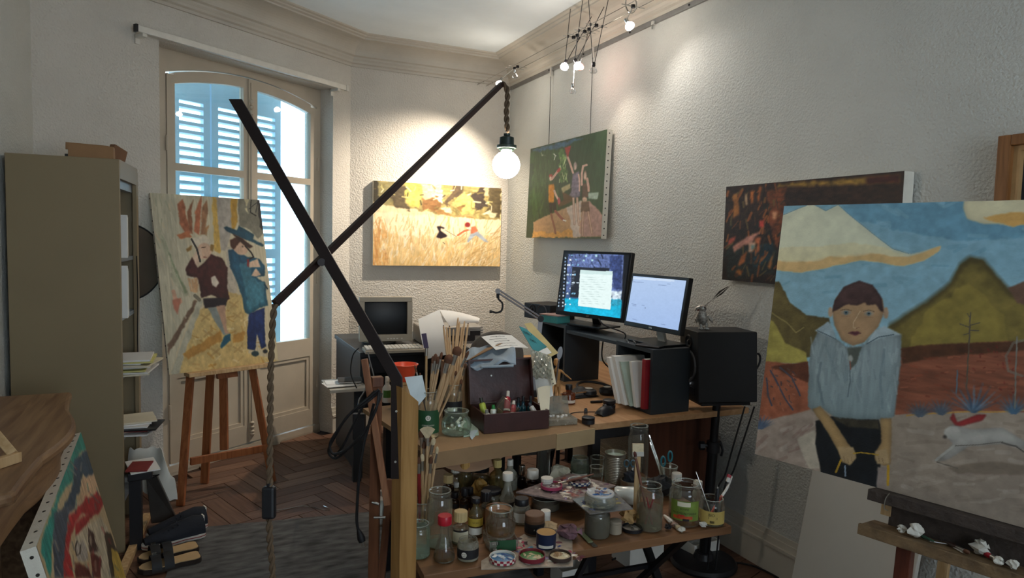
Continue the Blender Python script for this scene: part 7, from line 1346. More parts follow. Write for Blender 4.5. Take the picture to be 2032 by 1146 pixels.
# crumpled gold paper
def crumple(name, label, cat, P, r, m, seed, sq=.7):
    rnd = random.Random(seed); t = thing(name, label, cat, P); b = B(); n, k = 9, 6; vs = []
    for i in range(k+1):
        f = math.pi*i/k
        for j in range(n): a_ = 2*math.pi*j/n; q_ = r*rnd.uniform(.45, 1.3); vs.append(V(math.sin(f)*math.cos(a_)*q_, math.sin(f)*math.sin(a_)*q_, r*sq*.95+math.cos(f)*r*sq*rnd.uniform(.75, 1.0)))
    mz = min(v.z for v in vs); vs = [v-V(0, 0, mz-.001) for v in vs]
    b.add(vs, [(i*n+j, i*n+(j+1) % n, (i+1)*n+(j+1) % n, (i+1)*n+j) for i in range(k) for j in range(n)]); b.build('wad', m, t, world=False); q = V(r*.5, -r*.3, r*sq); B().add([q, q+V(r*.5, 0, r*.3), q+V(r*.4, -r*.3, -r*.2)], [(0, 1, 2)]).build('loose_corner', m, t, world=False); return t
m_gold = mat('ochre_paper', '#a67c3c', .6, 0, .3, 20.); m_tis = mat('white_tissue', '#c2bcb0', .9, 0, .1)
crumple('paper_wad', 'crumpled ochre paper between the back bottles', 'paper', Pz(951, 985, LZ), .03, m_gold, 3, 1.3); crumple('paper_wad', 'crumpled cream paper cone behind the palette', 'paper', Pz(1108, 955, LZ), .045, m_cream, 4, .8); crumple('paper_wad', 'orange-stained paper wad beside the water jar', 'paper', Pz(1246, 1040, LZ), .035, mat('orange_stained_paper', '#b08a58', .8, 0, .35, 30.), 5, .9)
crumple('rag', 'purple paint-stained rag near the front of the low table', 'rag', Pz(1130, 1068, LZ), .04, mat('stained_rag', '#6e5058', .9, 0, .5, 30.), 6, .6); crumple('tissue', 'stained tissue wad beside the brown paint jar', 'tissue', Pz(1090, 1058, LZ), .035, mat('stained_tissue', '#a8906e', .9, 0, .35, 30.), 7, .6)
# right group
J('glass_cylinder', 'tall narrow clear glass cylinder at the back', 'glass', (1078, 955, 884, 26), LZ, kind='cyl', m=m_glass); J('jam_jar', 'frosted jam jar with white script label at the back', 'jar', (1150, 952, 902, 38), LZ, kind='jar', m=m_glassg, lab=[(m_labw, .22, .3, .9, [])], liquid=(m_water2, .5)); J('drinking_glass', 'clear drinking glass behind the other glass', 'glass', (1184, 948, 903, 30), LZ, kind='tumbler', m=m_glass); J('drinking_glass', 'clear drinking glass in front of the ribbed tin', 'glass', (1183, 965, 922, 28), LZ, kind='tumbler', m=m_glass)
cR, rR, hR = place(1219, 968, 892, 42, LZ); t = thing('tin_can', 'large ribbed tin can with milky water at the back', 'tin', (cR.x, cR.y, LZ+.001)); pr_ = [(0, .001), (rR, .001), (rR, .1*hR)]
for k in range(16): z = (.14+.05*k)*hR; pr_ += [(rR, z), (rR*.965, z+.025*hR)]
pr_ += [(rR, .96*hR), (rR*1.03, .98*hR), (rR*1.03, hR), (rR*.97, hR), (rR*.95, .9*hR)]; B().lathe(pr_, 32).build('ribbed_wall', mat('tin_plate', '#9a9284', .3, .85, .12, 20.), t, world=False, smooth=True); B().lathe([(0, .9*hR), (rR*.95, .9*hR)], 28).build('milky_water', mat('milky_green_water', '#9fb0a4', .15), t, world=False)
J('tall_jar', 'tall wide-mouthed glass jar standing highest at the back right', 'jar', (1264, 960, 840, 42), LZ, kind='jar', m=m_glass)
cM, rM, hM = place(1250, 985, 945, 40, LZ); t = thing('tin_can', 'small tin stuffed with dark rags behind the white mug', 'tin', (cM.x, cM.y, LZ+.001)); B().lathe([(0, .002), (rM, .002), (rM, hM*.3), (rM*.97, hM*.35), (rM, hM*.4), (rM, hM*.6), (rM*.97, hM*.65), (rM, hM*.7), (rM, hM), (rM*.94, hM)], 28).build('tin_wall', mat('tin_plate', '#9a9284'), t, world=False, smooth=True)
crumple('rag', 'dark rag stuffed in the small tin', 'rag', V(cM.x, cM.y, LZ+hM*.45), rM*.8, m_navy, 8, 1.1); crumple('rag', 'black crumpled cloth behind the water jar', 'rag', Pz(1310, 985, LZ), .055, m_rubber, 9, .8)
t = thing('mug', 'white mug lying on its side beside the palette jar', 'mug', Pz(1250, 1008, LZ)); q = Pz(1240, 1003, LZ)+V(0, .02, .034); ax_ = (RT*.97-FW*.12); ax_.z = 0; ax_.normalize(); B().lathe([(0, .0), (.028, .0), (.033, .01), (.034, .085), (.031, .085), (.03, .012), (0, .008)], 28, q-ax_*.03, ax_).build('cup', mat('white_glaze', '#c9cdc9', .15, spec=.6), t, smooth=True); hd2 = q+ax_*.02+hdir(q)*.034; B().tube([hd2+ax_*.022*math.cos(x)+hdir(q)*.02*math.sin(x) for x in np.linspace(0, math.pi, 12)], .005, 8).build('handle', mat('white_glaze', '#c9cdc9'), t, smooth=True)
tW, cW, rW, hW = J('water_jar', 'glass jar of murky water with a brush, front right', 'jar', (1287, 1058, 955, 53), LZ, kind='jar', m=m_glass, liquid=(m_water, .5))
cV, rV, hV = place(1357, 1048, 948, 64, LZ); m_labv = mat('leaf_green_label', '#64762e', .55, 0, .3, 25.)
tV, cV, rV, hV = J('vegetable_jar', 'big glass jar with a colourful vegetable soup label', 'jar', (1357, 1048, 948, 64), LZ, kind='jar', m=m_glass, liquid=(m_oil, .14), lab=[(m_labv, .18, .66, .95, [('RECETTE PAYSANNE', .0095, .36, m_ink), ('BONNE', .009, .47, m_ink)])])
a = facing(cV); band((0, 0), rV*1.014+.0006, hV*.22, hV*.3, a-.7, a+.5).build('tomato_print', mat('tomato_print', '#b0481f', .55, 0, .4, 60.), tV, world=False); band((0, 0), rV*1.014+.0006, hV*.18, hV*.235, a-.1, a+.3).build('dark_badge', m_labk, tV, world=False); band((0, 0), rV*1.014+.0006, hV*.53, hV*.64, a-.45, a+.35).build('cream_print', m_cream, tV, world=False); band((0, 0), rV*1.013+.0006, hV*.29, hV*.325, a-.4, a+.0).build('red_strip', m_red, tV, world=False)
tI, cI, rI, hI = J('bio_jar', 'small jar with a yellow BIO label holding a toothbrush', 'jar', (1411, 1047, 980, 50), LZ, kind='jar', m=m_glass, liquid=(m_water, .12), lab=[(mat('pale_yellow_label', '#b59c56', .65), .12, .62, 1.3, [('BIO', .014, .48, m_ink)])])
a = facing(cI); b = B()
for k in range(14): b.add([V((rI*1.014+.0008)*math.cos(a-.1+.024*k+x), (rI*1.014+.0008)*math.sin(a-.1+.024*k+x), hI*z) for x, z in ((0, .17), (.008+.006*(k % 3), .17), (.008+.006*(k % 3), .27), (0, .27))], [(0, 1, 2, 3)])
b.build('barcode', m_ink, tI, world=False); b = B()
for k in range(3): zz = hI*(.33+.03*k); r2 = rI*1.014+.0008; b.add([V(r2*math.cos(a+x), r2*math.sin(a+x), z) for x, z in ((-.25, zz), (.45, zz), (.45, zz+.0012), (-.25, zz+.0012))], [(0, 1, 2, 3)])
b.build('small_print', m_ink, tI, world=False)
# toothbrush
P_, T_ = V(cI.x-.012, cI.y+.005, LZ+.012), Pd(1452, 944, depth(cI)+.02); t = thing('toothbrush', 'red and white toothbrush leaning out of the BIO jar', 'toothbrush', P_); m1 = P_.lerp(T_, .55)+RT*.004; m2 = P_.lerp(T_, .78)+RT*.007; B().tube(bez([P_, P_.lerp(T_, .3), m1]), .0045, 8).build('handle', mat('red_white_handle', '#c8513c', .35, 0, .3, 60.), t, smooth=True); B().tube(bez([m1, m2, T_]), [.0045]*10+[.0035]*10+[.003], 8).build('neck', m_white, t, smooth=True)
u_ = (T_-m2).normalized(); sd_ = -u_.cross(FW).normalized(); sd_ = sd_ if sd_.dot(RT) < 0 else -sd_; B().ob(T_-u_*.012+sd_*.008, u_*.012, sd_*.005, FW*.0045).build('bristles', m_white, t); B().ob(T_-u_*.003+sd_*.009, u_*.005, sd_*.006, FW*.0046).build('red_bristles', m_red, t)
for k, (x, y, lab) in enumerate(((1382, 938, 'thin steel tool standing in the BIO jar'), (1432, 985, 'dark clip rising from the BIO jar'))):
    P_, T_ = V(cI.x+.01*k, cI.y-.01, LZ+.012), Pd(x if k == 0 else 1424, y if k == 0 else 968, depth(cI)); t = thing('hand_tool', lab, 'tool', P_); B().tube([P_, P_.lerp(T_, .7), T_], [.0025, .003, .0015] if k == 0 else [.003, .008, .006], 8).build('shaft', m_steel if k == 0 else m_black, t, smooth=True); B().cone(T_, T_+(T_-P_).normalized()*.006, .003, .001, 8).build('tip', m_steel, t)
# brushes in jars of the low table
P_, T_ = V(cW.x, cW.y, LZ+.015), Pd(1259, 895, depth(cW)-.0); brush('long brush with a dark red tip standing in the murky water jar', 'brushes in the water jar', P_, T_, .0045, .018, None, wood('reddish_handle', '#7a5040', '#5c382a', .5), mat('dark_red_bristle', '#4a2018', .7), .006)
for k, (x, y) in enumerate(((1283, 985), (1300, 978))): P_, T_ = upin(cW, rW, x, y, LZ, .5, 2.2*k); stick('short reddish brush end leaning in the murky water jar', 'short brushes in the water jar', P_, T_, .004, m_redh)
tL, cL, rL, hL = J('brush_jar', 'jar behind the lamp post crowded with brushes', 'jar', (838, 1048, 985, 50), LZ, kind='jar', m=m_glassd)
for k, (x, y, hm_, bm_, r_) in enumerate(((836, 853, m_handle, m_brist, .007), (845, 847, m_handle, m_brist, .006), (852, 862, m_handle, m_brist, .0055), (842, 875, m_darkh, m_brist, .005), (861, 868, m_handle, m_brist2, .0055), (831, 905, m_redh, m_brist, .006), (838, 900, m_handle, m_brist2, .005), (856, 905, m_handle, m_brist, .005), (868, 885, m_handle, m_brist2, .004))):
    P_, T_ = upin(cL, rL, x, y, LZ, .6, .75*k); brush({5: 'red-handled brush in the crowded jar behind the lamp post', 4: 'pale-bristled brush at the right of the crowded jar', 3: 'dark-handled brush in the crowded jar behind the lamp post'}.get(k, ORD[{0: 0, 6: 1, 1: 2, 2: 3, 7: 4, 8: 5}.get(k, 0)]+' wooden brush from the left in the crowded jar behind the lamp post'), 'brushes in the crowded jar', P_, T_, r_, .024, None, hm_, bm_, .035, 1.2)
for k, x in enumerate((866, 872, 878, 862)): P_, T_ = upin(cL, rL, x-14, 870+14*k, LZ, .6, 1.3*k+.4); stick(('tallest', 'second tallest', 'third tallest', 'shortest')[k]+' thin wooden stick in the crowded jar behind the lamp post', 'sticks in the crowded jar', P_, T_, .0035, m_handle, 'stick', 'stick', m_handle)
vt = thing('fan_brush', 'fan brush of pale hair in front of the green label jar', 'brush', Pz(850, 900, .6)); q = Pd(848, 866, 2.3); B().cone(V(cL.x+.01, cL.y, LZ+.02), q-UP*.03, .004, n=8).build('handle', m_handle, vt, smooth=True); B().cone(q-UP*.03, q-UP*.004, .0045, .007, 10).build('ferrule', m_fer, vt, smooth=True); B().prism([(-.006, 0), (.006, 0), (.026, .028), (.014, .036), (0, .038), (-.014, .036), (-.026, .028)], q-UP*.004, RT, UP, FW*.004).build('hair', m_brist2, vt)
# flat varnish brush and scissors, right back
t = thing('flat_brush', 'wide flat brush with cream bristles standing before the tall jar', 'brush', Pz(1267, 975, LZ)); q = Pd(1266, 905, 2.45); qb_ = V(q.x, q.y, LZ+.002); B().bar(qb_, q-UP*.0, .02, .008, RT).build('handle', m_pale, t, bev=.002); B().bar(q-UP*.0, q+UP*.018, .042, .009, RT).build('ferrule', m_fer, t, bev=.001); B().bar(q+UP*.018, q+UP*.046, .04, .008, RT).build('bristles', mat('cream_bristle', '#c9b896', .8, 0, .12, 80.), t)
t = thing('scissors', 'scissors with blue-grey handles standing in the small tin', 'scissors', V(cM.x, cM.y, LZ+.02)); q = Pd(1250, 925, depth(cM)); m_sc = mat('blue_grey_grip', '#2f4650', .4)
for s in (-1, 1): o = q+RT*.013*s+UP*.012; B().tube([o+RT*.0095*math.cos(x)+UP*.013*math.sin(x) for x in np.linspace(0, 6.283, 21)[:-1]], .0035, 6, True).build('handle_ring', m_sc, t, smooth=True); B().bar(o-UP*.012, V(cM.x-.006*s, cM.y, LZ+.01), .006, .002, RT).build('blade', m_steel, t)
tG, cG, rG, hG = J('tumbler', 'dusty glass tumbler holding teal scissors and pens', 'glass', (1325, 985, 920, 34), LZ, kind='tumbler', m=m_glassd)
t = thing('scissors', 'scissors with teal handles in the dusty tumbler', 'scissors', V(cG.x, cG.y, LZ+.02)); m_teal = mat('teal_grip', '#1f6672', .35)
for s in (-1, 1): o = Pd(1323+7*s, 910-5*s, depth(cG)); B().tube([o+RT*.008*math.cos(x)+UP*.02*math.sin(x) for x in np.linspace(0, 6.283, 21)[:-1]], .0038, 6, True).build('handle_ring', m_teal, t, smooth=True); B().bar(o-UP*.02, V(cG.x+.008*s, cG.y, LZ+.012), .008, .002, RT).build('blade', m_steel, t)
for k, (x, y, lab) in enumerate(((1290, 868, 'clear-handled brush leaning left out of the dusty tumbler'), (1292, 882, 'second clear-handled brush in the dusty tumbler'), (1303, 908, 'white pen leaning in the dusty tumbler'))): P_ = V(cG.x-.004*k, cG.y+.005*k, LZ+.015); T_ = Pd(x, y, depth(cG)+.02); t = thing('pen', lab, 'pen', P_, 0, None); B().cone(P_, T_, .0035, .0045, 8).build('barrel', m_glassd if k < 2 else m_white, t, smooth=True); B().cone(T_, T_+(T_-P_).normalized()*.012, .0045, .003, 8).build('end', m_steel if k < 2 else m_white, t, smooth=True)
J('bottle', 'small bottle with cream ribbed cap behind the vegetable jar', 'bottle', (1341, 990, 936, 22), LZ, kind='square', m=m_milk, lid=m_capw, lidh=.3, lidr=2.1, lidfl=.025); J('bottle', 'white-capped bottle between the vegetable and BIO jars', 'bottle', (1383, 1000, 952, 20), LZ, kind='square', m=m_milk, lid=m_capw, lidh=.3, lidr=2.1)
# palettes: paint-smeared boards resting on jars
def blobs(t, o, a_, b_, n, cols, seed, sc=1., up=V(0, 0, 1)):
    rnd = random.Random(seed); by = {}
    for k in range(n):
        c = rnd.choice(cols); by.setdefault(c, B()); P = o+a_*rnd.uniform(-.95, .95)+b_*rnd.uniform(-.95, .95); r = rnd.uniform(.005, .016)*sc; h_ = rnd.uniform(.0015, .006)*sc; an = rnd.uniform(0, 6.28); vs = [P+up*h_]
        for i in range(9): x = 2*math.pi*i/9; q_ = r*rnd.uniform(.6, 1.3)*(1+.5*math.cos(2*(x-an))); vs.append(P+V(math.cos(x)*q_, math.sin(x)*q_, 0)+up*.0004)
        by[c].add(vs, [(0, i+1, (i+1) % 9+1) for i in range(9)])
    for c, b in by.items(): b.build('paint_smear', mat('smear_'+c[1:], c, .4, 0, .25, 60.), t, smooth=True, kind='stuff')
PC = ['#c8beb0', '#8a8078', '#5c2c34', '#2c3a6e', '#a8907c', '#6a4a5c', '#d0c8b8', '#3f2c30', '#8c4a40', '#7c6a84']
J('bowl_jar', 'low dark glass bowl under the left palette', 'bowl', (1082, 1018, 975, 58), LZ, kind='cyl', m=m_glassd, liquid=(mat('dark_sludge', '#3a3026', .4), .6))
PZ1 = LZ+.068
t = thing('palette', 'paint-crusted palette board resting on the dark glass bowl', 'palette', Pz(1120, 975, PZ1)); q = [Pz(1024, 975, PZ1), Pz(1130, 938, PZ1), Pz(1222, 962, PZ1), Pz(1135, 995, PZ1)]; B().add(q+[v-V(0, 0, .005) for v in q], [(3, 2, 1, 0), (4, 5, 6, 7), (0, 1, 5, 4), (1, 2, 6, 5), (2, 3, 7, 6), (3, 0, 4, 7)]).build('board', mat('crusted_palette', '#7a6a66', .5, 0, .5, 40., .3, 60.), t); o = sum(q, V(0, 0, 0))/4; blobs(t, o, (q[1]-q[0])*.42+(q[2]-q[1])*.0, (q[3]-q[0])*.42, 90, PC, 1)
def paintlid(label, px_, py_, w, z, rim, fill, seed, cols=None, h=.012, group='jar lids used for paint', check=None):
    c, r, _ = place(px_, py_, py_-10, w, z); t = thing('jar_lid', label, 'lid', (c.x, c.y, z+.001), 0, group); B().lathe([(0, .001), (r, .001), (r, h), (r*.94, h), (r*.92, .004), (0, .004)], 30).build('lid_rim', rim, t, world=False, smooth=True); B().lathe([(0, .0095), (r*.5, .009), (r*.9, .006), (r*.92, .004)], 24).build('paint_pool', fill, t, world=False, smooth=True)
    if check:
        b = B(); n = 26
        for k in range(n):
            for j in (0, 1):
                if (k+j) % 2: continue
                a0, a1 = 2*math.pi*k/n, 2*math.pi*(k+1)/n; b.add([V((r+.0004)*math.cos(x), (r+.0004)*math.sin(x), z_) for x, z_ in ((a0, .001+j*h/2), (a1, .001+j*h/2), (a1, .001+(j+1)*h/2), (a0, .001+(j+1)*h/2))], [(0, 1, 2, 3)])
        b.build('checks', check, t, world=False)
    if cols: blobs(t, V(c.x, c.y, z+.0095), V(r*.5, 0, 0), V(0, r*.5, 0), 9, cols, seed, .8)
    return c, r
m_chk = mat('gingham_blue', '#1f3560', .4); m_chr = mat('gingham_red', '#8c2034', .4)
paintlid('pink-rimmed jar lid on the left palette', 1094, 975, 44, PZ1+.005, mat('pink_lid', '#a03a5a', .4), mat('mauve_paint', '#6c5a60', .4), 2, ['#a8a098', '#4a3038', '#c8c0b8']); paintlid('blue gingham jar lid with dark paint on the left palette', 1149, 966, 46, PZ1+.005, m_labw, mat('plum_paint', '#3c1c24', .4), 3, ['#4a2430', '#2c1418'], check=m_chk)
tK, cK, rK, hK = J('paint_water_jar', 'grey murky jar under the right palette', 'jar', (1184, 1072, 1000, 52), LZ, kind='jar', m=m_glassd, liquid=(mat('grey_sludge_water', '#4a463e', .3), .8)); PZ2 = LZ+hK+.002
t = thing('palette', 'glass palette sheet resting on the murky jar', 'palette', Pz(1190, 1005, PZ2)); q = [Pz(1136, 990, PZ2), Pz(1215, 970, PZ2), Pz(1256, 1008, PZ2), Pz(1170, 1018, PZ2)]; B().add(q+[v-V(0, 0, .004) for v in q], [(3, 2, 1, 0), (4, 5, 6, 7), (0, 1, 5, 4), (1, 2, 6, 5), (2, 3, 7, 6), (3, 0, 4, 7)]).build('board', mat('smeared_glass_palette', '#6e6a66', .2, 0, .4, 30.), t); o = sum(q, V(0, 0, 0))/4; blobs(t, o, (q[1]-q[0])*.4, (q[3]-q[0])*.4, 40, ['#2c3a5c', '#c8c0a8', '#8a7a3c', '#5a5a5c', '#b8b4ac'], 5)
c, r, h = place(1190, 1012, 985, 64, PZ2); t = thing('glass_dish', 'low round glass dish with a blue-smeared lid on the right palette', 'dish', (c.x, c.y, PZ2+.001)); B().lathe([(0, .002), (r*.95, .002), (r, .006), (r*.98, .03), (r*.92, .034), (r*.92, .038)], 32).build('dish', glass('dish_glass', '#e8e8e0', .25, '#b4b0a4', .15, .04), t, world=False, smooth=True); B().lathe([(0, .042), (r*.86, .042), (r*.9, .038), (r*.9, .034), (0, .034)], 32).build('lid', mat('white_enamel_lid', '#b8b6b4', .3), t, world=False, smooth=True); blobs(t, V(c.x, c.y, PZ2+.0432), V(r*.6, 0, 0), V(0, r*.6, 0), 22, ['#1f4a7c', '#2c6aa0', '#c8ccd0', '#7a5a3c', '#40406c'], 7, .9)
# front cardboard palette and its lids
PZ3 = LZ+.004
t = thing('palette', 'paint-spattered card palette overhanging the front edge', 'palette', Pz(1040, 1100, PZ3)); q = [Pz(955, 1112, PZ3), Pz(1070, 1040, PZ3), Pz(1135, 1050, PZ3), Pz(1137, 1122, PZ3), Pz(955, 1128, PZ3)]; n = 5; B().add(q+[v-V(0, 0, .0032) for v in q], [tuple(range(5))[::-1], tuple(range(5, 10))]+[(i, (i+1) % n, n+(i+1) % n, n+i) for i in range(n)]).build('card', mat('spattered_card', '#9a8c7c', .6, 0, .4, 30.), t); blobs(t, Pz(1075, 1090, PZ3), V(.1, -.02, 0), V(.0, .1, 0), 60, PC+['#3c7a94', '#a03048'], 9)
paintlid('red gingham jar lid with blue and white paint at the front', 997, 1124, 54, PZ3, m_labw, mat('blue_paint', '#4a7ca8', .35), 11, ['#c8ccd0', '#2c4a7c', '#d8d8d4'], check=m_chr, h=.014); paintlid('jar lid with a green and cream paint disc at the front', 1055, 1120, 54, PZ3, mat('crimson_lid', '#6e1c28', .4), mat('green_paint', '#3f7a3c', .35), 12, ['#c8bc98', '#b8a880'], h=.014); paintlid('jar lid of cracked cream paint at the front', 1111, 1118, 46, PZ3, mat('dark_lid', '#3a2c26', .4), mat('cream_paint', '#c2b08a', .5), 13, ['#d0c4a4', '#8a6a40'], h=.013)
J('navy_pot', 'navy pot of ochre paint with white lettering', 'jar', (1083, 1092, 1048, 40), LZ+.004, kind='cyl', m=mat('navy_lid', '#16223c', .35), liquid=(mat('ochre_paint', '#a87c34', .4), .98), lab=[(m_labw, .1, .3, .8, [])])
paintlid('black-rimmed lid of grey paint by the water jar', 1254, 1060, 42, LZ, m_black, mat('grey_paint', '#5a5650', .4), 14, ['#8a867c', '#3a3834']); J('beige_pot', 'small beige paint pot with a black hole on top', 'pot', (1220, 1062, 1028, 26), LZ, kind='cyl', m=mat('beige_pot', '#8f8270', .5), lid=mat('beige_pot_lid', '#978a78', .5), lidh=.2, lidr=1.02)
J('white_cap_pot', 'small white-capped pot behind the rag', 'pot', (1082, 1040, 1010, 20), LZ, kind='cyl', m=m_white, lid=m_capw, lidh=.4, lidr=1.05); J('white_cap_pot', 'round white ribbed cap on the palette edge', 'cap', (1085, 965, 944, 24), LZ+.074, kind='cyl', m=m_capw, lid=m_capw, lidh=.5, lidr=1.06, lidfl=.02)
brush('brush lying across the back of the left palette', 'brushes lying on the low table', Pz(1178, 940, PZ1+.03), Pz(1098, 962, PZ1+.012), .0045, .02, None, wood('reddish_handle', '#7a5040', '#5c382a')); brush('stubby brush lying between the water and vegetable jars', 'brushes lying on the low table', Pz(1318, 1022, LZ+.012), Pz(1350, 1050, LZ+.008), .008, .02, None, m_white, m_brist2)
t = thing('palette_knife', 'flat green-handled palette knife at the front of the table', 'knife', Pz(1165, 1070, LZ+.002)); B().bar(Pz(1145, 1048, LZ+.006), Pz(1172, 1075, LZ+.006), .018, .004, RT).build('handle', mat('olive_handle', '#5a6044', .5), t, bev=.001); B().bar(Pz(1172, 1075, LZ+.005), Pz(1182, 1084, LZ+.004), .016, .0015, RT).build('blade', m_steel, t)
for k, (x, y, lab) in enumerate(((1352, 1056, 'white crumpled scrap in front of the vegetable jar'), (1395, 1046, 'folded foil scrap beside the BIO jar'), (1325, 1050, 'dark paint tube cap before the vegetable jar'), (1338, 1046, 'pinkish paint scrap before the vegetable jar'))): crumple('scrap', lab, 'scrap', Pz(x, y, LZ), .013, (m_tis, m_alu, m_rubber, mat('pinkish_scrap', '#a08070', .8))[k], 20+k, .8)
# ================================================================ RIGHT-HAND EASEL, leaning canvases
O_, U2, E2_, M2 = BIG; n2 = U2.cross(E2_).normalized()
re_ = thing('studio_easel', 'big paint-stained studio easel holding the desert portrait', 'easel', (O_+U2*.5+V(0, 0, -O_.z)-n2*.06)); m_ledge = mat('dark_crusted_wood', '#3a302a', .7, 0, .3, 30., .3, 80.); m_tray = mat('stained_tray_wood', '#6a543a', .7, 0, .35, 25., .25, 70.)
s0 = (Ppl(1735, 965, O_, n2)-O_).dot(U2)
B().ob(O_+U2*(s0+.45)-E2_*.016+n2*.012, U2*.45, n2*.03, E2_*.0145).build('canvas_ledge', m_ledge, re_, bev=.002)
B().ob(O_+U2*(s0+.47)-E2_*.062-n2*.02, U2*.43, n2*.008, E2_*.034).build('ledge_back', m_ledge, re_)
ty = O_-E2_*.095+n2*.03; s1 = (Ppl(1722, 1020, ty, n2)-ty).dot(U2)
B().ob(ty+U2*(s1+.5)-E2_*.0, U2*.5, n2*.05, E2_*.004).build('tray_floor', m_tray, re_); B().ob(ty+U2*(s1+.5)-E2_*.006+n2*.052, U2*.5, n2*.006, E2_*.014).build('tray_front', m_tray, re_, bev=.002)
m_rb = wood('red_brown_post', '#5e2f20', '#4a2216', .45, 'z')
for px_ in (1793, 1990):
    q = Ppl(px_, 1100, ty, n2); sg = (q-ty).dot(U2); top = ty+U2*sg+E2_*(.0)-n2*.01; B().bar(V(top.x, top.y, 0)+n2*.09, top-E2_*.006, .036, .03, U2).build('front_post', m_rb, re_, bev=.002)
ms = s0+.36; B().bar(O_+U2*ms-n2*.075-E2_*(O_.z/E2_.z)*.98, O_+U2*ms-n2*.075+E2_*.9, .05, .03, U2).build('mast', m_rb, re_, bev=.002); B().bar(O_+U2*ms-n2*.09+E2_*.5, V(*(O_+U2*ms-n2*.45).xy, .0), .05, .025, U2).build('back_leg', m_rb, re_, bev=.002)
B().ob(O_+U2*ms+E2_*.81-n2*.04, U2*.04, n2*.05, E2_*.016).build('top_clamp', m_rb, re_)
B().bar(V(*(O_+U2*(s0+.12)).xy, .015)+n2*.1, V(*(O_+U2*(s0+.72)).xy, .015)+n2*.1, .05, .03).build('base_bar', m_rb, re_)
sq_ = Ppl(1760, 985, O_-n2*.005, n2); B().ob(sq_-E2_*.02-n2*.012, U2*.012, n2*.01, E2_*.03).build('support_block', m_pale, re_)
# litter in the tray
def ontray(px_, py_): q = Ppl(px_, py_-2, ty, n2); return ty+U2*(q-ty).dot(U2)+E2_*.0055+n2*(.03*math.sin(px_*.9))
for k, (x, y, r_, lab) in enumerate(((1797, 1027, .012, 'leftmost crumpled tissue in the easel tray'), (1825, 1030, .02, 'largest crumpled tissue in the easel tray'), (1945, 1064, .02, 'crumpled tissue near the red brush in the easel tray'), (1992, 1081, .011, 'small white tissue at the right of the easel tray'), (2020, 1092, .012, 'last pale tissue at the right end of the easel tray'))): crumple('tissue', lab, 'tissue', ontray(x, y), r_, m_tis, 40+k, 1.)
t = thing('card_scrap', 'white card scrap lying in the easel tray', 'card', ontray(1880, 1050)); q = [ontray(1853, 1042), ontray(1882, 1045), ontray(1922, 1064), ontray(1890, 1062)]; B().add([v+V(0, 0, .004) for v in q]+[v+V(0, 0, .0025) for v in q], [(3, 2, 1, 0), (4, 5, 6, 7), (0, 1, 5, 4), (1, 2, 6, 5), (2, 3, 7, 6), (3, 0, 4, 7)]).build('card', m_paper, t)
brush('green-handled brush lying at the left of the easel tray', 'brushes in the easel tray', ontray(1860, 1046)+V(0, 0, .006), ontray(1805, 1024)+V(0, 0, .008), .004, .015, None, mat('green_handle', '#2c4a38', .4)); brush('red-tipped brush lying at the right of the easel tray', 'brushes in the easel tray', ontray(2020, 1084)+V(0, 0, .007), ontray(1952, 1064)+V(0, 0, .008), .005, .022, None, m_darkh, m_red); brush('dark brush lying behind the white card in the easel tray', 'brushes in the easel tray', ontray(1870, 1040)+V(0, 0, .006), ontray(1935, 1058)+V(0, 0, .008), .004, .015, None, m_darkh)
t = thing('wire_loop', 'thin wire loop hanging from the easel ledge', 'wire', Pd(1758, 1000, 2.0)); b = B(); b.tube(bez([Ppl(x, y, O_+n2*.045, n2) for x, y in ((1765, 978), (1757, 990), (1755, 1008), (1762, 1012))]), .0012, 5); b.build('wire', m_fer, t)
# white primed canvas leaning against the right wall
y0 = 1.94; A_ = Py(1611, 934, y0); Bq = Py(1570, 1146, y0); dr2 = (A_-Bq); dz = dr2.z
sl = dr2.x/dz
xf0 = Bq.x-Bq.z*sl; xw = XR-.04; zt2 = (xw-xf0)/sl if sl > 0 else 1.0
zt2 = min(max(zt2, .9), 1.25); evv = V(sl, 0, 1).normalized(); hh = zt2/evv.z
t = thing('blank_canvas', 'blank white primed canvas leaning against the right wall', 'canvas', (xf0, y0-.24, 0)); nn = V(0, -1, 0).cross(evv).normalized()
B().ob(V(xf0+.012, y0-.24, .004)+evv*hh/2+nn*0, V(0, .24, 0), evv*hh/2, nn*.009).build('canvas_face', mat('white_primer', '#b9b3a8', .7, 0, .03, 6.), t, bev=.002)
B().ob(V(xf0+.012, y0-.24, .004)+evv*hh/2-nn*.016, V(0, .23, 0), evv*(hh/2-.02), nn*.006).build('stretcher_back', m_pale, t)
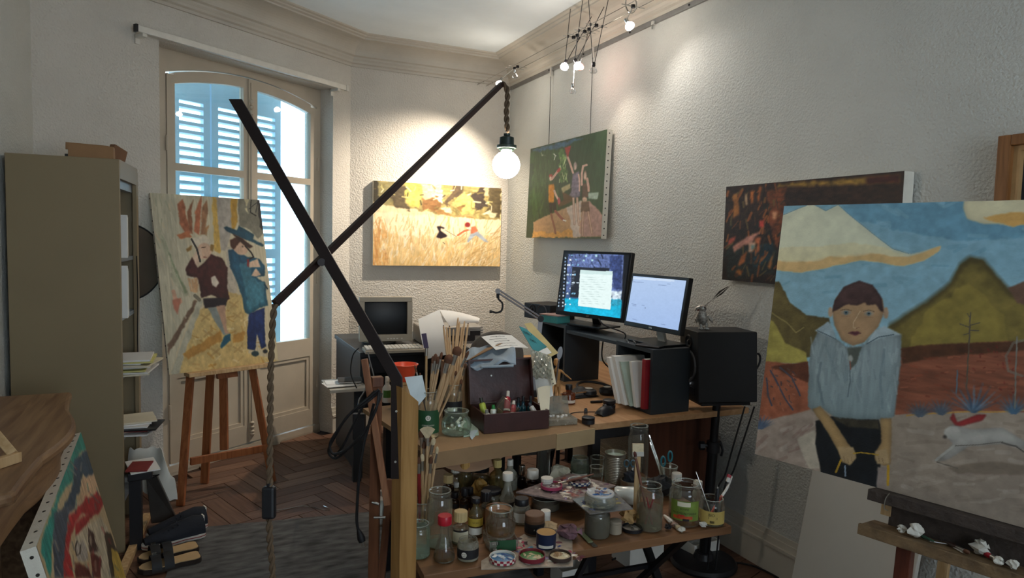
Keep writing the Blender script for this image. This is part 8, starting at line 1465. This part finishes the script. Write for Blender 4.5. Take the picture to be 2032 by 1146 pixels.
# stretcher frames stacked at the far right
for k, (px_, lab) in enumerate(((1858, 'pale stretcher frame standing behind the easel post'), (1945, 'second pale stretcher frame at the far right behind the easel'))):
    q = Pd(px_, 1120, 2.35); w_ = .32; t = thing('stretcher_frame', lab, 'frame', (q.x, q.y, 0), 0, 'stretcher frames behind the easel'); m_ = m_pale; ax_ = V(.12, -.99, 0).normalized(); o = V(q.x, q.y, .002); lean_ = V(.10, 0, 1).normalized(); hq = .62
    B().bar(o, o+lean_*hq, .034, .018, ax_).build('stile', m_, t); B().bar(o+ax_*w_, o+ax_*w_+lean_*hq, .034, .018, ax_).build('stile', m_, t); B().bar(o+lean_*(hq-.02)+ax_*.017, o+ax_*(w_-.017)+lean_*(hq-.02), .034, .018, lean_).build('rail', m_, t); B().bar(o+lean_*.02+ax_*.017, o+ax_*(w_-.017)+lean_*.02, .034, .018, lean_).build('rail', m_, t)
# framed picture at the far right
wx = XR-.001; f0 = Px(1982, 270, XR-.05); z1 = f0.z; y1 = f0.y; fw_, fh_ = .5, .5
t = thing('framed_picture', 'honey-coloured wooden frame around a dark picture at the right edge', 'picture', (wx-.03, y1-fw_/2, z1-fh_)); m_fr = wood('honey_frame', '#8a5c34', '#6e441f', .45, 'z')
for (a0, a1, b0, b1) in ((y1-.04, y1, z1-fh_, z1), (y1-fw_, y1-fw_+.04, z1-fh_, z1), (y1-fw_+.04, y1-.04, z1-.035, z1), (y1-fw_+.04, y1-.04, z1-fh_, z1-fh_+.035)): B().box(XR-.055, XR-.004, a0, a1, b0, b1).build('frame_bar', m_fr, t, bev=.003)
for (a0, a1, b0, b1) in ((y1-.06, y1-.04, z1-fh_+.035, z1-.035), (y1-fw_+.04, y1-fw_+.06, z1-fh_+.035, z1-.035), (y1-fw_+.06, y1-.06, z1-.05, z1-.035), (y1-fw_+.06, y1-.06, z1-fh_+.035, z1-fh_+.05)): B().box(XR-.035, XR-.004, a0, a1, b0, b1).build('inner_slip', mat('pale_slip', '#b08a5c', .5), t)
B().box(XR-.014, XR-.006, y1-fw_+.06, y1-.06, z1-fh_+.05, z1-.05).build('dark_picture', mat('dark_blue_picture', '#1c2834', .4, 0, .5, 6.), t)
